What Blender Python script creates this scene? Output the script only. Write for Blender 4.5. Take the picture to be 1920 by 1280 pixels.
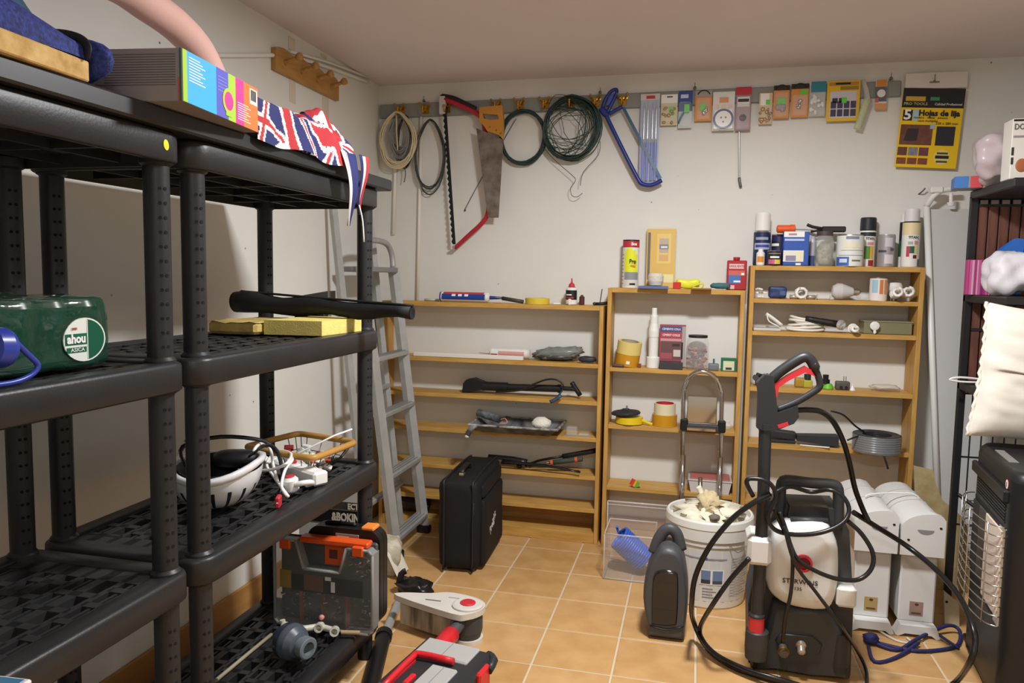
import bpy, bmesh, math, random
from math import pi, sin, cos, radians
from mathutils import Vector as V, Matrix as M, noise
random.seed(7)
for _o in list(bpy.data.objects): bpy.data.objects.remove(_o)
SC = bpy.context.scene
COL = SC.collection
# ---------------------------------------------------------------- camera
FPX, YAW, PITCH, ROLL = 1419.37, .237794, .086635, .016457
CAM = V((.71141, -3.23025, 1.20992))
FWD = V((-sin(YAW)*cos(PITCH), cos(YAW)*cos(PITCH), -sin(PITCH)))
_r0 = V((cos(YAW), sin(YAW), 0)); _u0 = _r0.cross(FWD)
RGT = cos(ROLL)*_r0 + sin(ROLL)*_u0
UPV = -sin(ROLL)*_r0 + cos(ROLL)*_u0
_cd = bpy.data.cameras.new('camera'); _co = bpy.data.objects.new('camera', _cd); COL.objects.link(_co)
_cd.sensor_fit = 'HORIZONTAL'; _cd.sensor_width = 36; _cd.lens = FPX/1920*36; _cd.clip_start = .02
_co.matrix_world = M(((RGT.x, UPV.x, -FWD.x, CAM.x), (RGT.y, UPV.y, -FWD.y, CAM.y), (RGT.z, UPV.z, -FWD.z, CAM.z), (0, 0, 0, 1)))
SC.camera = _co
# ---------------------------------------------------------------- world, lamps, exposure
_w = bpy.data.worlds.new('world'); SC.world = _w; _w.use_nodes = True
_w.node_tree.nodes['Background'].inputs[0].default_value = (.88, .87, .87, 1)
_w.node_tree.nodes['Background'].inputs[1].default_value = .12
def lamp(name, loc, sx, sy, power, col, rot=(0, 0, 0)):
    l = bpy.data.lights.new(name, 'AREA'); l.shape = 'RECTANGLE'; l.size = sx; l.size_y = sy; l.energy = power; l.color = col
    o = bpy.data.objects.new(name, l); o.location = loc; o.rotation_euler = rot; COL.objects.link(o); return o
lamp('ceiling_lamp', (.78, -1.3, 2.09), .2, .2, 50, (.975, .98, 1))
lamp('rear_lamp', (.95, -3.6, 2.05), .4, .3, 17, (.975, .98, 1))  # second, weaker area lamp overhead behind the camera
SC.view_settings.view_transform = 'Standard'; SC.view_settings.look = 'None'
SC.view_settings.exposure = 0.0; SC.view_settings.gamma = 1.0; SC.view_settings.use_curve_mapping = False
# ---------------------------------------------------------------- points from the picture's planes
def ray(px, py): return FWD + (px-960)/FPX*RGT - (py-640)/FPX*UPV
def on(k, val, px, py):
    d = ray(px, py); return CAM + d*((val-CAM[k])/d[k])
def PX(x, px, py): return on(0, x, px, py)
def PY(y, px, py): return on(1, y, px, py)
def PZ(z, px, py): return on(2, z, px, py)
def rc(xl, yt, xr, yb, y):
    ym, xm = (yt+yb)/2, (xl+xr)/2
    return PY(y, xl, ym).x, PY(y, xr, ym).x, PY(y, xm, yb).z, PY(y, xm, yt).z
# ---------------------------------------------------------------- materials
def lin(c):
    c /= 255.; return c/12.92 if c <= .04045 else ((c+.055)/1.055)**2.4
_MC = {}
def rgb(h):
    if isinstance(h, str): h = (int(h[0:2], 16), int(h[2:4], 16), int(h[4:6], 16))
    return (lin(h[0]), lin(h[1]), lin(h[2]), 1)
def mat(h, rough=.5, metal=0., alpha=1., trans=0., bump=0., bscale=60., var=0., vscale=6., spec=.5, coat=0., ior=1.45, stretch=None, emit=0., col2=None, sheen=0.):
    key = (h, rough, metal, alpha, trans, bump, bscale, var, vscale, spec, coat, ior, stretch, emit, col2, sheen)
    if key in _MC: return _MC[key]
    m = bpy.data.materials.new('mat_%03d' % len(_MC)); m.use_nodes = True
    n = m.node_tree; b = n.nodes['Principled BSDF']
    c = rgb(h)
    b.inputs['Base Color'].default_value = c; b.inputs['Roughness'].default_value = rough; b.inputs['Metallic'].default_value = metal
    b.inputs['Alpha'].default_value = alpha; b.inputs['Transmission Weight'].default_value = trans; b.inputs['IOR'].default_value = ior
    b.inputs['Specular IOR Level'].default_value = spec; b.inputs['Coat Weight'].default_value = coat
    if sheen: b.inputs['Sheen Weight'].default_value = sheen
    if emit: b.inputs['Emission Color'].default_value = c; b.inputs['Emission Strength'].default_value = emit
    if var or bump:
        tc = n.nodes.new('ShaderNodeTexCoord'); mp = n.nodes.new('ShaderNodeMapping'); n.links.new(tc.outputs['Object'], mp.inputs[0])
        if stretch: mp.inputs['Scale'].default_value = stretch
    if var:
        t = n.nodes.new('ShaderNodeTexNoise'); t.inputs['Scale'].default_value = vscale; t.inputs['Detail'].default_value = 5
        n.links.new(mp.outputs[0], t.inputs[0])
        r = n.nodes.new('ShaderNodeValToRGB'); r.color_ramp.elements[0].position = .32; r.color_ramp.elements[1].position = .68
        c2 = rgb(col2) if col2 else tuple(x*(1-var) for x in c[:3])+(1,)
        r.color_ramp.elements[0].color = c2; r.color_ramp.elements[1].color = c
        n.links.new(t.outputs[0], r.inputs[0]); n.links.new(r.outputs[0], b.inputs['Base Color'])
    if bump:
        t2 = n.nodes.new('ShaderNodeTexNoise'); t2.inputs['Scale'].default_value = bscale; t2.inputs['Detail'].default_value = 3
        n.links.new(mp.outputs[0], t2.inputs[0])
        bp = n.nodes.new('ShaderNodeBump'); bp.inputs['Strength'].default_value = bump; bp.inputs['Distance'].default_value = .004
        n.links.new(t2.outputs[0], bp.inputs['Height']); n.links.new(bp.outputs[0], b.inputs['Normal'])
    _MC[key] = m; return m
# ---------------------------------------------------------------- mesh builder (world coordinates unless a matrix is given)
def TR(x, y, z): return M.Translation((x, y, z))
def RX(a): return M.Rotation(radians(a), 4, 'X')
def RY(a): return M.Rotation(radians(a), 4, 'Y')
def RZ(a): return M.Rotation(radians(a), 4, 'Z')
def axm(p0, p1):
    d = V(p1)-V(p0); return M.Translation(p0) @ d.to_track_quat('Z', 'Y').to_matrix().to_4x4()
def smooth_path(pts, sub, closed=False):
    pts = [V(p) for p in pts]; n = len(pts)
    if sub < 1 or n < 3: return pts
    out = []
    for i in range(n if closed else n-1):
        if closed: a, b, c, d = pts[(i-1) % n], pts[i], pts[(i+1) % n], pts[(i+2) % n]
        else: a, b, c, d = pts[max(i-1, 0)], pts[i], pts[i+1], pts[min(i+2, n-1)]
        for k in range(sub):
            t = k/sub
            out.append(.5*((2*b) + (c-a)*t + (2*a-5*b+4*c-d)*t*t + (3*b-a-3*c+d)*t*t*t))
    if not closed: out.append(pts[-1])
    return out
class B:
    def __init__(s, T=None):
        s.v = []; s.f = []; s.m = []; s.s = []; s.ms = []; s.T = T if T is not None else M()
    def add(s, vs, fs, m, sm=False):
        if m not in s.ms: s.ms.append(m)
        k = s.ms.index(m); o = len(s.v)
        s.v += [s.T @ V(p) for p in vs]
        for i, f in enumerate(fs):
            s.f.append([o+j for j in f]); s.m.append(k); s.s.append(sm if isinstance(sm, bool) else sm[i])
        return s
    def bx(s, x0, x1, y0, y1, z0, z1, m, ch=0., X=None):
        c = ((x0+x1)/2, (y0+y1)/2, (z0+z1)/2); h = (abs(x1-x0)/2, abs(y1-y0)/2, abs(z1-z0)/2)
        X = X if X is not None else M()
        if ch <= 0:
            vs = [(c[0]+i*h[0], c[1]+j*h[1], c[2]+k*h[2]) for k in (-1, 1) for j in (-1, 1) for i in (-1, 1)]
            fs = [(0, 2, 3, 1), (4, 5, 7, 6), (0, 1, 5, 4), (2, 6, 7, 3), (0, 4, 6, 2), (1, 3, 7, 5)]
            return s.add([X @ V(p) for p in vs], fs, m)
        ch = min(ch, min(h)*.98)
        vs = []; ix = {}
        for i in (-1, 1):
            for j in (-1, 1):
                for k in (-1, 1):
                    for a in range(3):
                        p = [i*(h[0]-ch), j*(h[1]-ch), k*(h[2]-ch)]; p[a] = (i, j, k)[a]*h[a]
                        ix[(i, j, k, a)] = len(vs); vs.append(X @ V((c[0]+p[0], c[1]+p[1], c[2]+p[2])))
        fs = []
        for a in range(3):
            b_, c_ = (a+1) % 3, (a+2) % 3
            for sg in (-1, 1):
                q = []
                for u, w in ((-1, -1), (1, -1), (1, 1), (-1, 1)):
                    t = [0, 0, 0]; t[a] = sg; t[b_] = u; t[c_] = w; q.append(ix[(t[0], t[1], t[2], a)])
                fs.append(q if sg > 0 else q[::-1])
            for u in (-1, 1):
                for w in (-1, 1):
                    q = []
                    for sg, ax in ((-1, b_), (1, b_), (1, c_), (-1, c_)):
                        t = [0, 0, 0]; t[a] = sg; t[b_] = u; t[c_] = w; q.append(ix[(t[0], t[1], t[2], ax)])
                    fs.append(q if u*w > 0 else q[::-1])
        for i in (-1, 1):
            for j in (-1, 1):
                for k in (-1, 1):
                    q = [ix[(i, j, k, 0)], ix[(i, j, k, 1)], ix[(i, j, k, 2)]]
                    fs.append(q if i*j*k > 0 else q[::-1])
        return s.add(vs, fs, m)
    def lathe(s, prof, m, X=None, n=20, sm=True, close=True):
        """prof: (radius, height) or (radius, height, material) rising along local Z"""
        X = X if X is not None else M()
        for i in range(len(prof)-1):
            a, b = prof[i], prof[i+1]; mm = b[2] if len(b) > 2 else m
            vs = [X @ V((a[0]*cos(2*pi*k/n), a[0]*sin(2*pi*k/n), a[1])) for k in range(n)] + [X @ V((b[0]*cos(2*pi*k/n), b[0]*sin(2*pi*k/n), b[1])) for k in range(n)]
            s.add(vs, [(k, (k+1) % n, n+(k+1) % n, n+k) for k in range(n)], mm, sm)
        if close:
            for e, p in ((0, prof[0]), (1, prof[-1])):
                if p[0] > 1e-5:
                    vs = [X @ V((p[0]*cos(2*pi*k/n), p[0]*sin(2*pi*k/n), p[1])) for k in range(n)]
                    s.add(vs, [list(range(n)) if e else list(range(n))[::-1]], p[2] if len(p) > 2 else m)
        return s
    def cyl(s, p0, p1, r, m, r1=None, n=14, sm=True):
        L = (V(p1)-V(p0)).length
        return s.lathe([(r, 0), (r if r1 is None else r1, L)], m, axm(p0, p1), n, sm)
    def tube(s, pts, r, m, n=8, closed=False, sub=0, flat=None):
        pts = smooth_path(pts, sub, closed); N = len(pts); rings = []; up = None
        for i, p in enumerate(pts):
            a = pts[(i-1) % N] if (closed or i) else p; b = pts[(i+1) % N] if (closed or i < N-1) else p
            t = (b-a); t = t.normalized() if t.length > 1e-9 else V((0, 0, 1))
            if up is None: up = t.orthogonal().normalized()
            else:
                up = up-t*up.dot(t)
                up = up.normalized() if up.length > 1e-6 else t.orthogonal().normalized()
            if flat is not None:
                u2 = V(flat)-t*V(flat).dot(t)
                if u2.length > 1e-6: up = u2.normalized()
            w = t.cross(up); rr = r(i/(N-1)) if callable(r) else r
            ru, rw = rr if isinstance(rr, tuple) else (rr, rr)
            rings.append([p+up*cos(2*pi*k/n)*ru+w*sin(2*pi*k/n)*rw for k in range(n)])
        vs = [q for ring in rings for q in ring]; fs = []
        for i in range(N if closed else N-1):
            j = (i+1) % N
            fs += [(i*n+k, i*n+(k+1) % n, j*n+(k+1) % n, j*n+k) for k in range(n)]
        k = len(fs); sm = [n > 4]*k
        if not closed: fs += [list(range(n))[::-1], [(N-1)*n+q for q in range(n)]]; sm += [False, False]
        return s.add(vs, fs, m, sm)
    def prism(s, pts, t, m, X=None, sm=False, edge=None):
        """polygon in local XY extruded from z=0 to z=t (pts anticlockwise)"""
        X = X if X is not None else M(); n = len(pts)
        vs = [X @ V((p[0], p[1], 0)) for p in pts]+[X @ V((p[0], p[1], t)) for p in pts]
        s.add(vs, [list(range(n))[::-1], list(range(n, 2*n))], m)
        s.add(vs, [(k, (k+1) % n, n+(k+1) % n, n+k) for k in range(n)], edge or m, sm)
        return s
    def ell(s, c, r, m, n=16, k=10, pw=1., X=None, nz=0., ns=5., seed=0):
        X = X if X is not None else TR(*c); vs = []
        f = lambda a: math.copysign(abs(a)**pw, a)
        for i in range(k+1):
            a = -pi/2+pi*i/k
            for j in range(n):
                b = 2*pi*j/n
                d = V((f(cos(a))*f(cos(b)), f(cos(a))*f(sin(b)), f(sin(a))))
                q = V((d.x*r[0], d.y*r[1], d.z*r[2]))
                if nz: q *= 1+nz*noise.noise(d*ns+V((seed, seed*1.7, seed*.3)))+nz*.5*noise.noise(d*ns*2.3+V((seed*2, 1, 3)))
                vs.append(X @ q)
        fs = [(i*n+j, i*n+(j+1) % n, (i+1)*n+(j+1) % n, (i+1)*n+j) for i in range(k) for j in range(n)]
        return s.add(vs, fs, m, True)
    def soft(s, c, h, r, m, N=8, X=None, nz=0., ns=8., seed=0, pinch=0.):
        """rounded box of half sizes h with edge radius r, optionally crumpled"""
        X = X if X is not None else TR(*c); core = [max(a-r, 0.0) for a in h]
        for ax in range(3):
            for sg in (-1, 1):
                vs = []
                for i in range(N+1):
                    for j in range(N+1):
                        p = [0, 0, 0]; p[ax] = sg*h[ax]
                        for k, t in (((ax+1) % 3, i/N), ((ax+2) % 3, j/N)):
                            e = r/h[k]; t = t*2-1
                            p[k] = h[k]*math.copysign(1-(1-abs(t))**1.35 if r > .0 else abs(t), t)
                        q = V([max(-core[k], min(core[k], p[k])) for k in range(3)]); d = V(p)-q
                        d = d.normalized() if d.length > 1e-9 else V((0, 0, 0)); q = q+d*r
                        if pinch: f = abs(q.x/h[0])**3+abs(q.y/h[1])**3; q.z *= 1-pinch*min(1, f)
                        if nz: q = q+d*nz*(noise.noise(q*ns+V((seed, seed*1.3, 2)))+.5*noise.noise(q*ns*2.7+V((3, seed, 1))))
                        vs.append(X @ q)
                fs = [(i*(N+1)+j, (i+1)*(N+1)+j, (i+1)*(N+1)+j+1, i*(N+1)+j+1) for i in range(N) for j in range(N)]
                s.add(vs, [f if sg > 0 else f[::-1] for f in fs], m, True)
        return s
    def grid(s, fn, nu, nv, m, sm=True, mf=None, th=0.):
        P = [[V(fn(i/nu, j/nv)) for j in range(nv+1)] for i in range(nu+1)]
        vs = [p for row in P for p in row]
        def F(i, j): return (i*(nv+1)+j, (i+1)*(nv+1)+j, (i+1)*(nv+1)+j+1, i*(nv+1)+j+1)
        if mf is None: s.add(vs, [F(i, j) for i in range(nu) for j in range(nv)], m, sm)
        else:
            by = {}
            for i in range(nu):
                for j in range(nv): by.setdefault(mf((i+.5)/nu, (j+.5)/nv), []).append(F(i, j))
            o = len(s.v); s.v += [s.T @ p for p in vs]
            for mm, fs in by.items():
                if mm not in s.ms: s.ms.append(mm)
                for f in fs: s.f.append([o+q for q in f]); s.m.append(s.ms.index(mm)); s.s.append(sm)
        return s
    def txt(s, body, size, m, X, sx=1., ext=.0004, al='CENTER', bold=0.):
        c = bpy.data.curves.new('lettering', 'FONT'); c.body = body; c.size = size; c.align_x = al; c.align_y = 'CENTER'; c.extrude = ext; c.resolution_u = 2; c.offset = bold
        o = bpy.data.objects.new('lettering', c); me = bpy.data.meshes.new_from_object(o)
        vs = [X @ V((v.co.x*sx, v.co.y, v.co.z)) for v in me.vertices]; fs = [list(p.vertices) for p in me.polygons]
        s.add(vs, fs, m)
        bpy.data.objects.remove(o); bpy.data.curves.remove(c); bpy.data.meshes.remove(me); return s
    def obj(s, name, W=None):
        inv = W.inverted() if W is not None else M()
        me = bpy.data.meshes.new(name); me.from_pydata([inv @ p for p in s.v], [], s.f)
        for q in s.ms: me.materials.append(q)
        me.polygons.foreach_set('material_index', s.m); me.polygons.foreach_set('use_smooth', s.s); me.update()
        o = bpy.data.objects.new(name, me); COL.objects.link(o); return o
WM = {}
def tag(o, label=None, cat=None, group=None, kind=None):
    if label: o['label'] = label
    if cat: o['category'] = cat
    if group: o['group'] = group
    if kind: o['kind'] = kind
    return o
def thing(name, label, cat, loc=(0, 0, 0), rz=0, group=None, X=None):
    o = bpy.data.objects.new(name, None); COL.objects.link(o); o.empty_display_size = .05
    W = X if X is not None else TR(*loc) @ RZ(rz); o.matrix_basis = W; WM[o.name] = W
    return tag(o, label, cat, group)
def part(root, name, b, label=None, kind=None):
    W = WM[root.name]; o = b.obj(name, W); o.parent = root; WM[o.name] = W
    return tag(o, label, None, None, kind)
def single(name, label, cat, b, loc=None, group=None, kind=None):
    if loc is None:
        xs = [p.x for p in b.v]; ys = [p.y for p in b.v]; loc = ((min(xs)+max(xs))/2, (min(ys)+max(ys))/2, min(p.z for p in b.v))
    W = TR(*loc); o = b.obj(name, W); o.matrix_basis = W; WM[o.name] = W
    return tag(o, label, cat, group, kind)
def struct(name, b, parent=None):
    o = b.obj(name); WM[o.name] = M()
    if parent: o.parent = parent
    else: o['kind'] = 'structure'
    return o
def inst(src, parent, T, name=None):
    """copy of a part, moved by T in world space"""
    o = src.copy(); COL.objects.link(o); o.parent = parent
    o.matrix_basis = WM[parent.name].inverted() @ T @ WM[parent.name]; WM[o.name] = WM[parent.name]; return o
def copy_tree(root, T, label, group=None):
    def rec(o, par):
        c = o.copy(); COL.objects.link(c); c.parent = par; c.matrix_basis = o.matrix_basis.copy()
        for ch in list(o.children): rec(ch, c)
        return c
    kids = list(root.children); r = root.copy(); COL.objects.link(r); WM[r.name] = T @ WM[root.name]; r.matrix_basis = WM[r.name].copy()
    for ch in kids: rec(ch, r)
    r['label'] = label
    if group: r['group'] = group
    return r
FACE_CAM = RX(90)            # text plane standing up, facing -Y
def facing(x, y, z, rz=0): return TR(x, y, z) @ RZ(rz) @ RX(90)
# ================================================================ the room
LX, RXW, BY, FY, CZ = -.82, 2.35, .27, -4.3, 2.115
def wall_mat(base, spots):
    m = bpy.data.materials.new('plaster'); m.use_nodes = True; n = m.node_tree; b = n.nodes['Principled BSDF']
    tc = n.nodes.new('ShaderNodeTexCoord')
    def ramp(src, e):
        r = n.nodes.new('ShaderNodeValToRGB'); r.color_ramp.elements[0].position = e[0][0]; r.color_ramp.elements[0].color = e[0][1]
        r.color_ramp.elements[1].position = e[1][0]; r.color_ramp.elements[1].color = e[1][1]; n.links.new(src, r.inputs[0]); return r.outputs[0]
    def nz(sc, det=4):
        t = n.nodes.new('ShaderNodeTexNoise'); t.inputs['Scale'].default_value = sc; t.inputs['Detail'].default_value = det; n.links.new(tc.outputs['Object'], t.inputs[0]); return t.outputs[0]
    c = rgb(base)
    col = ramp(nz(2.2), ((.3, tuple(x*.93 for x in c[:3])+(1,)), (.7, c)))
    # nail holes and specks
    vo = n.nodes.new('ShaderNodeTexVoronoi'); vo.inputs['Scale'].default_value = 11; vo.inputs['Randomness'].default_value = 1; n.links.new(tc.outputs['Object'], vo.inputs[0])
    sp = ramp(vo.outputs['Distance'], ((.028, (1, 1, 1, 1)), (.05, (0, 0, 0, 1))))
    msk = ramp(nz(1.7, 2), ((.5, (0, 0, 0, 1)), (.56, (1, 1, 1, 1))))
    mu = n.nodes.new('ShaderNodeMath'); mu.operation = 'MULTIPLY'; n.links.new(sp, mu.inputs[0]); n.links.new(msk, mu.inputs[1])
    mu2 = n.nodes.new('ShaderNodeMath'); mu2.operation = 'MULTIPLY'; n.links.new(mu.outputs[0], mu2.inputs[0]); mu2.inputs[1].default_value = spots
    mx = n.nodes.new('ShaderNodeMix'); mx.data_type = 'RGBA'; n.links.new(mu2.outputs[0], mx.inputs[0]); n.links.new(col, mx.inputs[6]); mx.inputs[7].default_value = rgb('4a443c')
    n.links.new(mx.outputs[2], b.inputs['Base Color']); b.inputs['Roughness'].default_value = .75; b.inputs['Specular IOR Level'].default_value = .25
    bp = n.nodes.new('ShaderNodeBump'); bp.inputs['Strength'].default_value = .25; bp.inputs['Distance'].default_value = .004; n.links.new(nz(18, 5), bp.inputs['Height']); n.links.new(bp.outputs[0], b.inputs['Normal'])
    return m
WALL = wall_mat('e3e2db', .9); CEIL = wall_mat('e3d8d8', 0)
struct('wall_back', B().bx(LX-.1, RXW+.1, BY, BY+.1, -.05, CZ+.1, WALL))
struct('wall_left', B().bx(LX-.1, LX, FY, BY, -.05, CZ+.1, WALL))
struct('wall_right', B().bx(RXW, RXW+.1, FY, BY, -.05, CZ+.1, WALL))
struct('wall_front', B().bx(LX-.1, RXW+.1, FY-.1, FY, -.05, CZ+.1, WALL))
struct('ceiling', B().bx(LX-.1, RXW+.1, FY-.1, BY+.1, CZ, CZ+.1, CEIL))
GROUT = mat('cdbd9f', .85, bump=.3, bscale=90)
fl = struct('floor', B().bx(LX-.1, RXW+.1, FY-.1, BY+.1, -.06, -.0025, GROUT))
tile_mats = []
for c, c2 in (('cba26d', 'b98c56'), ('cfa672', 'bd925d'), ('c79e68', 'b58750'), ('cca36c', 'be915b')):
    tile_mats.append(mat(c, .42, var=.2, vscale=9., col2=c2, bump=.12, bscale=30, spec=.45))
tb = {}
TS = .25; GW = .0035
for i in range(4):
    b = B().bx(-TS/2+GW, TS/2-GW, -TS/2+GW, TS/2-GW, -.008, 0, tile_mats[i], .0018)
    me = b.obj('tile'); tb[i] = me.data; bpy.data.objects.remove(me)
for i in range(-3, 9):
    for j in range(-16, 2):
        o = bpy.data.objects.new('tile', tb[random.randrange(4)]); COL.objects.link(o); o.parent = fl
        o.location = ((i+.5)*TS, (j+.5)*TS, random.uniform(-.0004, .0003)); o.rotation_euler = (0, 0, random.choice((0, pi/2, pi)))
        if (i+1)*TS > RXW or i*TS < LX or (j+1)*TS > BY:
            x0, x1, y1 = max(i*TS, LX), min((i+1)*TS, RXW), min((j+1)*TS, BY)
            if x1-x0 < .02 or y1-j*TS < .02: bpy.data.objects.remove(o); continue
            o.scale = ((x1-x0-2*GW)/(TS-2*GW), (y1-j*TS-2*GW)/(TS-2*GW), 1); o.rotation_euler = (0, 0, 0)
            o.location.x = (x0+x1)/2; o.location.y = (j*TS+y1)/2
struct('baseboard_left', B().bx(LX, LX+.012, FY, BY, 0, .098, mat('b98a4e', .5, var=.2, vscale=4, stretch=(1, .6, 8)), .003))
struct('baseboard_back', B().bx(LX+.012, RXW, BY-.012, BY, 0, .098, mat('b98a4e', .5, var=.2, vscale=4), .003))
TRUNK = mat('e9e5da', .45)
# white cable trunking: along the left wall under the ceiling, and two drops on the back wall
b = B()
pts = [PX(LX+.008, 375, 104), PX(LX+.008, 450, 104), PX(LX+.008, 540, 106), PX(LX+.008, 620, 128), PX(LX+.008, 690, 154)]
b.tube(pts, (.0075), TRUNK, n=8, sub=4); b.tube([p+V((0, .01, .022)) for p in pts[2:]], .006, TRUNK, n=6, sub=3)
struct('trim_1', b)
b = B()
for x, zt, zb, xb in ((-.725, 1.965, 1.40, -.742), (-.60, 1.965, 1.075, -.615)):
    b.tube([(x, BY-.008, zt), (xb, BY-.008, zb)], .008, TRUNK, n=8)
struct('trim_2', b)
b = B()  # filler strips left on the plaster by an old rail
for px0, py0, px1, py1 in ((540, 66, 553, 98), (542, 145, 554, 195), (604, 172, 616, 225), (601, 98, 612, 112)):
    a, c = PX(LX, px0, py0), PX(LX, px1, py1)
    b.bx(LX, LX+.002, a.y, c.y, c.z, a.z, mat('d3cab6', .8), .0008)
struct('trim_3', b)
# ================================================================ black resin shelving along the left wall
BLK = mat('29292a', .42, bump=.08, bscale=200, spec=.45, var=.12, vscale=14)
BLKD = mat('232324', .5, spec=.35)
HOLE = mat('0a0a0a', .9)
SX0, SX1 = -.64, -.23
LEV = (.142, .627, 1.037, 1.462)
def rrect(x0, x1, y0, y1, r, n=5):
    out = []
    for cx_, cy_, a in ((x1-r, y0+r, -90), (x1-r, y1-r, 0), (x0+r, y1-r, 90), (x0+r, y0+r, 180)):
        for k in range(n+1):
            t = radians(a+90*k/n); out.append((cx_+r*cos(t), cy_+r*sin(t)))
    return out
def ring(b, loops, m):
    """skin a list of (outline, z) loops, closed back on the first"""
    n = len(loops[0][0]); vs = [V((p[0], p[1], z)) for o, z in loops for p in o]; L = len(loops); fs = []
    for a in range(L):
        c = (a+1) % L
        fs += [(a*n+k, a*n+(k+1) % n, c*n+(k+1) % n, c*n+k) for k in range(n)]
    b.add(vs, fs, m, True)
def shelf_parts(y0, y1, z):
    lip = B(); R = lambda d: rrect(SX0+d, SX1-d, y0+d, y1-d, .045-d*.6)
    h = .056
    ring(lip, [(R(.004), z-h), (R(0), z-h+.004), (R(0), z-.008), (R(.002), z-.003), (R(.007), z), (R(.044), z), (R(.046), z-.004), (R(.046), z-.018), (R(.012), z-.022), (R(.012), z-h)], BLK)
    g = B(); xa, xb, ya, yb = SX0+.044, SX1-.044, y0+.044, y1-.044; zt = z-.005
    nx = 7; px = (xb-xa)/nx
    g.bx(xa, xb, ya, ya+.05, zt-.014, zt, BLK); g.bx(xa, xb, yb-.05, yb, zt-.014, zt, BLK)
    for i in range(nx+1):
        w = .011 if i % 2 else .007
        g.bx(xa+i*px-w, xa+i*px+w, ya, yb, zt-.03, zt, BLK)
    ny = 11; py = (yb-ya-.1)/ny
    for i in range(nx):
        off = (py*.5 if (i//2) % 2 else 0)
        for j in range(ny+1):
            yc = ya+.05+j*py+off
            if yc < yb-.05: g.bx(xa+i*px, xa+(i+1)*px, yc-.009, yc+.009, zt-.03, zt, BLK)
        if i % 2 == 0: g.bx(xa+i*px+px*.5-.003, xa+i*px+px*.5+.003, ya, yb, zt-.03, zt-.002, BLK)
    under = B()
    for k in range(1, 5):
        yy = y0+(y1-y0)*k/5; under.bx(SX0+.02, SX1-.02, yy-.004, yy+.004, z-.05, z-.02, BLKD)
    for k in range(1, 3):
        xx = SX0+(SX1-SX0)*k/3; under.bx(xx-.004, xx+.004, y0+.02, y1-.02, z-.05, z-.02, BLKD)
    return lip, g, under
UY0, UY1 = -1.945, -1.058
su = thing('shelving_unit', 'black plastic four tier shelving unit holding cycle helmet, wire basket and orange organiser case', 'shelving', (SX0/2+SX1/2, (UY0+UY1)/2, 0))
PR = .0232
for (x, y) in ((SX1-.037, UY1-.042), (SX1-.037, UY0+.042), (SX0+.037, UY1-.042), (SX0+.037, UY0+.042)):
    b = B(); prof = [(PR, 0)]
    for z in LEV[:3]: prof += [(PR, z-.062), (PR+.005, z-.058), (PR+.005, z+.004), (PR, z+.01)]
    prof += [(PR, LEV[3]-.062), (PR+.006, LEV[3]-.058), (PR+.006, LEV[3]-.04)]
    b.lathe(prof, BLK, TR(x, y, 0), 18)
    for lo, hi in ((LEV[0], LEV[1]), (LEV[1], LEV[2]), (LEV[2], LEV[3])):
        k = lo+.03
        while k < hi-.085:
            for a in (-38, -13, 142, 167):
                t = radians(a); d = V((cos(t), sin(t), 0)); p = V((x, y, k))+d*(PR-.002)
                b.cyl(p, p+d*.0027, .0034, HOLE, n=6)
            k += .0265
    part(su, 'pole', b)
for z in LEV:
    lip, g, under = shelf_parts(UY0, UY1, z)
    sh = part(su, 'shelf', lip)
    for nm, q in (('shelf_grid', g), ('shelf_rib', under)):
        o = q.obj(nm, WM[su.name]); o.parent = sh; WM[o.name] = WM[su.name]
su2 = copy_tree(su, TR(0, -.907, 0), 'black plastic four tier shelving unit holding shrink wrapped drinks cans, blue handled bottle')
b = B(); b.lathe([(.0085, 0), (.0085, .0012), (.0005, .0014)], mat('d8e21c', .5), TR(-.2298, UY0-.907+.826, LEV[3]-.027) @ RX(12) @ RY(90) @ M.Diagonal((1.15, .8, 1, 1)), 14)
part(su2, 'price_sticker', b, 'yellow price sticker')
# the long black board that lies across both units
bb = B().bx(-.66, -.212, -2.86, -1.02, LEV[3]+.0006, LEV[3]+.034, mat('29292a', .4, spec=.5, var=.15, vscale=10), .004)
single('worktop_board', 'long black board laid across the tops of both black shelving units', 'board', bb)
TOPZ = LEV[3]+.034
# ================================================================ three narrow pine bookshelves on the back wall
PINE = mat('cba158', .5, var=.22, vscale=7, stretch=(1.2, 8, 8), col2='b58842', spec=.35)
PINEV = mat('c99f58', .5, var=.22, vscale=7, stretch=(8, 8, 1.2), col2='b38642', spec=.35)
BF, BB = .118, .262
def bookshelf(label, x0, x1, top, shelves, plinth):
    t = thing('bookshelf', label, 'bookshelf', ((x0+x1)/2, (BF+BB)/2, 0))
    ztop = top
    part(t, 'side_panel', B().bx(x0, x0+.018, BF, BB, 0, ztop-.0005, PINEV, .001)); part(t, 'side_panel', B().bx(x1-.018, x1, BF, BB, 0, ztop-.0005, PINEV, .001))
    part(t, 'top_board', B().bx(x0+.018, x1-.018, BF-.001, BB, ztop-.02, ztop, PINE, .001))
    for z in shelves: part(t, 'shelf', B().bx(x0+.018, x1-.018, BF+.001, BB, z-.018, z, PINE, .001))
    part(t, 'plinth', B().bx(x0+.018, x1-.018, BF+.004, BB-.01, .0, plinth, PINE, .001))
    return t
S1 = (.822, .654, .488, .312, .16); S2 = (.812, .555, .275); S3 = (1.131, .994, .755, .512, .262)
T1, T2, T3 = 1.082, 1.164, 1.27
bookshelf('widest pine bookshelf beside the ladder, six shelves behind the black suitcase', -.755, .314, T1, S1, .048)
bookshelf('narrow pine bookshelf of middle width, glass jar and tape rolls on its shelves', .3305, .911, T2, S2, .04)
bookshelf('tallest pine bookshelf with paint tins and spray cans standing on top', .9285, 1.598, T3, S3, .04)
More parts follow.
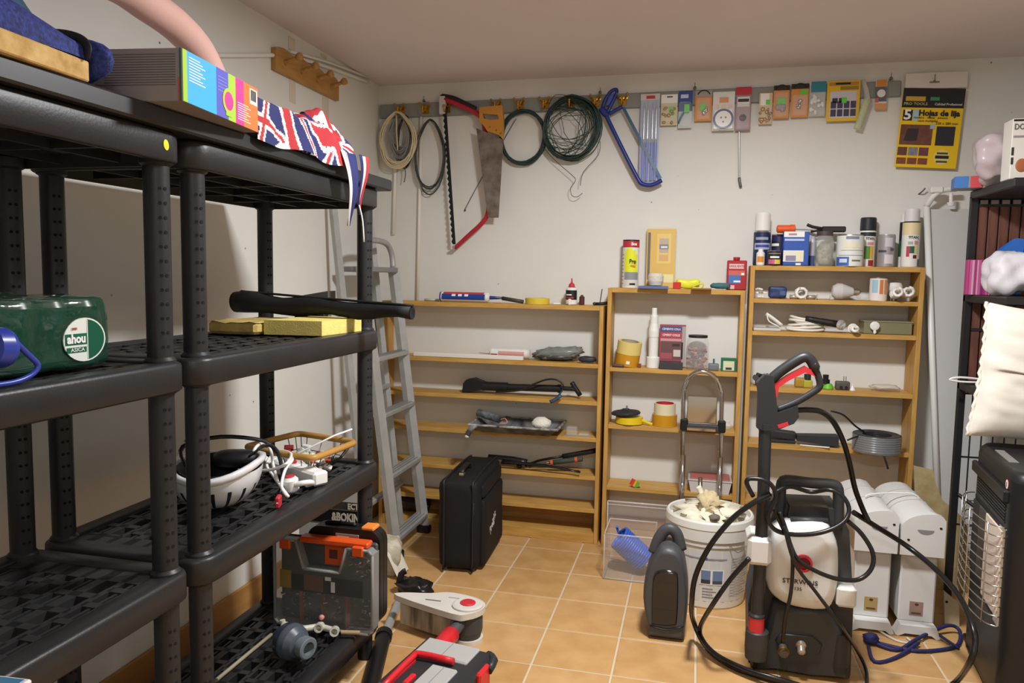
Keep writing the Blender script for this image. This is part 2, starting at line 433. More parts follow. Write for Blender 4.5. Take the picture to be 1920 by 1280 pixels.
# ================================================================ things hung on the back wall
RAILZ = lambda x: 1.990+.0075*(x+.8)/1.15
GREY = mat('8d9089', .6, var=.08)
BRASS = mat('b98a35', .3, metal=.9); STEEL = mat('b9b8b4', .3, metal=.9); DARKSTEEL = mat('6b6862', .45, metal=.7)
rail = thing('hook_rail', 'long grey painted board with brass hooks screwed along the back wall', 'hook rail', (.35, .261, 1.96))
rx = M.Rotation(-math.atan(.0075/1.15), 4, 'Y')
part(rail, 'board', B(TR(.345, 0, 1.9975) @ rx).bx(-1.153, 1.153, .252, .27, -.032, .032, GREY, .003))
def hook_bm(x, z):
    b = B(TR(x, .252, z) @ M.Scale(1.4, 4) @ TR(0, -.252, 0))
    for dx in (-.011, 0, .011): b.lathe([(.0005, 0), (.006, .001), (.006, .003), (.0005, .004)], BRASS, TR(dx, .252, .012) @ RX(90), 10)
    b.bx(-.012, .012, .249, .2525, -.012, .012, BRASS, .001)
    b.tube([(0, .25, -.004), (0, .238, -.012), (0, .226, -.014), (0, .22, -.005), (0, .219, .004)], .0028, BRASS, n=6, sub=3)
    b.ell((0, .219, .006), (.0045,)*3, BRASS, 8, 6)
    for sx in (-1, 1):
        b.tube([(sx*.004, .249, .004), (sx*.012, .24, .01), (sx*.016, .232, .018)], .002, BRASS, n=6, sub=2); b.ell((sx*.016, .232, .02), (.004,)*3, BRASS, 8, 6)
    return b
HX = [PY(.25, p, 205).x for p in (752, 798, 838, 932, 975, 1022, 1070, 1117, 1167)]
h0 = part(rail, 'hook', hook_bm(HX[0], RAILZ(HX[0])-.004))
for x in HX[1:]: inst(h0, rail, TR(x-HX[0], 0, RAILZ(x)-RAILZ(HX[0])))
def screw(x):
    b = B(); z = RAILZ(x)+.04; b.cyl((x, .27, z), (x, .245, z), .003, DARKSTEEL, n=8); b.lathe([(.007, 0), (.005, .004), (.0005, .005)], DARKSTEEL, TR(x, .246, z) @ RX(90), 10); b.cyl((x, .25, z), (x, .245, z+.022), .0013, DARKSTEEL, n=6); return b
SXS = [PY(.25, p, 190).x for p in (795, 1125, 1302, 1668)]
s0 = part(rail, 'screw', screw(SXS[0]))
for x in SXS[1:]: inst(s0, rail, TR(x-SXS[0], 0, RAILZ(x)-RAILZ(SXS[0])))
def coil(b, c, rx_, rz_, n, r, m, seed, jx=.06, jy=.012, top=True):
    """a hank of n loops hanging from its hook"""
    random.seed(seed)
    for k in range(n):
        a, d = rx_*(1+random.uniform(-jx, jx)), rz_*(1+random.uniform(-jx, jx)); y = c[1]+random.uniform(-jy, jy); ph = random.uniform(-.05, .05)
        pts = []
        for i in range(28):
            t = 2*pi*i/28
            pts.append((c[0]+a*sin(t+ph)*(1-(.42*max(0, cos(t))**2 if top else 0))+random.uniform(-.0015, .0015), y+.004*sin(3*t+k), (c[2]+rz_-d if top else c[2])+d*cos(t)+random.uniform(-.0015, .0015)))
        b.tube(pts, r, m, n=6, closed=True)
# cream cable hank
x, _, z, z2 = rc(712, 208, 790, 325, .23); cx, cz = x+.096, PY(.23, 750, 262).z
root = thing('cable_hank', 'hank of cream electric cable with grey wire inside, hung nearest the room corner', 'cable', (cx, .23, cz-.14))
b = B(); coil(b, (cx, .222, cz), .088, .128, 12, .0034, mat('d9cba6', .5), 3, .12, .012); part(root, 'cable_loop', b)
b = B(); coil(b, (cx+.005, .237, cz+.03), .045, .09, 14, .0028, mat('8f8d88', .5), 4, .2, .008); coil(b, (cx+.03, .24, cz), .04, .115, 4, .004, mat('2d2c2b', .5), 14, .1, .006); part(root, 'wire_loop', b, 'grey and black wire loops')
b = B(); b.tube([(cx+.03, .235, cz-.12), (cx+.035, .235, cz-.16), (cx+.028, .236, cz-.2)], .003, mat('6f6d68', .5), n=6, sub=3); b.tube([(cx-.01, .226, cz+.12), (cx-.004, .22, cz+.02), (cx, .222, cz-.05)], .0035, mat('d9cba6', .5), n=6, sub=3); part(root, 'loose_end', b)
# dark wire hank
cx, cz = PY(.235, 806, 290).x, PY(.235, 806, 290).z
root = thing('wire_hank', 'loose oval hank of thin black and grey wire beside the cream cable', 'wire', (cx, .236, cz-.16))
b = B(); coil(b, (cx, .236, cz), .075, .165, 4, .0032, mat('3a3a3a', .5), 9, .07, .006); coil(b, (cx-.004, .24, cz-.01), .07, .17, 3, .002, mat('8b8a86', .4), 10, .1, .006); part(root, 'wire_loop', b)
# bow saw
RED = mat('b02230', .4); RDARK = mat('1f1d1e', .45)
W = lambda px, py, y=.225: PY(y, px, py)
root = thing('bow_saw', 'bow saw with red tube frame and long black toothed blade', 'saw', W(850, 320))
b = B(); b.tube([W(834, 186), W(865, 198), W(896, 214), W(908, 232), W(912, 300), W(916, 370), W(914, 402), W(902, 420), W(880, 440), W(853, 465)], lambda t: .013-.003*t, RED, n=10, sub=5); part(root, 'frame', b)
b = B(); b.tube([W(829, 180), W(850, 184), W(872, 194), W(892, 204)], .0115, RDARK, n=10, sub=4, ); b.tube([W(829, 178), W(832, 196), W(836, 212)], .011, RDARK, n=8, sub=3); part(root, 'grip', b, 'black grip')
p0, p1 = W(834, 210, .218), W(851, 458, .218); d = (p1-p0).normalized(); nrm = V((d.z, 0, -d.x)); b = B()
n = 46; L = (p1-p0).length
top = [p0+d*L*i/n+nrm*(.011 if i % 2 else .004) for i in range(n+1)]; bot = [p0+d*L*i/n-nrm*.009 for i in range(n+1)]
BLADE = mat('262628', .35, metal=.5)
for i in range(n): b.add([V((q.x, q.y+dy, q.z)) for dy in (-.0008, .0008) for q in (top[i], top[i+1], bot[i+1], bot[i])], [(0, 1, 2, 3), (7, 6, 5, 4), (0, 4, 5, 1), (2, 6, 7, 3)], BLADE)
part(root, 'blade', b, 'black toothed blade')
for px, py in ((833, 200), (852, 463)): q = W(px, py); b = B(); b.cyl((q.x, q.y-.014, q.z), (q.x, q.y+.014, q.z), .007, STEEL, n=10); part(root, 'bolt', b)
b = B(); b.bx(W(826, 0).x, W(838, 0).x, .213, .237, W(832, 214).z, W(832, 180).z, mat('c9c6bd', .4), .003)
part(root, 'blade_clamp', b)
# hand saw
root = thing('hand_saw', 'hand saw with yellow wooden handle and rusty tapered blade, hung handle upward', 'saw', W(915, 300))
Y0 = .205
def poly(pp, y=Y0): return [(PY(y, a, c).x, PY(y, a, c).z) for a, c in pp]
XZ = M(((1, 0, 0, 0), (0, 0, -1, 0), (0, 1, 0, 0), (0, 0, 0, 1)))      # local XY -> world XZ, +Z -> -Y
def slab(b, pp, y, t, m, sm=False, edge=None, raw=False):
    q = pp if raw else poly(pp, y)
    A = sum(q[i][0]*q[(i+1) % len(q)][1]-q[(i+1) % len(q)][0]*q[i][1] for i in range(len(q)))
    if A < 0: q = q[::-1]
    return b.prism(q, t, m, TR(0, y, 0) @ XZ, sm, edge)
RUST = mat('6a5b4e', .55, metal=.55, var=.45, vscale=22, col2='8d857a', bump=.1)
b = B(); slab(b, [(893, 240), (944, 262), (935, 408), (915, 408)], Y0, .0015, RUST); part(root, 'blade', b, 'rusty steel blade')
b = B(); HAND = mat('c98a35', .45, var=.15, vscale=12)
outer = [(900, 202), (943, 198), (945, 230), (944, 262), (937, 254), (926, 250), (915, 247), (908, 236), (900, 228)]
hole = [(906, 214), (934, 216), (937, 224), (920, 226), (908, 223)]
qo, qh = poly(outer), poly(hole)
bmh = bmesh.new(); vo = [bmh.verts.new((x, 0, z)) for x, z in qo]; vh = [bmh.verts.new((x, 0, z)) for x, z in qh]
es = [bmh.edges.new((vo[i], vo[(i+1) % len(vo)])) for i in range(len(vo))]+[bmh.edges.new((vh[i], vh[(i+1) % len(vh)])) for i in range(len(vh))]
bmesh.ops.triangle_fill(bmh, edges=es, use_beauty=True)
g = bmesh.ops.extrude_face_region(bmh, geom=list(bmh.faces)); bmesh.ops.translate(bmh, verts=[v for v in g['geom'] if isinstance(v, bmesh.types.BMVert)], vec=(0, -.02, 0)); bmesh.ops.recalc_face_normals(bmh, faces=bmh.faces)
bmh.verts.index_update(); b.add([V((v.co.x, v.co.y+Y0+.008, v.co.z)) for v in bmh.verts], [[v.index for v in f.verts] for f in bmh.faces], HAND); bmh.free()
part(root, 'handle', b, 'yellow wooden handle')
for px, py in ((918, 238), (930, 244), (939, 250)):
    q = W(px, py, Y0-.0125); b = B(); b.lathe([(.005, 0), (.004, .002), (.0005, .0025)], BRASS, TR(q.x, q.y, q.z) @ RX(90), 8); part(root, 'rivet', b)
# thin wire pointer hanging behind the saws
b = B(); b.tube([W(968, 222, .245), W(940, 270, .262), W(905, 330, .264), W(872, 392, .264)], .0018, mat('4d5560', .4), n=6, sub=2); b.ell(W(872, 394, .264), (.004, .004, .006), mat('33363c', .5), 8, 6)
single('thin_rod', 'thin dark rod slanting across the wall behind the bow saw', 'rod', b)
# dark green hose ring
cx, cz = W(980, 257, .234).x, W(980, 257, .234).z
b = B(); coil(b, (cx, .234, cz), .103, .118, 7, .0055, mat('1f3534', .4), 21, .05, .011, False)
single('hose_ring', 'neat dark green ring of coiled garden hose on a hook', 'hose', b)
# tangled green wire
cx, cz = W(1072, 240, .222).x, W(1072, 240, .222).z
root = thing('wire_tangle', 'big tangled coil of dark green garden wire with loose ends dangling', 'wire', (cx, .222, cz-.12))
GW_ = mat('2a4038', .35); b = B(); random.seed(5)
coil(b, (cx, .225, cz), .125, .135, 16, .0022, GW_, 31, .09, .016, False); coil(b, (cx-.01, .22, cz-.005), .118, .13, 7, .0035, mat('1c2f2a', .4), 32, .03, .012, False)
for k in range(16):
    a0 = random.uniform(0, 6.28); rr = .125
    pts = [(cx+rr*cos(a0+t)*q, .222+random.uniform(-.015, .015), cz+rr*sin(a0+t)*q) for t, q in ((0, 1), (.9, random.uniform(.3, .8)), (1.9, random.uniform(.2, .7)), (3., random.uniform(.5, 1)), (4.2, .95))]
    b.tube(pts, .0016, GW_, n=5, sub=4)
part(root, 'wire_loop', b)
b = B(); b.tube([W(1018, 275, .225), W(1040, 300, .225), W(1072, 328, .225), W(1079, 338, .225), W(1070, 352, .225), W(1072, 366, .225), W(1082, 369, .225), W(1092, 362, .225)], .0015, GW_, n=5, sub=3); part(root, 'loose_end', b); b = B()
b.tube([W(1125, 265, .225), W(1122, 290, .225), W(1094, 322, .225), W(1088, 348, .225)], .0015, GW_, n=5, sub=3); part(root, 'loose_end', b); b = B()
b.tube([W(1030, 195, .225), W(1042, 178, .225), W(1075, 182, .225), W(1110, 195, .225)], .0015, GW_, n=5, sub=4)
part(root, 'loose_end', b)
# hacksaw
BLU = mat('23307f', .35); root = thing('hacksaw', 'blue hacksaw hung at a slant with its blade stretched across', 'saw', W(1180, 260))
b = B(); b.tube([W(1133, 208), W(1142, 228), W(1170, 285), W(1196, 335), W(1205, 345), W(1222, 347), W(1241, 338)], .0095, BLU, n=10, sub=4, flat=(0, 1, 0)); b.tube([W(1142, 214), W(1152, 208), W(1167, 200)], .0085, BLU, n=8, sub=3); part(root, 'frame', b)
b = B(); b.tube([W(1128, 203), W(1134, 212), W(1140, 216)], .015, BLU, n=10, sub=3)
b.tube([W(1130, 203), W(1136, 185), W(1146, 171), W(1156, 168), W(1155, 178), W(1146, 196), W(1139, 210), W(1131, 208)], (.008), BLU, n=8, closed=True, sub=3)
slab(b, [(1137, 198), (1142, 182), (1151, 173), (1150, 184), (1143, 197)], .226, .004, mat('4a58b0', .4)); part(root, 'handle', b)
b = B(); q = [W(1165, 196), W(1170, 198), W(1241, 334), W(1236, 336)]; slab(b, [(1166, 203), (1171, 200), (1241, 333), (1236, 337)], .225, .0012, mat('39566f', .35, metal=.4)); part(root, 'blade', b)
# ------------------------------------------------ blister packs
CLEAR = mat('f4f6f4', .12, alpha=.13, spec=.6); CLEARD = mat('dfe6ea', .1, alpha=.2, spec=.7)
CARD = mat('dcd9d0', .6); WHT = mat('eeede8', .5)
SILV = mat('c9ccd2', .22, metal=.8)
def pack(name, label, px, y, cardm, parts, group=None):
    """card hung flat against the rail; px = (left, top, right, bottom) on the photograph"""
    x0, x1, z0, z1 = rc(*px, y)
    root = thing(name, label, 'packet', ((x0+x1)/2, y, z0), 0, group)
    b = B(); b.bx(x0, x1, y, y+.0018, z0, z1, cardm, .0008); part(root, 'card', b)
    for nm, fn, lb in parts:
        b = B(); fn(b, x0, x1, z0, z1, y); part(root, nm, b, lb)
    return root
def F(fx0, fx1, fz0, fz1, m, t=.0012, ch=.0004):
    """a printed or raised panel given as fractions of the card"""
    return lambda b, x0, x1, z0, z1, y: b.bx(x0+(x1-x0)*fx0, x0+(x1-x0)*fx1, y-t, y, z0+(z1-z0)*fz0, z0+(z1-z0)*fz1, m, ch)
def many(*fs):
    def g(b, *a):
        for f in fs: f(b, *a)
    return g
def T_(body, fx, fz, size, m, sx=1., t=.0016):
    return lambda b, x0, x1, z0, z1, y: b.txt(body, size, m, facing(x0+(x1-x0)*fx, y-t, z0+(z1-z0)*fz), sx)
def blister(fx0, fx1, fz0, fz1, d=.016, m=CLEAR):
    return lambda b, x0, x1, z0, z1, y: b.bx(x0+(x1-x0)*fx0, x0+(x1-x0)*fx1, y-d, y-.0002, z0+(z1-z0)*fz0, z0+(z1-z0)*fz1, m, .005)
def bits(n, fx0, fx1, fz0, fz1, m, r, seed):
    def g(b, x0, x1, z0, z1, y):
        random.seed(seed)
        for k in range(n):
            x = x0+(x1-x0)*random.uniform(fx0, fx1); z = z0+(z1-z0)*random.uniform(fz0, fz1); b.ell((x, y-.006, z), (r*random.uniform(.6, 1.3), .004, r*random.uniform(.6, 1.3)), m, 8, 5)
    return g
LBLUE = mat('5a70d0', .3); ORG = mat('d98a2b', .5); YEL = mat('e2b51f', .5); GRN = mat('5fcf3a', .5); BLKP = mat('1c1b1c', .5); TEAL = mat('2f8390', .5); REDP = mat('c0303a', .5)
def rods(b, x0, x1, z0, z1, y):
    for k, f in enumerate((.22, .42, .66, .85)):
        x = x0+(x1-x0)*f
        b.lathe([(.006, 0, LBLUE), (.007, (z1-z0)*.42, LBLUE), (.0045, (z1-z0)*.46, SILV), (.0045, (z1-z0)*.78, SILV), (.002, (z1-z0)*.86, SILV)], SILV, TR(x, y-.01, z0+.015), 8)
pack('blade_packet', 'tall clear blister packet of silver and blue shafts behind the hacksaw blade', (1199, 176, 1235, 345), .243, mat('aab4d4', .4),
     [('header', many(F(0, 1, .93, 1, mat('cfc9c4', .5)), F(.3, .75, .945, .98, REDP, .002)), None), ('shaft', rods, 'silver shafts with blue handles'), ('blister', blister(.04, .96, .02, .92, .022, CLEARD), None)])
pack('hook_packet', 'small white topped packet of brass hooks with green sticker, right of the silver shafts', (1239, 177, 1270, 235), .246, mat('d8c9a2', .5),
     [('header', many(F(0, 1, .72, 1, WHT), F(.35, .7, .9, .94, BLKP, .0016)), None), ('sticker', F(.5, .8, .32, .6, GRN, .004), None), ('contents', bits(12, .15, .85, .08, .6, BRASS, .007, 1), None), ('blister', blister(.06, .94, .04, .7), None)])
pack('knife_packet', 'blue header packet holding slanted craft knife, second of the small packets', (1272, 170, 1298, 240), .243, mat('c7ccd0', .45),
     [('header', many(F(0, 1, .45, 1, mat('2b418c', .5)), F(.15, .7, .8, .9, mat('c7cfe8', .5), .0016)), None),
      ('knife', lambda b, x0, x1, z0, z1, y: b.tube([(x0+.002, y-.008, z0+.02), (x0+.02, y-.009, z0+.06), (x1-.004, y-.008, z1-.05)], (.006, .003), mat('2a6f86', .4), n=8, sub=3), None), ('sticker', F(.42, .8, .4, .62, GRN, .0135), None), ('blister', blister(.05, .95, .02, .7, .014), None)])
def hanger(b, x0, x1, z0, z1, y):
    xm = (x0+x1)/2; b.tube([(xm-.025, y-.001, z1-.016), (xm-.015, y-.001, z1-.004), (xm, y-.001, z1), (xm+.015, y-.001, z1-.004), (xm+.025, y-.001, z1-.016)], (.004, .0015), BLKP, n=6, sub=2)
pack('orange_packet', 'orange card packet with black hanger and green sticker, beside the plug timer', (1303, 170, 1335, 227), .246, ORG,
     [('header', many(F(0, 1, .8, 1, mat('c6c0b4', .4, alpha=.6)), hanger), None), ('contents', bits(5, .4, .7, .15, .45, STEEL, .008, 2), None), ('sticker', F(.3, .62, .35, .58, GRN, .004), None), ('blister', blister(.1, .9, .04, .75), None)])
def dial(b, x0, x1, z0, z1, y):
    xm = (x0+x1)/2; z = z0+(z1-z0)*.28; NAVY = mat('3d4a7c', .4)
    b.lathe([(.046, 0, WHT), (.045, .018, WHT), (.043, .02, WHT), (.043, .021, NAVY), (.034, .0225, NAVY), (.0335, .021, WHT), (.001, .021, WHT)], WHT, TR(xm, y, z) @ RX(90), 24)
    for dx, dz in ((-.009, .006), (.01, .006), (0, -.012)): b.lathe([(.004, 0), (.0035, .003), (.0003, .0032)], mat('55565c', .5), TR(xm+dx, y-.0208, z+dz) @ RX(90), 8)
pack('timer_packet', 'white plug in timer with round blue dial hung in a clear blister', (1336, 172, 1377, 245), .243, mat('e9e7e2', .5),
     [('timer', many(F(.05, .95, .02, .55, WHT, .012, .004), dial), None), ('header', many(F(.3, .72, .72, .86, ORG), F(.08, .3, .58, .68, mat('e5c9b4', .5)), F(.4, .62, .58, .68, mat('e5c9b4', .5)), F(.7, .92, .58, .68, mat('e5c9b4', .5))), None), ('blister', blister(.0, 1, 0, .98, .032, CLEAR), None)])
pack('red_packet', 'red and black header packet with dark round part, right of the plug timer', (1379, 163, 1408, 245), .243, mat('9a6f78', .45),
     [('header', many(F(0, 1, .82, 1, mat('c02030', .5)), F(.1, .9, .55, .78, mat('d7d7cf', .5)), F(.15, .85, .66, .73, BLKP, .002)), None), ('contents', lambda b, x0, x1, z0, z1, y: b.lathe([(.015, 0), (.013, .01), (.002, .012)], mat('2c2430', .4), TR((x0+x1)/2, y, z0+.055) @ RX(90), 14), None), ('blister', blister(.04, .96, .02, .6, .016), None)])
b = B(); b.cyl(W(1386, 238, .256), W(1386, 335, .263), .0042, STEEL, n=8); b.tube([W(1386, 333, .26), W(1387, 341, .258), W(1389, 351, .258)], .006, DARKSTEEL, n=8, sub=3); b.cyl(W(1386, 238, .256), W(1386, 232, .256), .0055, WHT, n=8)
single('metal_rod', 'slim grey rod with hooked tip hanging below the red packet', 'rod', b)
pack('brass_packet', 'white and tan packet of brass fittings, lowest left of the orange trio', (1423, 174, 1448, 233), .245, mat('d9b98f', .5),
     [('header', F(.1, .75, .6, .98, WHT), None), ('sticker', F(.5, .8, .62, .78, GRN, .003), None), ('contents', bits(14, .1, .9, .05, .5, BRASS, .007, 5), None), ('blister', blister(.03, .97, .02, .55), None)])
pack('orange_packet', 'orange packet with grey part and green sticker, middle of the orange trio', (1450, 160, 1480, 222), .240, mat('d3893c', .5),
     [('header', many(F(0, 1, .85, 1, BLKP), hanger), None), ('contents', bits(4, .3, .7, .2, .4, mat('9a8f8a', .4), .012, 6), None), ('sticker', F(.25, .75, .42, .6, GRN, .006), None), ('blister', blister(.08, .92, .04, .78), None)])
pack('orange_packet', 'orange packet with silver discs and green top sticker, right of the orange trio', (1483, 157, 1516, 220), .244, mat('d98f3e', .5),
     [('header', many(F(0, 1, .85, 1, BLKP), hanger), None), ('contents', bits(5, .35, .65, .25, .5, STEEL, .009, 7), None), ('sticker', F(.5, .9, .68, .82, GRN, .002), None), ('blister', blister(.08, .92, .04, .66), None)])
pack('clear_bag_packet', 'clear bag of fixings with teal header, left of the yellow pad packet', (1517, 153, 1548, 218), .245, mat('d6d8d2', .3, alpha=.55),
     [('header', F(.1, 1, .7, 1, TEAL), None), ('contents', bits(14, .12, .88, .05, .6, mat('e4e2dc', .3), .009, 8), None), ('blister', blister(.02, .98, .02, .68, .012), None)])
def pads(b, x0, x1, z0, z1, y):
    for i in range(4):
        for j in range(2):
            F(.13+.2*i, .29+.2*i, .12+.2*j, .29+.2*j, mat('4a4258', .7), .004, .001)(b, x0, x1, z0, z1, y)
    for i in range(2): F(.17+.2*i, .33+.2*i, .45, .57, mat('3a3648', .7), .004, .001)(b, x0, x1, z0, z1, y)
pack('pad_packet', 'yellow framed packet showing rows of dark square felt pads', (1550, 151, 1612, 227), .240, YEL,
     [('window', F(.1, .9, .08, .74, mat('c9c6cc', .5)), None), ('felt_pad', pads, 'dark square felt pads'), ('sticker', F(.45, .6, .44, .58, GRN, .005), None), ('print', many(F(.05, .95, .88, .96, mat('b8862a', .5)), F(.25, .7, .9, .95, BLKP, .002), F(.4, .95, .77, .86, mat('9a7a2c', .5))), None)])
a0, a1 = W(1607, 242, .222), W(1626, 188, .222)
b = B(); b.cyl(a0, a1, .0145, mat('cfd6b0', .12, alpha=.6, spec=.7), n=14); b.tube([a1, W(1624, 172, .245), W(1616, 150, .25)], (.002, .014), mat('d9d4c8', .3, alpha=.7), n=6, sub=2)
single('rolled_film', 'small roll of clear yellowish film hung between the yellow and orange packets', 'film roll', b)
def odial(b, x0, x1, z0, z1, y): b.lathe([(.016, 0, BLKP), (.016, .003, BLKP), (.012, .0035, WHT), (.0005, .0036, WHT)], BLKP, TR((x0+x1)/2, y-.001, z0+(z1-z0)*.55) @ RX(90), 16)
pack('orange_packet', 'narrow orange packet with round white window, last packet before the rail ends', (1641, 150, 1663, 206), .245, mat('e4dfd4', .5),
     [('header', F(.05, .95, .78, 1, ORG), None), ('print', many(F(0, 1, .28, .78, BLKP), F(0, 1, 0, .22, ORG), F(.0, .3, .25, .4, REDP, .002)), None), ('window', odial, None), ('blister', blister(0, 1, 0, .8, .012), None)])
# sandpaper packet
q = [PY(.24, *p) for p in ((1693, 163), (1816, 160), (1808, 314), (1677, 311))]
x0, x1, z0, z1 = q[0].x+.004, q[1].x, q[3].z, q[0].z
root = thing('sandpaper_packet', 'big yellow and black packet of sandpaper sheets lettered Hojas de lija', 'packet', ((x0+x1)/2, .24, z0))
y = .24; sh = M(((1, 0, (q[0].x-q[3].x)/(z1-z0), 0), (0, 1, 0, 0), (0, 0, 1, 0), (0, 0, 0, 1)))
X = TR((x0+x1)/2-.004, y, z1-.01) @ RY(3.2); w, h = (x1-x0)/2-.004, (z1-z0)
BK = mat('201e1f', .45); SY = mat('ecc414', .45)
b = B(X); b.bx(-w, w, 0, .006, -h, 0, SY, .001); part(root, 'card', b)
b = B(X); b.bx(-w, w, -.0012, 0, -h*.245, 0, BK, .0004); b.bx(-w*.9, -w*.25, -.002, 0, -h*.165, -h*.105, mat('c9a53a', .4), .004)
b.bx(-w*.1, w*.2, -.002, 0, -h*.155, -h*.11, GRN if 0 else mat('3f8f5a', .5), .002)
part(root, 'header', b, 'black header with gold oval')
b = B(X); LT = lambda s, fx, fz, sz, m, sx=1., bo=0.: b.txt(s, sz, m, TR(fx*w, -.0026, -h*fz) @ RX(90), sx, bold=bo)
LT('PRO TOOLS', -.56, .2, .015, mat('d8c98a', .5), 1.1); LT('Calidad Profesional', .5, .2, .013, WHT)
LT('Hojas de lija', .24, .315, .0315, BK, .98, .0012); LT('madera · metal · pintura', -.02, .37, .013, BK); LT('usos multiples', -.1, .41, .013, BK); LT('230 x 280 mm', .52, .44, .014, BK)
part(root, 'lettering', b, 'black lettering on yellow')
b = B(X); b.bx(-w*.93, -w*.62, -.0015, 0, -h*.41, -h*.275, BK, .0004); b.bx(-w*.6, -w*.42, -.0015, 0, -h*.41, -h*.275, mat('a9c4d2', .5), .0004); b.txt('5', .055, WHT, TR(-.78*w, -.0026, -h*.342) @ RX(90), 1.1, bold=.0015); part(root, 'number_panel', b, 'white figure five on black')
b = B(X); b.bx(-w*.95, w*.1, -.0015, 0, -h*.715, -h*.46, mat('7a4a3a', .5, var=.4, vscale=40), .0004); b.prism([(-w*.82, -h*.665), (-w*.4, -h*.665), (-w*.36, -h*.51), (-w*.72, -h*.51)], .003, mat('3a3234', .8), RX(90)); b.bx(-w*.0, w*.15, -.002, 0, -h*.51, -h*.45, mat('9cb9d0', .5), .0004); part(root, 'photo_panel', b, 'brown printed picture')
b = B(X); b.bx(w*.22, w*.82, -.0028, 0, -h*.715, -h*.475, mat('35333a', .85, bump=.3, bscale=400), .0008); part(root, 'sample_sheet', b, 'dark sandpaper sample')
b = B(X)
for i in range(3):
    b.bx(w*(-.97+.35*i), w*(-.66+.35*i), -.0015, 0, -h*.85, -h*.745, mat(('6d4334', '8a8c96', '74444a')[i], .5, var=.3, vscale=60), .0003); b.bx(w*(-.97+.35*i), w*(-.66+.35*i), -.0015, 0, -h*.96, -h*.88, mat('8a4a34', .5, var=.3, vscale=60), .0003)
part(root, 'small_picture', b, 'six small printed pictures')
b = B(X); b.lathe([(.03, 0), (.03, .0015), (.0005, .0016)], mat('e2d27a', .5), TR(w*.5, 0, -h*.86) @ RX(90), 12); b.bx(w*.28, w*.72, -.0025, 0, -h*.88, -h*.84, BK, .0004); b.bx(w*.32, w*.68, -.0022, 0, -h*.825, -h*.8, mat('4a4a40', .5), .0004); b.bx(w*.32, w*.68, -.0022, 0, -h*.93, -h*.905, mat('4a4a40', .5), .0004); part(root, 'badge', b)
b = B(); xx = x0+(x1-x0)*.47
b.bx(x0+.006, x1-.002, .246, .25, z1-.01, z1+.055, mat('ddd6cb', .6), .001); part(root, 'back_flap', b, 'plain cream back flap')
b = B(); b.cyl((xx, .27, z1+.02), (xx, .232, z1+.02), .0025, DARKSTEEL, n=8); b.cyl((xx, .236, z1+.02), (xx, .234, z1+.045), .0015, DARKSTEEL, n=6); b.bx(xx-.018, xx+.018, .234, .237, z1+.012, z1+.016, DARKSTEEL); part(root, 'nail', b)
# ------------------------------------------------ wooden coat peg board on the left wall
OAK = mat('b88a4c', .45, var=.2, vscale=6, stretch=(8, 1.5, 8), col2='a27339')
a, c = PX(LX+.02, 517, 88), PX(LX+.02, 636, 181)
root = thing('peg_board', 'oak coat rack with four turned pegs, high on the left wall', 'coat rack', (LX+.01, (a.y+c.y)/2, 1.94))
y0, y1 = a.y, c.y; zc = 1.985; hh = .045
b = B(); pts = [(y0, zc-hh), (y1-.0, zc-hh), (y1, zc+.012)]
n = 4; L = y1-y0
for k in range(24):
    t = 1-(k+.5)/24; yy = y0+L*t; pts.append((yy, zc+hh-.010+.012*abs(sin(pi*n*t))))
pts.append((y0, zc+hh-.01)); b.prism([(p[0], p[1]) for p in pts], .018, OAK, M(((0, 0, 1, LX+.001), (1, 0, 0, 0), (0, 1, 0, 0), (0, 0, 0, 1)))); part(root, 'board', b)
pg = B(); yy = y0+L*.135
pg.lathe([(.011, 0), (.008, .01), (.0075, .045), (.013, .055), (.015, .063), (.012, .071), (.001, .074)], OAK, TR(LX+.019, yy, zc-.002) @ RY(72), 12)
p0 = part(root, 'peg', pg)
for k in range(1, 4): inst(p0, root, TR(0, L*.243*k, 0))
# ================================================================ on the long black board
TAN = mat('d9b878', .8, var=.3, vscale=40, col2='b58e4e', bump=.3, bscale=80)
FAB = mat('2f3f93', .75, var=.45, vscale=160, col2='16204f', bump=.5, bscale=260)
TEALF = mat('1d4a63', .7, var=.3, vscale=12); BLK2 = mat('161617', .6); BLACK = mat('131314', .45); CHAR = mat('2b2b2d', .5)
# tan block with blue mesh bag lying over it
tz = TOPZ
b = B(TR(-.212, -2.219, tz) @ RZ(4)); b.bx(-.42, 0, -.36, 0, .001, .032, TAN, .002)
single('tan_block', 'flat tan cork textured block under the blue mesh bag on the black board', 'block', b)
root = thing('mesh_bag', 'blue mesh bag with black strap, rolled over the tan block', 'bag', (-.3, -2.3, tz+.033))
b = B()
secs = [(-2.62, .19), (-2.50, .155), (-2.42, .132), (-2.36, .116), (-2.30, .098), (-2.26, .085), (-2.225, .074)]
def bagfn(u, v):
    k = u*(len(secs)-1); i = min(int(k), len(secs)-2); t = k-i; y = secs[i][0]*(1-t)+secs[i+1][0]*t; h = secs[i][1]*(1-t)+secs[i+1][1]*t
    a = pi*v; return (-.375+.165*cos(a)*(1.0), y, tz+.0335+max(.0, (h-.033))*sin(a)**.55*(1+.04*noise.noise(V((u*6, v*5, 1)))))
b.grid(bagfn, 30, 20, FAB); part(root, 'mesh_body', b)
b = B(); b.ell((-.36, -2.188, tz+.043), (.165, .024, .042), FAB, 20, 12, .8); part(root, 'rolled_end', b)
b = B(); b.tube([(-.210, -2.229, tz+.034), (-.206, -2.229, tz+.05), (-.222, -2.227, tz+.064), (-.26, -2.225, tz+.074), (-.32, -2.222, tz+.078), (-.4, -2.22, tz+.078)], (.0025, .008), BLK2, n=8, sub=4, flat=(0, 1, 0)); part(root, 'strap', b, 'black strap')
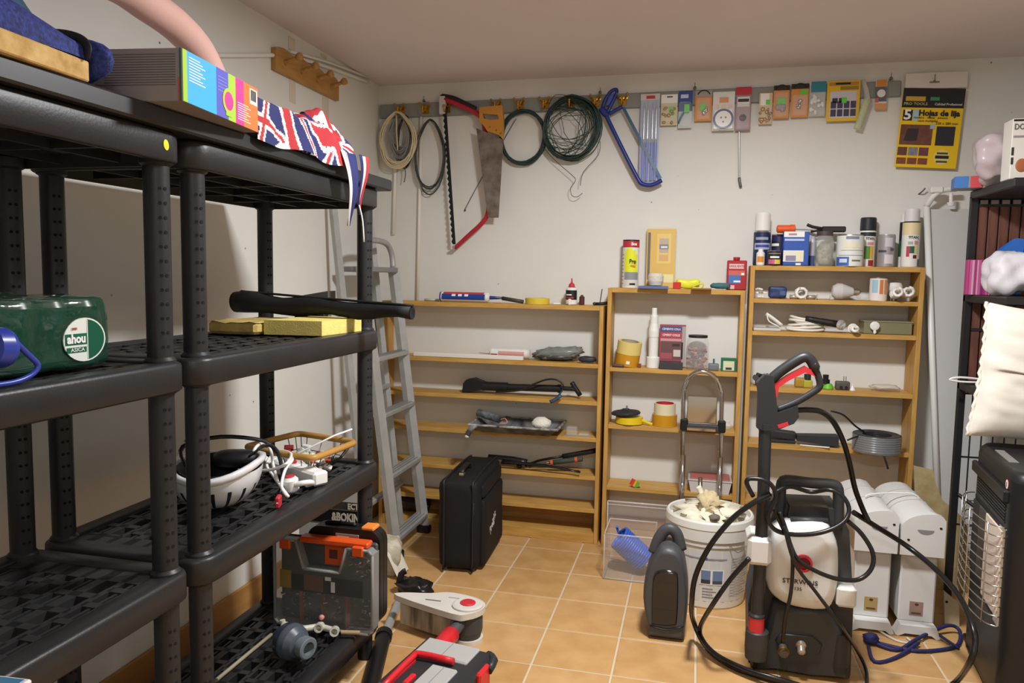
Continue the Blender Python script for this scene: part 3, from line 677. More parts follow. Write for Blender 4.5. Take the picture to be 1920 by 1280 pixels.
b = B(); b.grid(lambda u, v: (-.375+(.135-.03*u)*cos(pi*v), -2.62+.385*u+.01*sin(9*v), tz+.05+(.03+.20*(1-u**3.2))*sin(pi*v)**.6+.008*sin(v*22+u*3)*(1-u)), 24, 28, TEALF)
part(root, 'folded_cloth', b, 'dark teal folded cloth')
# printed box
root = thing('printed_box', 'long cardboard box with grey text side and rainbow coloured end panel', 'box', (-.33, -1.95, tz))
bx0 = B(); c0 = V((-.150, -2.083, tz+.001)); ang = math.degrees(math.atan2(.286, -.036))-90
BXM = TR(*c0) @ RZ(ang)          # local +Y runs along the coloured end, -X along the grey side
GB = mat('8d8680', .6)
LY = .286; LXB = .40; LH = .088
bx0 = B(BXM); bx0.bx(-LXB, 0, 0, LY, 0, LH, GB, .0012); part(root, 'carton', bx0)
b = B(BXM)
def strip(y0, y1, m, z0=0., z1=1.): b.bx(-.001, .0009, LY*y0, LY*y1, LH*z0+.0005, LH*z1-.0005, m)
LIME = mat('a9d23c', .5); SKY = mat('3fb2e8', .5); VIO = mat('5b5fc4', .5); PNK = mat('ea3c96', .5); ORN = mat('f47a3c', .5)
strip(.003, .05, LIME); strip(.05, .4, SKY); strip(.4, .56, VIO); strip(.56, .66, LIME); strip(.66, .78, PNK); strip(.78, .997, ORN); part(root, 'colour_panel', b, 'rainbow striped end panel')
b = B(BXM)
for k in range(9): b.bx(0, .0013, LY*.07, LY*(.2+.03*(k % 3)), LH*(.88-.055*k), LH*(.9-.055*k), WHT)
for k in range(8): b.bx(0, .0013, LY*.69, LY*(.88-.03*(k % 3)), LH*(.12+.05*k), LH*(.135+.05*k), WHT)
for k in range(5): b.bx(0, .0013, LY*.42, LY*.54, LH*(.82-.07*k), LH*(.835-.07*k), mat('8f95e0', .5))
part(root, 'print', b, 'white printed text lines')
b = B(BXM); b.lathe([(.024, 0, ORN), (.024, .0015, ORN), (.0175, .0016, LIME), (.0172, .0016, PNK), (.0005, .0017, PNK)], ORN, TR(.0005, LY*.56, LH*.4) @ RY(90), 20); b.bx(0, .002, LY*.52, LY*.6, LH*.08, LH*.16, LIME); part(root, 'logo', b, 'round orange and pink logo')
b = B(BXM); b.bx(0, .0015, LY*.87, LY*.985, LH*.58, LH*.93, WHT)
for k in range(9): b.bx(0, .002, LY*(.885+.0095*k), LY*(.889+.0095*k), LH*.66, LH*.9, BLK2)
part(root, 'barcode', b, 'white barcode panel')
b = B(BXM)
for k in range(13):
    b.bx(-LXB*.03-.13-.02*(k % 3 == 0), -LXB*.03, -.0008, 0, LH*(.88-.048*k), LH*(.892-.048*k), mat('635c58', .6))
    b.bx(-.31, -.18, -.0008, 0, LH*(.88-.048*k), LH*(.892-.048*k), mat('635c58', .6))
b.bx(-.0045, -.0015, -.0009, 0, 0, LH, mat('2c5a72', .5)); b.bx(-.0075, -.0045, -.0009, 0, 0, LH*.45, mat('b5532f', .5)); b.bx(-.165, -.164, -.0009, 0, .002, LH, mat('6d6661', .6))
part(root, 'text_side', b, 'lines of small grey print')
b = B(BXM); b.bx(-.19, -.10, LY*.1, LY*.5, LH, LH+.006, mat('c77a92', .5), .001); part(root, 'pink_flap', b, 'pink card flap')
# pink foam tube
NOO = mat('f0c3b6', .6, bump=.1, bscale=120)
b = B(); pts = [PX(-.52, 405, 150)+V((0, 0, -.02)), PX(-.52, 372, 95), PX(-.52, 330, 48), PX(-.52, 275, 8), PX(-.52, 215, -32), PX(-.52, 120, -66)]
b.tube(pts, .039, NOO, n=20, sub=5)
single('foam_tube', 'pale pink foam swimming tube curving up out of the picture behind the printed box', 'pool noodle', b)
# union flag bunting
FB, FR, FW = mat('242a62', .8), mat('b22f36', .8), mat('d6d0cc', .8)
def jack(u, v):
    u, v = (u*1.6) % 1, (v*1.0) % 1; x, y = u*2-1, (v*2-1)
    if abs(x) < .14 or abs(y) < .2: return FR
    if abs(x) < .24 or abs(y) < .34: return FW
    d = abs(abs(x)-abs(y))
    return FR if d < .07 else FW if d < .2 else FB
root = thing('flag_bunting', 'crumpled union flag cloth draped over the far end of the black board', 'flag', (-.24, -1.45, tz))
def fl1(u, v):
    y = -1.78+.46*u; p = min(v/.78, 1); q = max(0, (v-.78)/.22)
    x = -.46+.262*p+.006*q*sin(u*17)
    h = .03+.075*(1-u)**.7*(.45+.55*sin(pi*min(1, p*.9)))+.022*sin(7*u+3*p)*sin(pi*p*.9)+.045*sin(pi*p*.9)*u+.02*noise.noise(V((u*9, v*7, 2)))
    h = abs(h)*(1-q)+(-.006-.012*(.5+.5*sin(u*11)))*q
    return (x, y, tz+.004+h)
b = B(); b.grid(fl1, 150, 90, FB, True, lambda u, v: jack(u*1.25+.15*sin(v*4), v*1.9+.3*sin(u*7)+.2)); part(root, 'cloth', b)
def fl2(u, v):
    y = -1.43+.15*v+.012*sin(u*5); a = u*2.6
    x = -.36+.11*min(a, 1)+(.045*max(0, a-1) if a < 1.35 else .016+.006*(a-1.35)); z = tz+.014+.135*sin(min(a, 1.18)*2.5)*(1-.45*abs(v-.4))
    return (x, y, z+.014*noise.noise(V((u*8, v*6, 5))))
b = B(); b.grid(fl2, 120, 60, FB, True, lambda u, v: jack(u*.8+.1, v)); part(root, 'bunched_cloth', b)
def fl3(k, wid, L, x0, y0):
    def g(u, v):
        w = wid*(1-u*.92); return (x0+.012*sin(u*4+k)+.004*sin(v*9), y0+w*(v-.5)+.02*u, tz+.03-.03*(1-u)*0-L*u)
    return g
TL = [(0, .085, .19, -.193, -1.365, lambda u, v: FR if .2 < v < .4 else FW if v < .5 else FB), (1, .06, .155, -.189, -1.30, lambda u, v: FB if v < .5 else FW if v < .75 else FR)]
for k, w_, L_, x_, y_, mf in TL:
    b = B(); b.grid(fl3(k, w_, L_, x_, y_), 20, 10, FB, True, mf); part(root, 'pennant', b)
b = B(); b.tube([(-.197, -1.29, tz-.1), (-.19, -1.283, tz-.14), (-.188, -1.278, tz-.2)], .0022, mat('e8e4de', .7), n=5, sub=3); part(root, 'cord', b, 'white hanging cord')
# ================================================================ second tier from the top
Z3 = LEV[2]+.0005
# shrink wrapped cans
root = thing('can_pack', 'shrink wrapped pack of green drinks cans with an oval window in the wrap', 'can pack', (-.40, -2.25, Z3))
CX0, CX1, CY0, CY1, CH = -.56, -.312, -2.39, -2.078, .123
CAN = mat('1f5a48', .35, metal=.5); CANR = mat('cfd0cc', .25, metal=.9)
can = B(); can.lathe([(.026, 0), (.0325, .006), (.0325, .105, CAN), (.027, .115, CANR), (.027, .118, CANR), (.024, .1165, CANR), (.001, .1165, CANR)], CAN, TR(CX1-.038, CY1-.038, Z3+.002), 18)
first = part(root, 'can', can)
for i in range(3):
    for j in range(4):
        if i or j: inst(first, root, TR(-.0665*i, -.0665*j, 0))
WRAP = mat('1f4a38', .12, alpha=.62, spec=.8, bump=.6, bscale=22, coat=.6); WRG = mat('0f3d2b', .2)
b = B()
b.soft(((CX0+CX1)/2, (CY0+CY1)/2, Z3+CH/2+.001), ((CX1-CX0)/2, (CY1-CY0)/2, CH/2), .016, WRAP, 22, None, .006, 16., 3); part(root, 'plastic_wrap', b, 'glossy green shrink wrap')
b = B(); lx = CX1+.0006; yc, zc = PX(lx, 158, 636).y, PX(lx, 158, 636).z; RYY, RZZ = .046, .0375
def oval(t0, t1, k, rx_=1., x=0.): return [(RYY*rx_*cos(t0+(t1-t0)*i/k), RZZ*rx_*sin(t0+(t1-t0)*i/k)) for i in range(k+1)]
YZ = M(((0, 0, 1, 0), (1, 0, 0, 0), (0, 1, 0, 0), (0, 0, 0, 1)))
b.prism(oval(0, 2*pi*.98, 28), .0018, mat('dfe3da', .3), TR(lx, yc, zc) @ YZ)
part(root, 'oval_window', b, 'white rimmed oval window')
b = B(); b.prism([(p[0], p[1]) for p in oval(-pi/2+.12, pi/2-.12, 14, .93)], .0022, mat('12563f', .35), TR(lx, yc, zc) @ YZ)
b.bx(lx, lx+.0024, yc-.043, yc+.004, zc-.008, zc+.011, mat('17614a', .35)); b.bx(lx, lx+.0026, yc-.04, yc+.002, zc-.021, zc-.012, mat('17614a', .35)); b.bx(lx, lx+.0024, yc+.004, yc+.006, zc-.034, zc+.034, mat('cdd8cc', .4))
part(root, 'label', b, 'green can label')
b = B(); LXM = TR(lx+.0032, yc-.02, zc+.002) @ RZ(90) @ RX(90); b.txt('ahou', .021, WHT, LXM, .95, bold=.0008); b.txt('ASICA', .009, WHT, TR(lx+.0032, yc-.018, zc-.0165) @ RZ(90) @ RX(90), 1.2); b.txt('1890', .006, mat('b8572f', .5), TR(lx+.0032, yc-.024, zc+.0195) @ RZ(90) @ RX(90), 1.)
part(root, 'lettering', b, 'white brand lettering')
# blue handled bottle in front
BL = mat('2f3f9a', .3); root = thing('water_bottle', 'big water bottle lying flat with blue cap and blue carrying handle', 'bottle', (-.268, -2.40, Z3))
b = B(); b.lathe([(.0, 0), (.05, .005), (.058, .03), (.058, .2), (.045, .235), (.022, .262), (.02, .28)], mat('cfe0ea', .08, alpha=.35, spec=.7), TR(-.285, -2.68, Z3+.062) @ RX(-90), 20); part(root, 'body', b, 'clear plastic body')
q = PX(-.27, 12, 648); b = B(); b.lathe([(.029, 0), (.03, .02), (.028, .027), (.001, .028)], BL, TR(q.x, q.y-.03, q.z) @ RX(-90) @ RX(-6), 20); part(root, 'cap', b, 'blue screw cap')
hp = [PX(-.25, *p) for p in ((28, 640), (52, 664), (71, 684), (62, 700), (40, 712), (12, 719), (-30, 724))]; b = B(); b.tube(hp, .0042, BL, n=8, sub=4); part(root, 'handle', b, 'blue loop handle')
# foam sponges
FOAM = mat('ecd87a', .85, var=.15, vscale=60, bump=.35, bscale=300); FOAMD = mat('cfb469', .85, var=.3, vscale=30, bump=.4, bscale=200)
p = [(-.444, -1.369), (-.278, -1.352), (-.262, -1.135), (-.43, -1.135)]
b = B(TR(0, 0, Z3)); b.prism(p, .04, FOAM); b.add([], [], FOAM)
single('foam_slab', 'yellow foam slab on the shelf edge under the black fabric roll', 'foam', b)
b = B(TR(0, 0, Z3)); b.grid(lambda u, v: (-.60+.15*u, -1.40+.255*v, .033+.006*noise.noise(V((u*4, v*4, 0)))), 8, 12, FOAMD); b.bx(-.60, -.45, -1.40, -1.145, 0, .034, FOAMD, .008)
single('foam_offcut', 'dull tan foam offcut behind the yellow foam slab', 'foam', b)
root = thing('fabric_roll', 'long black fabric roll lying on yellow foam and sticking out past the shelf', 'bag', (-.42, -1.2, Z3+.04))
b = B(); A0, A1 = PY(-1.15, 442, 566), PY(-1.22, 772, 587)
A0 = V((A0.x, A0.y, A0.z)); A1 = V((A1.x, A1.y, Z3+.04+.022)); FK = mat('121214', .7, bump=.5, bscale=30)
N = 14; b.tube([A0.lerp(A1, i/N)+V((0, 0, .004*sin(i*1.1))) for i in range(N+1)], lambda t: (.032-.013*t+.003*sin(t*19), .030-.010*t+.002*sin(t*13)), FK, n=16, flat=(0, 0, 1)); part(root, 'cover', b)
b = B(); b.tube([A0+V((.02, 0, .034)), A0.lerp(A1, .5)+V((0, -.004, .028)), A1+V((.005, -.003, .022))], (.0035, .006), FK, n=6, sub=6, flat=(0, 0, 1)); part(root, 'seam_flap', b)
b = B(); b.lathe([(.0175, 0), (.0175, .004), (.0145, .0045), (.0005, .002)], BLACK, axm(A1-(A1-A0).normalized()*.002, A1+(A1-A0)), 16); part(root, 'end_ring', b)
q0 = [PY(-1.12, *p) for p in ((548, 556), (617, 546), (622, 556))]
xa, xb = PY(-1.09, 546, 556).x, PY(-1.09, 622, 550).x; b = B(); b.prism([(xa, Z3+.07), (xb, Z3+.07), (xb, PY(-1.09, 618, 545).z), (xa+.01, PY(-1.09, 548, 557).z)], .05, mat('5a5955', .6), TR(0, -1.065, 0) @ XZ); b.bx(xa+.02, xb-.02, -1.105, -1.075, Z3, Z3+.0705, mat('4a4946', .6))
single('grey_tray', 'thin grey tray lying behind the black fabric roll', 'tray', b)
# ================================================================ third tier
Z2 = LEV[1]+.0005
# helmet
HW, HB = mat('d9d9da', .3, coat=.4), mat('17171a', .5)
hc = V((-.435, -1.60, Z2)); root = thing('cycle_helmet', 'white and black cycle helmet lying upside down on the middle shelf', 'helmet', hc, 18)
RXM = WM[root.name]
b = B(RXM); vents = []
def shell(u, v):
    a = 2*pi*u; t = v*.5*pi; rr = cos(t)**.75 if t < pi/2 else 0
    return (.105*rr*cos(a), .145*rr*sin(a)*(1+.1*sin(a)), .095*(1-sin(t))+.001)
def shellm(u, v):
    k = (u*16) % 1; return HB if (.25 < v < .72 and .38 < k < .72) or (v > .3 and k < .12) else HW
b.grid(shell, 64, 24, HW, True, shellm); part(root, 'shell', b, 'white ribbed shell')
b = B(RXM); ringp = [(.104*cos(2*pi*k/28), .146*sin(2*pi*k/28)*(1+.1*sin(2*pi*k/28)), .1+.012*cos(4*pi*k/28)) for k in range(28)]
b.tube(ringp, (.011, .009), HW, n=8, closed=True); part(root, 'rim', b, 'glossy white rim')
b = B(RXM); b.grid(lambda u, v: (.094*cos(2*pi*u)*(1-.45*v), .134*sin(2*pi*u)*(1-.45*v), .104-.07*v), 32, 8, HB)
b.tube([(-.08, -.06, .10), (-.05, -.02, .06), (0, .02, .05), (.06, .05, .06), (.085, .08, .10)], (.004, .014), HB, n=8, sub=4); b.tube([(.08, -.07, .1), (.04, -.02, .06), (-.03, .03, .055), (-.08, .07, .1)], (.004, .014), HB, n=8, sub=4)
b.ell((.02, .09, .095), (.06, .035, .022), HB, 14, 8, .7); part(root, 'padding', b, 'black padding')
b = B(RXM); b.tube([(.06, .06, .105), (.1, .09, .13), (.125, .11, .10), (.14, .09, .03), (.13, .06, .004)], (.0015, .006), HB, n=6, sub=4); b.tube([(-.06, -.05, .11), (-.09, .02, .142), (-.02, .1, .15), (.08, .14, .13), (.115, .13, .1)], (.003, .006), HB, n=6, sub=4); part(root, 'strap', b, 'black chin straps')
# red tag
b = B(); q = PZ(Z2+.02, 522, 936); b.bx(-.006, .006, -.016, .016, 0, .028, REDP, .003, TR(q.x, q.y, Z2+.001) @ RZ(20))
b.bx(-.003, .003, -.0165, .0165, .012, .016, WHT, .001, TR(q.x, q.y, Z2+.001) @ RZ(20))
single('red_tag', 'small red tag lying between the helmet and the white socket block', 'tag', b)
# extension lead
WP = mat('e9e8e3', .35); root = thing('extension_lead', 'white mains extension socket with bundled white cable', 'extension lead', (-.37, -1.38, Z2))
a, c = PZ(Z2+.02, 505, 868), PZ(Z2+.02, 603, 898); d = (c-a).normalized(); X = M.Translation((a+c)/2) @ d.to_track_quat('X', 'Z').to_matrix().to_4x4()
L = (c-a).length/2; b = B(X); b.bx(-L, L, -.024, .024, -.018, .02, WP, .006); part(root, 'socket_block', b)
for k in (-1, 0, 1):
    b = B(X); b.lathe([(.019, .0199), (.019, .0215), (.0165, .0215), (.016, .0195), (.0005, .0195)], WP, TR(k*L*.6, 0, 0), 16); part(root, 'socket', b)
q = PZ(Z2+.022, 545, 908); b = B(TR(q.x, q.y, Z2+.024) @ RZ(-20) @ RX(8)); b.lathe([(.017, -.02), (.021, -.015), (.021, .012), (.013, .02), (.012, .022, REDP), (.0005, .023, REDP)], WP, M(), 16); b.tube([(.018, 0, 0), (.035, .01, .004), (.04, .03, 0), (.03, .045, -.01), (.012, .04, -.016)], .0075, WP, n=8, sub=4); part(root, 'plug', b, 'white plug with red ring')
b = B(); cab = [PZ(Z2+.03, 520, 900), PZ(Z2+.05, 512, 870), PZ(Z2+.09, 508, 846), PZ(Z2+.11, 497, 830), PZ(Z2+.12, 480, 838), PZ(Z2+.09, 472, 860), PZ(Z2+.05, 480, 880), PZ(Z2+.06, 510, 880), PZ(Z2+.09, 538, 868), PZ(Z2+.08, 545, 850), PZ(Z2+.07, 520, 846), PZ(Z2+.05, 500, 870), PZ(Z2+.03, 515, 895), PZ(Z2+.02, 540, 930), PZ(Z2+.04, 528, 912), PZ(Z2+.07, 535, 880), PZ(Z2+.075, 548, 862), PZ(Z2+.05, 540, 856), PZ(Z2+.03, 510, 866)]
b.tube(cab, .0042, WP, n=8, sub=5); part(root, 'cable', b, 'white looped cable')
# basket
WD = mat('b98b45', .45, var=.18, vscale=10); root = thing('wire_basket', 'wire basket with thick bent wood rim, full of small hardware', 'basket', (-.41, -1.215, Z2))
rz_ = Z2+.072; ctr = [PZ(rz_, 458, 838), PZ(rz_, 560, 812), PZ(rz_, 668, 829), PZ(rz_, 585, 860)]
cc = sum(ctr, V((0, 0, 0)))/4
rim = []
for i in range(4):
    p0, p1, p2 = ctr[i-1], ctr[i], ctr[(i+1) % 4]
    rim += [p1.lerp(p0, .22), p1.lerp(cc, .06), p1.lerp(p2, .22)]
b = B(); b.tube(rim, (.0095, .0095), WD, n=10, closed=True, sub=5); part(root, 'rim', b, 'bent wood rim')
path = smooth_path(rim, 5, True); low = [cc+(p-cc)*.55+V((0, 0, -.068)) for p in path]
WIRE = mat('5b5a58', .35, metal=.8)
b = B()
for k in range(0, len(path), 3): b.tube([path[k], path[k].lerp(low[k], .5)+V((0, 0, -.008)), low[k]], .0014, WIRE, n=5)
b.tube(low, .002, WIRE, n=5, closed=True); b.tube([p.lerp(q, .5)+V((0, 0, -.006)) for p, q in zip(path, low)], .0014, WIRE, n=5, closed=True)
h = len(low)//2
for k in range(0, h, 3): b.tube([low[k], low[-k-1]], .0013, WIRE, n=5)
part(root, 'wire_mesh', b, 'thin wire mesh', 'stuff')
random.seed(11)
cols = [mat('e9e7e0', .4), mat('d8d4ca', .4), mat('c9c6c0', .35), mat('e2dfc0', .4), mat('b33a35', .5), mat('6d6a66', .4, metal=.6), mat('f0f0ec', .3)]
b = B()
for k in range(60):
    t = random.uniform(0, 1); q = cc+V((random.uniform(-.085, .085), random.uniform(-.09, .09), random.uniform(-.06, -.028)))
    b.bx(-.014, .014, -.008, .008, -.006, .006, random.choice(cols), .002, M.Translation(q) @ M.Rotation(random.uniform(0, 3), 4, V((random.random(), random.random(), random.random()+.1))))
o = single('hardware_bits', 'jumble of small white and metal fittings filling the wire basket', 'fittings', b, None, None, 'stuff')
b = B(); b.tube([cc+V((-.02, -.06, -.03)), cc+V((.07, .06, .02)), cc+V((.11, .1, .035))], .003, WHT, n=6)
b2 = b; single('white_rod', 'thin white rod propped across the wire basket rim', 'rod', b2)
# blue lidded box in the corner nearest the camera
root = thing('lidded_box', 'shallow box with blue top and cream rim on the nearest shelf corner', 'box', (-.27, -2.5, Z2))
q = PZ(Z2+.028, 62, 1270); q2 = PZ(Z2+.028, 0, 1252)
b = B(TR(q.x, q.y, Z2) @ RZ(4)); b.bx(-.24, 0, -.26, 0, .001, .027, mat('d8d2c4', .5), .003); part(root, 'tray', b)
b = B(TR(q.x, q.y, Z2) @ RZ(4)); b.bx(-.234, -.006, -.254, -.006, .027, .0285, mat('3f6f8f', .3), .001); part(root, 'blue_top', b, 'blue top panel')
# ================================================================ lowest tier
Z1 = LEV[0]+.0005
# organiser case
root = thing('organiser_case', 'clear plastic organiser case with orange carrying top and screws inside', 'organiser case', (-.35, -1.235, Z1), 0)
ORA = mat('e2571f', .4); SMK = mat('8f928e', .15, alpha=.2, spec=.7, coat=.4); FRM = mat('a9aaa6', .25, alpha=.55, spec=.6)
x0, x1, z0, z1 = rc(516, 1016, 699, 1168, -1.235); z0 = Z1+.0055
yb, yf = -1.19, -1.238
b = B(); W_ = x1-x0; H_ = z1-z0
b.bx(x0, x1, yb-.012, yb, z0, z1, mat('4a4b48', .5), .012); part(root, 'back_tray', b, 'dark grey tray')
b = B(); out = [(x0+.012, z0), (x1-.012, z0), (x1, z0+.012), (x1, z1-.025), (x1-.014, z1-.012), (x1-W_*.26, z1-.012), (x1-W_*.33, z1-H_*.33), (x0+W_*.3, z1-H_*.33), (x0+W_*.22, z1-.004), (x0+.012, z1-.004), (x0, z1-.02), (x0, z0+.012)]
slab(b, out, yf+.003, .003, SMK, raw=True); part(root, 'clear_lid', b, 'clear lid')
b = B()
for k in range(len(out)):
    p, q = out[k], out[(k+1) % len(out)]; b.tube([(p[0], yf, p[1]), (q[0], yf, q[1])], .0045, FRM, n=6)
    b.add([V((p[0], yf, p[1])), V((q[0], yf, q[1])), V((q[0], yb, q[1])), V((p[0], yb, p[1]))], [(0, 1, 2, 3)], FRM)
part(root, 'case_edge', b, 'frosted case edge')
b = B(); b.bx(x0+W_*.24, x1-W_*.06, yf+.01, yb, z1-.012, z1+.006, ORA, .004); part(root, 'carrying_handle', b, 'orange carrying handle')
for fx in (.06, .8):
    b = B(); b.bx(x0+W_*fx, x0+W_*(fx+.11), yf-.006, yf+.008, z1-.032, z1-.002, ORA, .003); part(root, 'latch', b, 'orange latch')
b = B(); b.bx(x0+W_*.47, x0+W_*.68, yb-.016, yb-.011, z1-H_*.3, z1-.018, mat('c4521f', .5), .001); b.bx(x0+W_*.52, x0+W_*.6, yb-.0185, yb-.015, z1-H_*.22, z1-H_*.12, mat('5a2f28', .5)); part(root, 'paper_label', b, 'orange paper label')
b = B()
b.bx(x0+W_*.05, x0+W_*.165, yf+.003, yf+.006, z0+H_*.42, z0+H_*.63, mat('b8932a', .5), .001); part(root, 'yellow_label', b, 'yellow label')
b = B(); b.bx(x0+W_*.17, x0+W_*.9, yf+.003, yf+.006, z0+H_*.4, z0+H_*.6, mat('1d1b1e', .5), .001); b.bx(x0+W_*.3, x0+W_*.5, yf+.002, yf+.004, z0+H_*.42, z0+H_*.6, mat('6b4236', .6), .001); b.bx(x0+W_*.58, x0+W_*.62, yf+.002, yf+.004, z0+H_*.43, z0+H_*.55, WHT); b.bx(x0+W_*.52, x0+W_*.58, yf+.002, yf+.004, z0+H_*.56, z0+H_*.6, WHT); part(root, 'printed_band', b, 'dark printed band')
for fx in (.25, .48, .72):
    b = B(); b.bx(x0+W_*fx-.0012, x0+W_*fx+.0012, yf+.006, yb-.012, z0+.004, z0+H_*.4, mat('8a4a3c', .5)); part(root, 'divider', b)
b = B(); random.seed(21)
for k in range(150):
    fx, fz = random.uniform(.03, .97), random.uniform(.03, .36)
    if k > 90: fx, fz = random.uniform(.74, .97), random.uniform(.62, .88)
    q = V((x0+W_*fx, random.uniform(yf+.012, yb-.014), z0+H_*fz)); b.bx(-.006, .006, -.0018, .0018, -.0018, .0018, random.choice((STEEL, DARKSTEEL, mat('8a7a58', .4, metal=.6))), 0, M.Translation(q) @ M.Rotation(random.uniform(0, 3), 4, V((random.random(), random.random(), random.random()+.1))))
part(root, 'screws', b, None, 'stuff')
# tool case
root = thing('tool_case', 'tall black tool case with orange latch and silver name plate behind the organiser', 'tool case', (-.29, -1.13, Z1))
x0, x1, z0, z1 = rc(585, 985, 719, 1170, -1.16); z0 = Z1+.002
for ya, yc_ in ((-1.186, -1.158), (-1.156, -1.13)):
    b = B(); slab(b, [(p[0], p[1]) for p in rrect(x0, x1, z0, z1, .04, 6)], yc_, abs(yc_-ya), BLACK, True, raw=True); part(root, 'case_half', b)
b = B(); b.bx(x1-.064, x1-.022, -1.182, -1.136, z1-.004, z1+.009, mat('f08a3a', .4), .004); part(root, 'latch', b, 'orange latch')
b = B(); b.bx(x1-.145, x1-.068, -1.1885, -1.185, z1-.058, z1-.016, mat('8d8a80', .35, metal=.4), .002)
for k in range(2): b.bx(x1-.138, x1-.1, -1.1895, -1.188, z1-.03-.016*k, z1-.024-.016*k, mat('c9c2a8', .4))
for k in range(2): b.bx(x1-.094+.012*k, x1-.087+.012*k, -1.1895, -1.188, z1-.05, z1-.04, mat('ece6d0', .4))
part(root, 'name_plate', b, 'silver name plate')
b = B(); b.tube([(x0+.05, -1.157, z1), (x0+.055, -1.157, z1+.005), (x1-.1, -1.157, z1+.005), (x1-.095, -1.157, z1)], .006, BLACK, n=8, sub=2); part(root, 'handle', b)
# box with lettering standing behind
root = thing('lettered_carton', 'white carton with black band of big cream capital letters, behind the tool case', 'box', (-.44, -.93, 0))
x0, x1 = PY(-.95, 560, 950).x, PY(-.95, 687, 950).x; zt = PY(-.95, 670, 905).z
b = B(); b.bx(x0, x1, -.95, -.925, .0, zt, mat('d8d5ce', .6), .002); part(root, 'carton', b)
zb1, zb2 = PY(-.95, 660, 978).z, PY(-.95, 660, 940).z
b = B(); b.bx(x0, x1, -.9512, -.95, zb1-.01, zb1+.036, mat('191817', .6)); b.bx(x0, x1, -.9512, -.95, zb1+.04, zb1+.066, mat('4a453e', .6)); part(root, 'dark_band', b, 'black lettering band')
b = B(); CRM = mat('ece5cf', .5); b.txt('&BOKING', .038, CRM, facing(x1-.004, -.9526, zb1+.012), .72, al='RIGHT', bold=.0016); b.txt('ECTRE', .027, CRM, facing(x1-.004, -.9526, zb1+.051), .8, al='RIGHT', bold=.001); part(root, 'lettering', b, 'cream capital letters')
# siphon valve
root = thing('pump_body', 'round blue grey plastic pump body with threaded outlet', 'pump', (-.38, -1.37, Z1))
c = PZ(Z1+.05, 545, 1203); NV = mat('2a3346', .3, var=.2, vscale=20); NV2 = mat('4d545c', .35)
ax = (PZ(Z1+.05, 590, 1222)-c).normalized(); X = M.Translation((c.x, c.y, Z1+.052)) @ ax.to_track_quat('Z', 'Y').to_matrix().to_4x4()
b = B(X); b.lathe([(.0, -.045), (.03, -.042), (.046, -.022), (.05, -.006), (.05, .0), (.05, .006, NV2), (.046, .02, NV2), (.034, .036, NV2), (.024, .042, NV2)], NV, M(), 22); part(root, 'bulb', b)
b = B(X); b.lathe([(.024, .04), (.024, .05), (.03, .052), (.03, .072), (.0265, .074), (.018, .074), (.018, .05), (.0005, .05)], mat('6f787c', .35), M(), 18)
part(root, 'threaded_outlet', b, 'grey threaded outlet')
root = thing('pipe_fitting', 'line of white pipe elbows and valves with wooden handle in front of organiser', 'pipe fitting', (-.38, -1.25, Z1))
fp = [PZ(Z1+.03, 532, 1172), PZ(Z1+.03, 560, 1180), PZ(Z1+.025, 600, 1174), PZ(Z1+.022, 628, 1182), PZ(Z1+.018, 640, 1185), PZ(Z1+.016, 675, 1186)]
CW = mat('c9c6b4', .4)
b = B(); b.cyl(fp[0], fp[1], .012, CW); b.cyl(fp[0]+V((0, 0, -.01)), fp[0]+V((-.004, 0, .016)), .008, CW); b.cyl(fp[1], fp[2], .0095, CW); b.lathe([(.0135, -.006), (.0135, .022), (.009, .022), (.009, .0)], CW, axm(fp[2], fp[2]+V((.25, -.9, .2))), 14); b.cyl(fp[2], fp[3], .009, CW); b.lathe([(.0135, -.006), (.0135, .02), (.009, .02), (.009, .0)], CW, axm(fp[3], fp[3]+V((.35, -.9, .25))), 14); part(root, 'pipe_run', b)
b = B(); b.cyl(fp[4], fp[5], .0065, mat('a58d68', .6)); part(root, 'stick_handle', b, 'tan stick handle')
b = B(); q = PY(-1.255, 603, 1157); b.ell((q.x, q.y, q.z), (.009, .008, .008), mat('d78f86', .5), 10, 6); part(root, 'pink_stopper', b, 'pink stopper')
b = B(); a, c = PZ(Z1+.006, 405, 1275), PZ(Z1+.006, 508, 1190); b.tube([a, c], (.0075, .0055), mat('a59a80', .6), n=8)
single('wooden_stick', 'pale wooden stick lying along the lowest shelf grid', 'stick', b)
# ================================================================ things on the three bookshelves
IY = .185
def SX(px, py, y=IY): return PY(y, px, py).x
def SZ(px, py, y=IY): return PY(y, px, py).z
def can_(name, label, cat, pxl, pxr, pyt, pyb, z, y, prof, m, extra=(), group=None, n=18, parts=()):
    """round thing standing on a shelf. prof: list of (radius fraction, height fraction, material)"""
    x0, x1 = SX(pxl, (pyt+pyb)/2, y), SX(pxr, (pyt+pyb)/2, y); r = (x1-x0)/2; h = SZ((pxl+pxr)/2, pyt, y)-z; c = (x0+x1)/2
    root = thing(name, label, cat, (c, y, z), 0, group)
    b = B(); b.lathe([(p[0]*r, .0005+p[1]*h, p[2] if len(p) > 2 else m) for p in prof], m, TR(c, y, z), n); part(root, 'body', b)
    for nm, pf, mm, lb in parts:
        b = B(); b.lathe([(p[0]*r, p[1]*h, p[2] if len(p) > 2 else mm) for p in pf], mm, TR(c, y, z), n); part(root, nm, b, lb)
    return root, c, r, h
def wrap(b, c, r, z0, z1, a0, a1, m, y, d=.0006, k=8):
    """printed patch following a cylinder; angles from the -Y direction"""
    rr = r+d; vs = []
    for i in range(k+1):
        t = radians(a0+(a1-a0)*i/k); vs += [V((c+rr*sin(t), y-rr*cos(t), z0)), V((c+rr*sin(t), y-rr*cos(t), z1))]
    b.add(vs, [(2*i, 2*i+2, 2*i+3, 2*i+1) for i in range(k)], m, True)
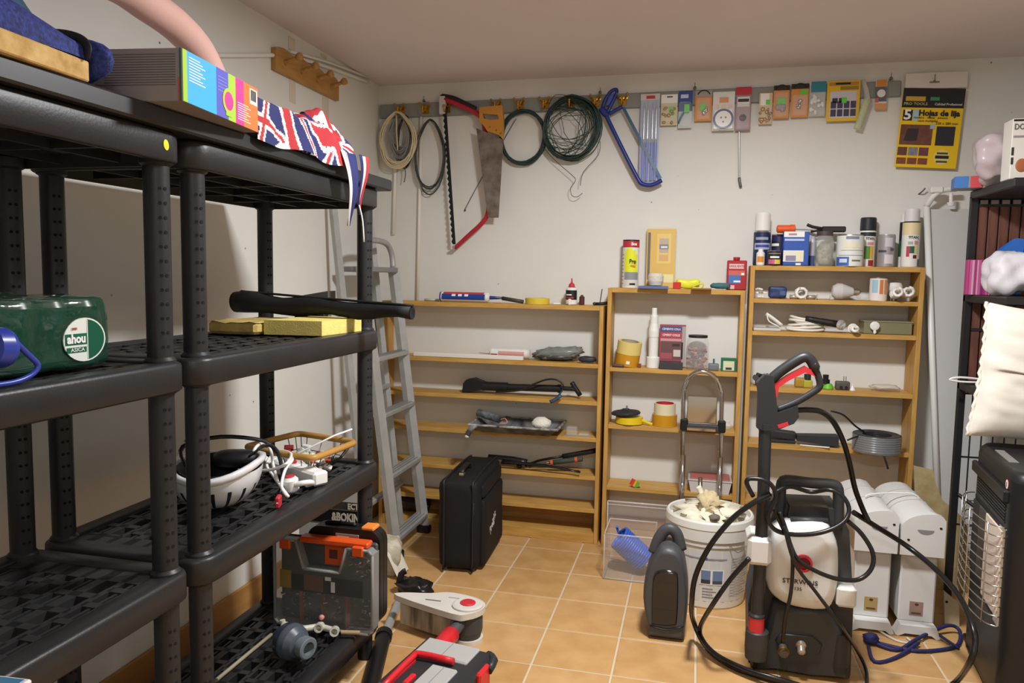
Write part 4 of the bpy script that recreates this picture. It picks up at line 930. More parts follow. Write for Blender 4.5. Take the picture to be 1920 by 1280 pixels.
def boxp(name, label, cat, pxl, pxr, pyt, pyb, z, y, d, m, pr=(), ch=.001, rz=0, group=None, pn='print'):
    """upright box; pr: printed panels (fx0,fx1,fz0,fz1,material)"""
    x0, x1 = SX(pxl, (pyt+pyb)/2, y), SX(pxr, (pyt+pyb)/2, y); h = SZ((pxl+pxr)/2, pyt, y)-z
    root = thing(name, label, cat, ((x0+x1)/2, y+d/2, z), rz, group); w = (x1-x0)/2; X = WM[root.name]
    b = B(X); b.bx(-w, w, -d/2, d/2, .0005, h, m, ch); part(root, 'body', b)
    if pr:
        b = B(X)
        for p in pr: b.bx(-w+2*w*p[0], -w+2*w*p[1], -d/2-(p[5] if len(p) > 5 else .0008), -d/2, h*p[2], h*p[3], p[4])
        part(root, pn, b)
    return root, w, h, X
PLAST = mat('e6e5df', .35); GLASS = mat('eef3f0', .05, alpha=.22, spec=.8, coat=.3); NAVY = mat('222c55', .4)
# ---- widest bookshelf: on top
z = T1+.0005
def cartridge(name, label, xl, xr, py, y, z, body, noz, group=None, band=None, dirx=1):
    x0, x1 = SX(xl, py, y), SX(xr, py, y); r = .0235; root = thing(name, label, 'sealant cartridge', ((x0+x1)/2, y, z), 0, group)
    X = TR(x0 if dirx > 0 else x1, y, z+r+.0005) @ RY(90*dirx); L = x1-x0
    b = B(); b.lathe([(r*.85, 0), (r, .001, noz), (r, .008, noz), (r*.96, .009), (r*.96, L*.74), (r*.9, L*.76), (.008, L*.78)], body, X, 18); part(root, 'tube', b)
    b = B(); b.lathe([(.009, L*.775), (.0075, L*.86), (.0045, L)], noz, X, 10); part(root, 'nozzle', b)
    b = B(X)
    for a0, a1, l0, l1, m in band or (): 
        vs = []
        for i in range(9):
            t = radians(a0+(a1-a0)*i/8); vs += [V((r*.985*cos(t), r*.985*sin(t), L*l0)), V((r*.985*cos(t), r*.985*sin(t), L*l1))]
        b.add(vs, [(2*i, 2*i+2, 2*i+3, 2*i+1) for i in range(8)], m, True)
    if band: part(root, 'label', b, 'printed label')
    return root
CB = mat('24408f', .4)
cartridge('sealant_cartridge', 'white sealant cartridge with red and blue print lying on top of the widest bookshelf', 826, 945, 562, .17, z, PLAST, CB, None, [(-130, -60, .04, .72, CB), (-200, -132, .06, .7, REDP), (-128, -100, .2, .26, WHT), (-128, -100, .3, .36, WHT), (-128, -100, .4, .46, WHT)])
root = thing('scraper', 'black handled scraper leaning by the sealant cartridge on the widest bookshelf', 'scraper', (SX(962, 566), .16, z))
a, c = V((SX(946, 562), .138, z+.024)), V((SX(986, 573), .13, z+.010))
b = B(); b.tube([a, a.lerp(c, .5), c], lambda t: (.006+.002*t, .009), mat('3b3833', .5), n=8, flat=(0, 1, 0)); part(root, 'handle', b)
b = B(); b.bx(-.03, 0, -.02, .02, -.0008, .0008, STEEL, 0, M.Translation(a) @ RY(6)); part(root, 'blade', b)
def taperoll(name, label, xl, xr, pyt, pyb, z, y, m, group=None, core=.75, tilt=None, side=None):
    x0, x1 = SX(xl, (pyt+pyb)/2, y), SX(xr, (pyt+pyb)/2, y); r = (x1-x0)/2; h = max(.008, SZ((xl+xr)/2, pyt, y)-SZ((xl+xr)/2, pyb, y)); c = (x0+x1)/2
    root = thing(name, label, 'tape', (c, y, z), 0, group); X = TR(c, y, z+.0005)
    if tilt: X = X @ tilt
    b = B(); b.lathe([(r*core, 0), (r, 0), (r, h), (r*core, h, side or m), (r*core, 0, side or m)], m, X, 24, True, False); part(root, 'roll', b)
    b = B(); b.lathe([(r*core-.003, .001), (r*core-.0002, .001), (r*core-.0002, h-.001), (r*core-.003, h-.001), (r*core-.003, .001)], mat('c9bfa6', .6), X, 24, True, False); part(root, 'core', b, 'card core')
    return root
taperoll('tape_roll', 'thin yellow tape roll lying flat on top of the widest bookshelf', 985, 1030, 566, 577, z, .175, mat('d8bf3a', .4))
# glue bottle
root, c, r, h = can_('glue_bottle', 'white and black glue bottle with red pointed nozzle on the widest bookshelf', 'glue bottle', 1061, 1082, 539, 578, z, .19, [(.9, 0), (1, .03), (1, .92), (.7, 1)], PLAST, parts=[('nozzle', [(.7, 1.0), (.55, 1.08), (.5, 1.2), (.15, 1.3), (.1, 1.55)], REDP, 'red nozzle')])
b = B(); wrap(b, c, r, z+h*.3, z+h*.85, -75, 75, BLKP, .19); wrap(b, c, r, z+h*.55, z+h*.62, -60, 10, WHT, .19, .001); wrap(b, c, r, z+h*.38, z+h*.45, -50, 30, REDP, .19, .001); part(root, 'label', b, 'black label')
b = B(); b.bx(c-.006, c+.008, .132, .14, z+.0005, z+.028, PLAST, .003); single('small_white_cap', 'small white cap standing in front of the red nozzled glue bottle', 'cap', b)
can_('small_bottle', 'small dark brown bottle right of the red nozzled glue bottle', 'bottle', 1086, 1096, 553, 577, z, .21, [(.95, 0), (1, .05), (1, .7, mat('5a2a2c', .4)), (1, .8), (.5, .9), (.5, 1)], mat('3d3034', .4))
b = B(); bits_ = B(); x0 = SX(1115, 573); b.tube([(x0, .15, z+.008), (x0+.03, .15, z+.009), (x0+.06, .15, z+.013)], .007, BLKP, n=8); b.cyl((x0+.028, .15, z+.012), (x0+.036, .15, z+.075), .0025, DARKSTEEL, n=6); b.ell((x0+.004, .15, z+.0085), (.009, .008, .008), mat('3a3d30', .5), 8, 6)
single('small_drill_key', 'small black key with upright steel pin at the right end of the widest bookshelf', 'tool', b)
b = B(); b.tube([(SX(794, 571), .2, z+.0065), (SX(822, 571), .2, z+.0065)], .006, mat('cfccc0', .4), n=8); single('short_white_tube', 'short white tube lying left of the red and blue sealant cartridge', 'tube', b)
b = B(); b.cyl((SX(1040, 575), .16, z+.004), (SX(1052, 575), .165, z+.004), .0035, WHT, n=8); single('white_peg', 'tiny white peg lying left of the red nozzled glue bottle', 'peg', b)
# ---- widest bookshelf, second shelf
z = S1[0]+.0005
b = B(); b.bx(SX(782, 675), SX(985, 675), .13, .155, z, z+.02, mat('e3e1d8', .4), .003); single('white_trunking', 'long white plastic trunking length lying on the second shelf of the widest bookshelf', 'trunking', b)
cartridge('sealant_cartridge', 'white sealant cartridge with faded red label behind the long white trunking', 898, 994, 668, .205, z+.0, PLAST, mat('d9d2c8', .4), None, [(-130, -60, .1, .6, mat('d99a92', .5)), (-190, -131, .1, .6, mat('e6cfc8', .5)), (-128, -95, .62, .74, REDP)], -1)
GB1 = mat('8f948e', .25, alpha=.75, var=.3, vscale=20); GB2 = mat('4f5351', .3, var=.4, vscale=20)
b = B(); X = TR((SX(1000, 668)+SX(1092, 668))/2, .2, z+.036); b.ell((0, 0, 0), (.112, .045, .028), GB1, 28, 14, .8, X @ RY(-7), .28, 3.5, 4); b.ell((0, 0, 0), (.10, .046, .016), GB2, 24, 10, .8, TR((SX(1000, 668)+SX(1080, 668))/2, .2, z+.020), .25, 4, 8)
single('plastic_bag', 'crumpled grey clear plastic bag on the second shelf of the widest bookshelf', 'plastic bag', b)
b = B(); b.ell((0, 0, 0), (.04, .022, .014), mat('35343a', .5, var=.3, vscale=30), 20, 10, .8, TR(SX(1101, 678, .14), .142, z+.0185), .2, 4, 2); single('dark_cloth', 'dark folded cloth beside the crumpled grey bag at the shelf end', 'cloth', b)
# ---- third shelf: track pump
z = S1[1]+.0005; K = mat('1a1b1d', .42); root = thing('bicycle_pump', 'black bicycle floor pump with hose lying on the third shelf of the widest bookshelf', 'pump', (SX(980, 735), .19, z))
def pt(px, py, y=.18): return PY(y, px, py)+V((0, 0, .009))
b = B(); slab(b, [(872, 734), (874, 716), (880, 709), (893, 707), (915, 716), (916, 727), (893, 730)], .215, .05, K); part(root, 'foot_plate', b, 'broad foot plate')
b = B(); b.cyl(pt(905, 727), pt(952, 729), .0215, K); b.cyl(pt(950, 729), pt(1046, 732), .0165, K, n=16); b.cyl(pt(1046, 732), pt(1052, 732), .02, K); part(root, 'barrel', b)
b = B(); b.cyl(pt(1050, 731), pt(1080, 733), .010, K); b.tube([pt(1072, 720), pt(1078, 730), pt(1088, 745)], .011, K, n=10, sub=2); part(root, 'handle', b)
b = B(); b.tube([pt(930, 738, .15), pt(975, 735, .14), pt(1000, 724, .14), pt(1025, 715, .14), pt(1045, 716, .14), pt(1056, 726, .14), pt(1052, 738, .11), pt(1045, 748, .098)], .0042, K, n=8, sub=4); part(root, 'hose', b)
b = B(); b.tube([pt(1052, 744, .1), pt(1042, 752, .095), pt(1031, 757, .09)], (.009, .007), mat('2c4a66', .35), n=8, sub=2); part(root, 'valve_head', b, 'blue black valve head')
# ---- fourth shelf: paint tray
z = S1[2]+.0005; root = thing('paint_tray', 'black paint tray crusted with white paint, sticking out of the fourth shelf', 'paint tray', (SX(965, 800), .16, z))
TRM = mat('26272a', .5, var=.75, vscale=16, col2='8d8d8a'); x0, x1 = SX(895, 800, .12), SX(1047, 800, .12); yf, yb = .03, .25; zt = z+.045
def L4(a, z_): return [V((a[0], a[2], z_)), V((a[1], a[2], z_)), V((a[1], a[3], z_)), V((a[0], a[3], z_))]
b = B(); o1, o2, i1, i2 = L4((x0-.012, x1+.012, yf-.01, yb), zt), L4((x0+.03, x1-.035, yf+.06, yb-.02), z+.001), L4((x0, x1, yf+.002, yb-.01), zt-.001), L4((x0+.036, x1-.04, yf+.07, yb-.03), z+.005)
vs = o1+i1+o2+i2
b.add(vs, [(0, 1, 5, 4), (1, 2, 6, 5), (2, 3, 7, 6), (3, 0, 4, 7), (0, 8, 9, 1), (1, 9, 10, 2), (2, 10, 11, 3), (3, 11, 8, 0), (4, 5, 13, 12), (5, 6, 14, 13), (6, 7, 15, 14), (7, 4, 12, 15), (12, 13, 14, 15), (8, 11, 10, 9)], TRM)
for p, q in ((0, 1), (1, 2), (2, 3), (3, 0)): b.cyl(o1[p], o1[q], .0055, mat('b9b8b2', .5, var=.8, vscale=40, col2='3a3a3a'), n=8)
part(root, 'tray', b)
b = B(); b.tube([V((x0+.02, yf-.004, zt)), V((x0, yf-.02, zt-.018)), V((x0-.012, yf-.03, zt-.045))], (.014, .008), TRM, n=8, sub=3); b.ell((x0-.013, yf-.031, zt-.05), (.011, .008, .008), mat('ddd8cc', .6), 8, 6); part(root, 'paint_drip_foot', b, 'paint smeared hook foot')
root = thing('paint_brush_roller', 'dark roller sleeve lying in the paint crusted tray', 'roller', (x0+.05, .15, zt)); b = B(); b.tube([(x0-.005, .14, zt+.036), (x0+.06, .13, zt+.022), (x0+.11, .12, zt+.012)], .017, mat('2b3436', .8, var=.5, vscale=25, col2='7a8482', bump=.4, bscale=150), n=14); part(root, 'sleeve', b)
b = B(); b.tube([(x0+.11, .12, zt+.012), (x0+.135, .11, zt+.02), (x0+.15, .09, zt+.004), (x0+.12, .07, zt+.006)], .003, mat('c98f7c', .5), n=6, sub=3); part(root, 'wire_frame', b)
b = B(); b.ell((0, 0, 0), (.045, .04, .03), mat('e5dfd0', .85, bump=.6, bscale=120), 18, 12, 1., TR(x1-.08, .13, zt+.004), .12, 4, 3); single('cream_sponge', 'cream ribbed sponge in the paint crusted tray', 'sponge', b)
b = B()
for dx in (0, .055): b.bx(SX(1064, 822)+dx, SX(1064, 822)+dx+.05, .13, .17, z, z+.022+(.02 if dx == 0 else -.008), CLEAR, .006)
b.bx(SX(1064, 822)-.005, SX(1064, 822)+.11, .125, .175, z-.0, z+.0015, CLEARD); single('clear_blister', 'empty clear plastic blister right of the paint tray', 'blister', b)
# ---- fifth shelf: shears
z = S1[3]+.0005; pt = lambda px, py, y=.18: PY(y, px, py)+V((0, 0, .012))
root = thing('hedge_shears', 'hedge shears with dark grips and orange bands lying behind the suitcase', 'shears', (SX(1000, 880), .17, z))
b = B(); b.tube([pt(915, 860, .16), pt(960, 864, .155), pt(988, 870, .15)], (.012, .0025), mat('3a3a3c', .35, metal=.7), n=6, sub=2); b.tube([pt(940, 870, .13), pt(990, 874, .125), pt(1045, 881, .11), pt(1088, 890, .105)], lambda t: (.011-.006*t, .0025), mat('2e2d2f', .35, metal=.6), n=6, sub=2); b.cyl(pt(972, 866, .165), pt(974, 880, .14), .013, K); part(root, 'blade', b)
for pts, nm in ((((992, 880), (1012, 874), (1032, 872), (1082, 866), (1092, 865)), 'front'), (((985, 878), (1010, 868), (1055, 860), (1085, 855), (1118, 849)), 'rear')):
    y = .14 if nm == 'front' else .18
    b = B(); b.tube([pt(*p, y) for p in pts[:3]], .006, DARKSTEEL if nm == 'front' else K, n=8, sub=2); b.tube([pt(*p, y) for p in pts[2:]], .0115, mat('3f4a42', .5) if nm == 'front' else K, n=10, sub=2)
    if nm == 'front':
        for i, j in ((2, .08), (3, -.1)): q = pt(*pts[2], y).lerp(pt(*pts[3], y), .06 if i == 2 else .97); e = (pt(*pts[3], y)-pt(*pts[2], y)).normalized(); b.cyl(q-e*.006, q+e*.006, .0128, mat('d2592c', .45), n=12)
    part(root, 'handle', b)
# ---- narrow bookshelf: top
z = T2+.0005
root, c, r, h = can_('sealant_tube', 'tall white sealant tube with red top band and yellow arrow on the middle bookshelf', 'sealant', 1167, 1198, 450, 541, z, .205, [(1, 0), (1, .84), (1, .845, BLKP), (1, .97, REDP), (1, 1, BLKP)], PLAST)
b = B(); wrap(b, c, r, z+h*.33, z+h*.7, -40, 55, mat('dfe52a', .5), .205); wrap(b, c, r, z+h*.7, z+h*.78, -35, 40, mat('dfe52a', .5), .205); wrap(b, c, r, z+h*.78, z+h*.83, -25, 15, mat('dfe52a', .5), .205); wrap(b, c, r, z+h*.17, z+h*.33, -40, 65, mat('8d8f92', .5), .205); wrap(b, c, r, z+h*.04, z+h*.17, -40, 60, mat('d3cfc8', .5), .205); wrap(b, c, r, z+h*.06, z+h*.1, 0, 40, BLKP, .205, .001)
for k in range(9): wrap(b, c, r, z+h*(.08+.075*k), z+h*(.1+.075*k), -85, -50, mat('9a9a9a', .5), .205)
part(root, 'label', b, 'yellow arrow label'); b = B(); b.txt('Pro', .026, BLKP, facing(c+.012, .205-r-.002, z+h*.55), .8, bold=.0008); b.bx(c+.002, c+.024, .205-r-.0018, .205-r+.004, z+h*.44, z+h*.48, ORG); part(root, 'lettering', b); b = B(); b.txt('Bos', .018, WHT, facing(c+.016, .205-r-.002, z+h*.91), .9, bold=.0008); part(root, 'brand_lettering', b)
root, w, h, X = boxp('yellow_box_packet', 'tall yellow boxed packet with picture panel standing on the middle bookshelf', 'packet', 1212, 1266, 429, 538, z, .232, .024, mat('e0b52a', .4), [(.04, .13, .15, .94, mat('4a3226', .5)), (.36, .84, .42, .92, mat('ecc95a', .45)), (.44, .76, .6, .84, mat('b9a98c', .5), .0014), (.44, .76, .66, .74, mat('6a6f7c', .5), .002), (.5, .72, .68, .71, WHT, .0024), (.44, .76, .46, .57, mat('d9a84e', .5), .0014), (.55, .95, .1, .24, mat('efe2a4', .4))])
b = B(X); b.bx(-w-.004, w+.006, -.017, .0125, .0, h+.004, CLEAR, .004); part(root, 'clear_sleeve', b, 'clear outer sleeve')
b = B(); c = SX(1229, 528, .16); b.lathe([(.0, 0), (.028, .002), (.034, .02), (.034, .042), (.028, .054), (.0, .057)], mat('d2cbbb', .8, bump=.4, bscale=120), TR(c, .163, z+.012), 18); single('cream_roll', 'small cream roll on the blue tray in front of the yellow boxed packet', 'roll', b)
b = B(); b.prism([(SX(1198, 541, .13), .09), (SX(1254, 541, .13), .085), (SX(1250, 541, .13), .2), (SX(1200, 541, .13), .2)], .011, mat('5a6c94', .5), TR(0, 0, z)); single('blue_tray', 'flat blue grey plastic slab jutting over the front of the middle bookshelf', 'tray', b)
b = B(); x = SX(1269, 537, .14); b.bx(x-.016, x+.017, .125, .16, z, z+.029, mat('c42a2a', .4), .002); single('red_block', 'little red plastic cube on the middle bookshelf top', 'block', b)
YG = mat('dde02c', .4); root = thing('tape_measure', 'yellow green clip tool lying beside the little red cube', 'tool', (SX(1290, 530), .18, z)); b = B(); b.soft((SX(1290, 530), .185, z+.022), (.05, .02, .021), .014, YG, 8, None, .006, 20, 1); part(root, 'case', b)
b = B(); b.tube([(SX(1300, 530), .15, z+.012), (SX(1317, 528), .15, z+.026), (SX(1316, 538), .15, z+.008), (SX(1302, 538), .15, z+.006)], .004, mat('d8d24a', .4), n=6, closed=True, sub=3); part(root, 'loop', b)
b = B(); b.bx(SX(1296, 541, .1), SX(1334, 541, .1), .075, .138, z, z+.006, mat('9a6b2c', .5), .001); single('wood_offcut', 'thin brown wood offcut on the middle bookshelf front edge', 'wood', b)
b = B(); b.ell((0, 0, 0), (.042, .024, .013), mat('3f6a70', .7, bump=.4), 18, 10, .8, TR(SX(1350, 537), .135, z+.0165), .2, 4, 3); single('teal_cloth', 'small folded teal cloth beside the red solvent tin', 'cloth', b)
root, w, h, X = boxp('solvent_tin', 'red rectangular solvent tin with blue picture and screw cap', 'tin', 1363, 1400, 488, 541, z, .165, .05, mat('a8232c', .35), [(.1, .85, .72, .88, mat('e3c4c0', .5)), (.08, .9, .5, .66, mat('c9605a', .5)), (.1, .7, .22, .5, mat('3f74b5', .4)), (.35, .7, .26, .32, WHT, .0014), (.72, .88, .5, .58, WHT, .0014), (.05, .4, .03, .16, mat('e0b5b4', .5))], .003)
b = B(X); b.lathe([(.012, h), (.014, h+.004), (.014, h+.014), (.001, h+.015)], mat('a8232c', .35), TR(-.002, 0, 0), 14); part(root, 'cap', b)
b = B(X); b.txt('DISOLVENTE', .0145, mat('a8232c', .35), TR(-.001, -.0262, h*.8) @ RX(90), .72, bold=.0003); part(root, 'lettering', b)
# ---- narrow bookshelf second shelf
z = S2[0]+.0005
MT = mat('dcc878', .55); PK = mat('c8901f', .35)
root = thing('stacked_tape', 'cream and amber tape rolls stacked at a tilt on the middle bookshelf', 'tape', (SX(1176, 665), .185, z)); c = (SX(1154, 665)+SX(1199, 665))/2; X = TR(c-.002, .186, z+.007) @ RY(7) @ RX(4); r = .053
b = B(); b.lathe([(r*.74, 0), (r, 0), (r, .052), (r*.74, .052), (r*.74, 0)], PK, X, 26, True, False); part(root, 'amber_roll', b, 'amber tape roll')
b = B(); b.lathe([(r*.74, .0525), (r*1.02, .0525), (r*1.02, .108), (r*.76, .108), (r*.74, .0525)], MT, X, 26, True, False); b.lathe([(r*.70, .02), (r*.76, .1085), (r*.73, .1085)], mat('a9a48e', .6), X, 26, True, False); part(root, 'cream_roll', b, 'cream masking tape roll')
b = B(); b.bx(-.008, .008, -r-.0015, -r, .012, .026, WHT, 0, X @ RZ(8)); part(root, 'price_sticker', b)
b = B(); b.tube([(SX(1151, 686), .128, z+.008), (SX(1160, 690), .122, z+.009), (SX(1172, 690), .122, z+.0075)], .007, mat('5a4a48', .5), n=8, sub=2); single('dark_tool', 'little dark brown tool in front of the stacked tape rolls', 'tool', b)
b = B(); b.bx(SX(1197, 684), SX(1203, 684), .15, .16, z, z+.018, mat('8a3d33', .5), .002); single('brown_bit', 'tiny brown plug between tape rolls and white siphon tube', 'plug', b)
root, c, r, h = can_('siphon_tube', 'tall white plastic siphon tube of stepped width on the middle bookshelf', 'siphon', 1213, 1238, 577, 692, z, .18, [(1, 0), (1, .17), (.88, .18)], PLAST, parts=[('column', [(.72, .17), (.74, .5), (.8, .52), (.82, .62), (.62, .74), (.62, .86), (.58, .88)], PLAST, None), ('spout', [(.42, .86), (.4, .99), (.36, 1.0)], PLAST, None)])
root, w, h, X = boxp('cement_packet', 'pink and grey packet of cement glue standing on the middle bookshelf', 'packet', 1236, 1285, 609, 692, z, .212, .03, mat('9c4a55', .5), [(.04, .84, .84, .96, mat('44508f', .5)), (.04, .84, .7, .82, mat('b8444f', .5)), (.04, .84, .62, .68, mat('c99a9a', .5)), (.06, .9, .2, .6, mat('6e4c4c', .5)), (.55, .82, .26, .42, mat('cfc8be', .5), .0014), (.06, .5, .2, .34, mat('a5565c', .5), .0014), (.5, .78, .5, .56, mat('3a3434', .5), .0014), (.86, 1, .03, .97, mat('a8a39a', .5)), (0, .86, 0, .15, mat('3b3b3e', .5))])
b = B(X); b.txt('CEMENTO COLA', .0128, WHT, TR(-.006, -.0166, h*.9) @ RX(90), .82, bold=.0003); b.txt('CIMENT COLLE', .0135, WHT, TR(-.006, -.0166, h*.76) @ RX(90), .82, bold=.0003); part(root, 'lettering', b)
b = B(); x0, x1 = SX(1236, 686, .14), SX(1280, 686, .14); b.bx(x0, x1, .13, .17, z, z+.03, mat('3a393b', .5), .002); single('dark_block', 'dark grey block in front of the pink cement packet', 'block', b)
root, c, r, h = can_('glass_jar', 'glass jar of reddish brown plugs with dark lid on the middle bookshelf', 'jar', 1287, 1329, 628, 692, z, .185, [(.9, 0), (1, .06), (1, .78), (.84, .9), (.82, .93)], GLASS, parts=[('lid', [(.84, .93), (.86, .935), (.86, 1.0), (.001, 1.005)], BLKP, 'dark lid')])
b = B(); random.seed(31)
cj = [mat('8d4a3c', .5), mat('a8604e', .5), mat('6d3a33', .5), mat('c08a70', .5), mat('4f4a48', .5)]
for k in range(90):
    a = random.uniform(0, 6.28); rr = r*.85*math.sqrt(random.random()); zz = z+h*random.uniform(.05, .62)
    b.bx(-.008, .008, -.004, .004, -.004, .004, random.choice(cj), .0015, TR(c+rr*cos(a), .185+rr*sin(a), zz) @ M.Rotation(random.uniform(0, 3), 4, V((random.random(), random.random(), random.random()+.1))))
part(root, 'contents', b, 'reddish brown plugs', 'stuff')
b = B(); x = SX(1338, 685); b.soft((x, .18, z+.015), (.022, .018, .0145), .005, mat('6f747a', .5), 6); b.cyl((x, .18, z+.028), (x, .18, z+.05), .004, mat('4a6a60', .5), n=8); single('pin_block', 'small grey block with upright pin between jar and green box', 'fitting', b)
root, w, h, X = boxp('green_box', 'small green and white screw box at the right end of the middle bookshelf', 'box', 1352, 1381, 672, 693, z, .16, .04, mat('1f6b43', .5), [(.14, .86, .06, .8, mat('cfd6c0', .5)), (.3, .7, .12, .3, mat('3a3a34', .5), .0014), (.25, .75, .5, .62, mat('e2dc9a', .5), .0014)])
# ---- narrow bookshelf third shelf
z = S2[1]+.0005
YT = mat('e3c51e', .4); root = thing('yellow_spool', 'yellow tape spool with loose end under a black disc', 'tape', (SX(1180, 790), .18, z)); c = SX(1180, 790)
b = B(); b.lathe([(.05, 0), (.062, .002), (.060, .03), (.045, .032), (.001, .032)], YT, TR(c, .172, z+.0015), 24); b.tube([(c+.055, .16, z+.02), (c+.08, .15, z+.012), (c+.105, .145, z+.006)], (.001, .008), YT, n=6, sub=3, flat=(0, 1, 0)); part(root, 'roll', b)
root = thing('black_disc', 'black rubber sanding disc with centre pin lying on the yellow tape spool', 'disc', (c-.01, .175, z+.034)); b = B(); b.lathe([(.001, 0), (.064, .006), (.066, .012), (.06, .018), (.02, .026), (.015, .03), (.001, .03)], mat('2b2c2e', .6), TR(c-.015, .173, z+.036) @ RY(-4), 26); part(root, 'pad', b); b = B(); b.cyl((c-.012, .173, z+.062), (c-.012, .173, z+.08), .0035, STEEL, n=8); part(root, 'pin', b)
root = thing('double_tape', 'cream masking tape roll standing on amber parcel tape on the middle bookshelf', 'tape', (SX(1246, 785), .18, z)); c = SX(1246, 785); r = (SX(1269, 790)-SX(1222, 790))/2
b = B(); b.lathe([(r*.7, 0), (r, 0), (r, .05), (r*.7, .05), (r*.7, 0)], PK, TR(c, .18, z), 24, True, False); part(root, 'amber_roll', b, 'amber parcel tape')
b = B(); b.lathe([(r*.72, .0505), (r*.86, .0505), (r*.86, .099), (r*.72, .099), (r*.72, .0505)], mat('ded6b0', .55), TR(c, .18, z), 24, True, False); b.lathe([(r*.68, .0505), (r*.715, .0505), (r*.715, .101), (r*.68, .101)], REDP, TR(c, .18, z), 24, True, False); part(root, 'cream_roll', b, 'cream masking tape')
b = B(); b.lathe([(.012, 0), (.02, .003), (.023, .015), (.017, .028), (.02, .036)], GLASS, TR(SX(1362, 795), .185, z), 14); single('glass_stopper', 'small clear glass stopper at the shelf end behind the chrome trolley', 'stopper', b)
# ---- narrow bookshelf fourth shelf
z = S2[2]+.0005
b = B(); x = SX(1192, 908, .14)
for k, (dx, m) in enumerate(((-.012, 'cf3a30'), (-.002, 'd8512f'), (.006, 'e0c02a'), (.013, '6fae3a'))): b.prism([(dx-.012+.02*cos(t*pi/8-pi/2)*.8, .016*sin(t*pi/8-pi/2)) for t in range(9)], .004, mat(m, .5), TR(x, .128-.001*k, z+.018) @ RY(25) @ RX(90))
b.bx(x-.02, x+.02, .126, .134, z, z+.004, mat('7a3a2c', .5)); single('fruit_magnet', 'tiny red yellow and green slice shaped magnet on the middle bookshelf', 'magnet', b)
root = thing('food_tub', 'white plastic tub with pinkish red lid behind the chrome trolley', 'tub', (SX(1330, 908), .16, z)); x0, x1 = SX(1291, 908, .14), SX(1371, 908, .14)
b = B(); b.add([V((x0+.01, .13, z)), V((x1-.01, .13, z)), V((x1-.01, .235, z)), V((x0+.01, .235, z)), V((x0, .12, z+.052)), V((x1, .12, z+.052)), V((x1, .245, z+.052)), V((x0, .245, z+.052))], [(3, 2, 1, 0), (0, 1, 5, 4), (1, 2, 6, 5), (2, 3, 7, 6), (3, 0, 4, 7), (4, 5, 6, 7)], mat('dedad4', .35)); part(root, 'body', b)
b = B(); b.bx(x0-.004, x1+.004, .117, .249, z+.052, z+.06, mat('cfc8c2', .4, alpha=.8), .003); b.bx(x0+.006, x1-.006, .126, .24, z+.06, z+.064, mat('b4685e', .5), .002); part(root, 'lid', b, 'pinkish red lid')
# ---- tallest bookshelf: top row
z = T3+.0005; y = .19
root, c, r, h = can_('spray_can', 'navy spray can with tall white cap at the left end of the row', 'spray can', 1413, 1445, 398, 497, z, .205, [(.92, 0), (1, .02), (1, .62), (.9, .65, STEEL)], NAVY, parts=[('cap', [(.9, .655), (.9, .96), (.8, .99), (.001, 1.0)], PLAST, 'white cap')])
b = B(); wrap(b, c, r, z+h*.3, z+h*.42, -60, 60, mat('aeb4c4', .5), .205); wrap(b, c, r, z+h*.34, z+h*.39, -50, 50, mat('3a48a0', .5), .205, .001); wrap(b, c, r, z+h*.48, z+h*.53, -50, 40, mat('9aa2b5', .5), .205); part(root, 'label', b)
root, c, r, h = can_('small_bottle', 'small white bottle with orange label in front of the navy spray can', 'bottle', 1418, 1434, 467, 499, z, .15, [(.9, 0), (1, .06), (1, .75), (.6, .85), (.6, 1), (.001, 1)], PLAST)
b = B(); wrap(b, c, r, z+h*.2, z+h*.55, -50, 40, ORG, .15); part(root, 'label', b, 'orange label')
root, c, r, h = can_('small_tin', 'squat dark tin with colourful flower label, front of the row', 'tin', 1437, 1466, 470, 499, z, .142, [(.97, 0), (1, .03), (1, .92), (.96, .95), (.9, 1, STEEL), (.001, 1, STEEL)], mat('2a2326', .4))
b = B(); wrap(b, c, r, z+h*.1, z+h*.4, -50, 0, mat('c05a8a', .5), .142); wrap(b, c, r, z+h*.1, z+h*.4, 0, 45, mat('d9c04a', .5), .142); wrap(b, c, r, z+h*.5, z+h*.62, -35, 35, WHT, .142); wrap(b, c, r, z+h*.78, z+h*.84, -50, 50, mat('8a8a8a', .5), .142); part(root, 'label', b)
root, c, r, h = can_('purple_tin', 'purple and black tin with orange rim behind the flower labelled tin', 'tin', 1446, 1474, 437, 499, z, .225, [(.97, 0), (1, .03), (1, .93), (1, .96, mat('c98a5a', .4)), (.001, .96, STEEL)], mat('322c58', .4))
b = B(); wrap(b, c, r, z+h*.55, z+h*.75, -80, 10, mat('1d2126', .5), .225); wrap(b, c, r, z+h*.6, z+h*.68, -70, -5, WHT, .225, .001); part(root, 'label', b)
root, w, h, X = boxp('blue_tin', 'blue and white rectangular paint tin with room picture on its label', 'paint tin', 1469, 1517, 434, 499, z, .128, .058, mat('2f56a8', .4), [(.0, .8, .84, 1, WHT), (.18, .5, .89, .95, mat('b58a9a', .5), .0014), (.03, .8, .73, .79, mat('b9c6e6', .5)), (.0, .8, .12, .45, mat('e3e0d4', .5)), (.1, .5, .14, .3, mat('8d87a0', .5), .0014), (.52, .78, .14, .4, mat('e6e0b8', .5), .0014), (.5, .7, .02, .08, WHT)], .003)
root = thing('roller_frame', 'orange handled mini roller with thin steel shaft lying across the tins', 'roller', (SX(1480, 432), .17, SZ(1480, 432))); zz = z+.105
xa, xb, xc = SX(1456, 431, .17), SX(1482, 431, .17), SX(1528, 433, .17); zr = SZ(1480, 431, .17)+.004
b = B(); b.lathe([(.009, 0), (.0165, .004), (.0165, .05), (.0185, .055), (.0185, .072), (.010, .075)], mat('e05a26', .5), TR(xa, .17, zr) @ RY(90), 16); part(root, 'handle', b, 'orange handle')
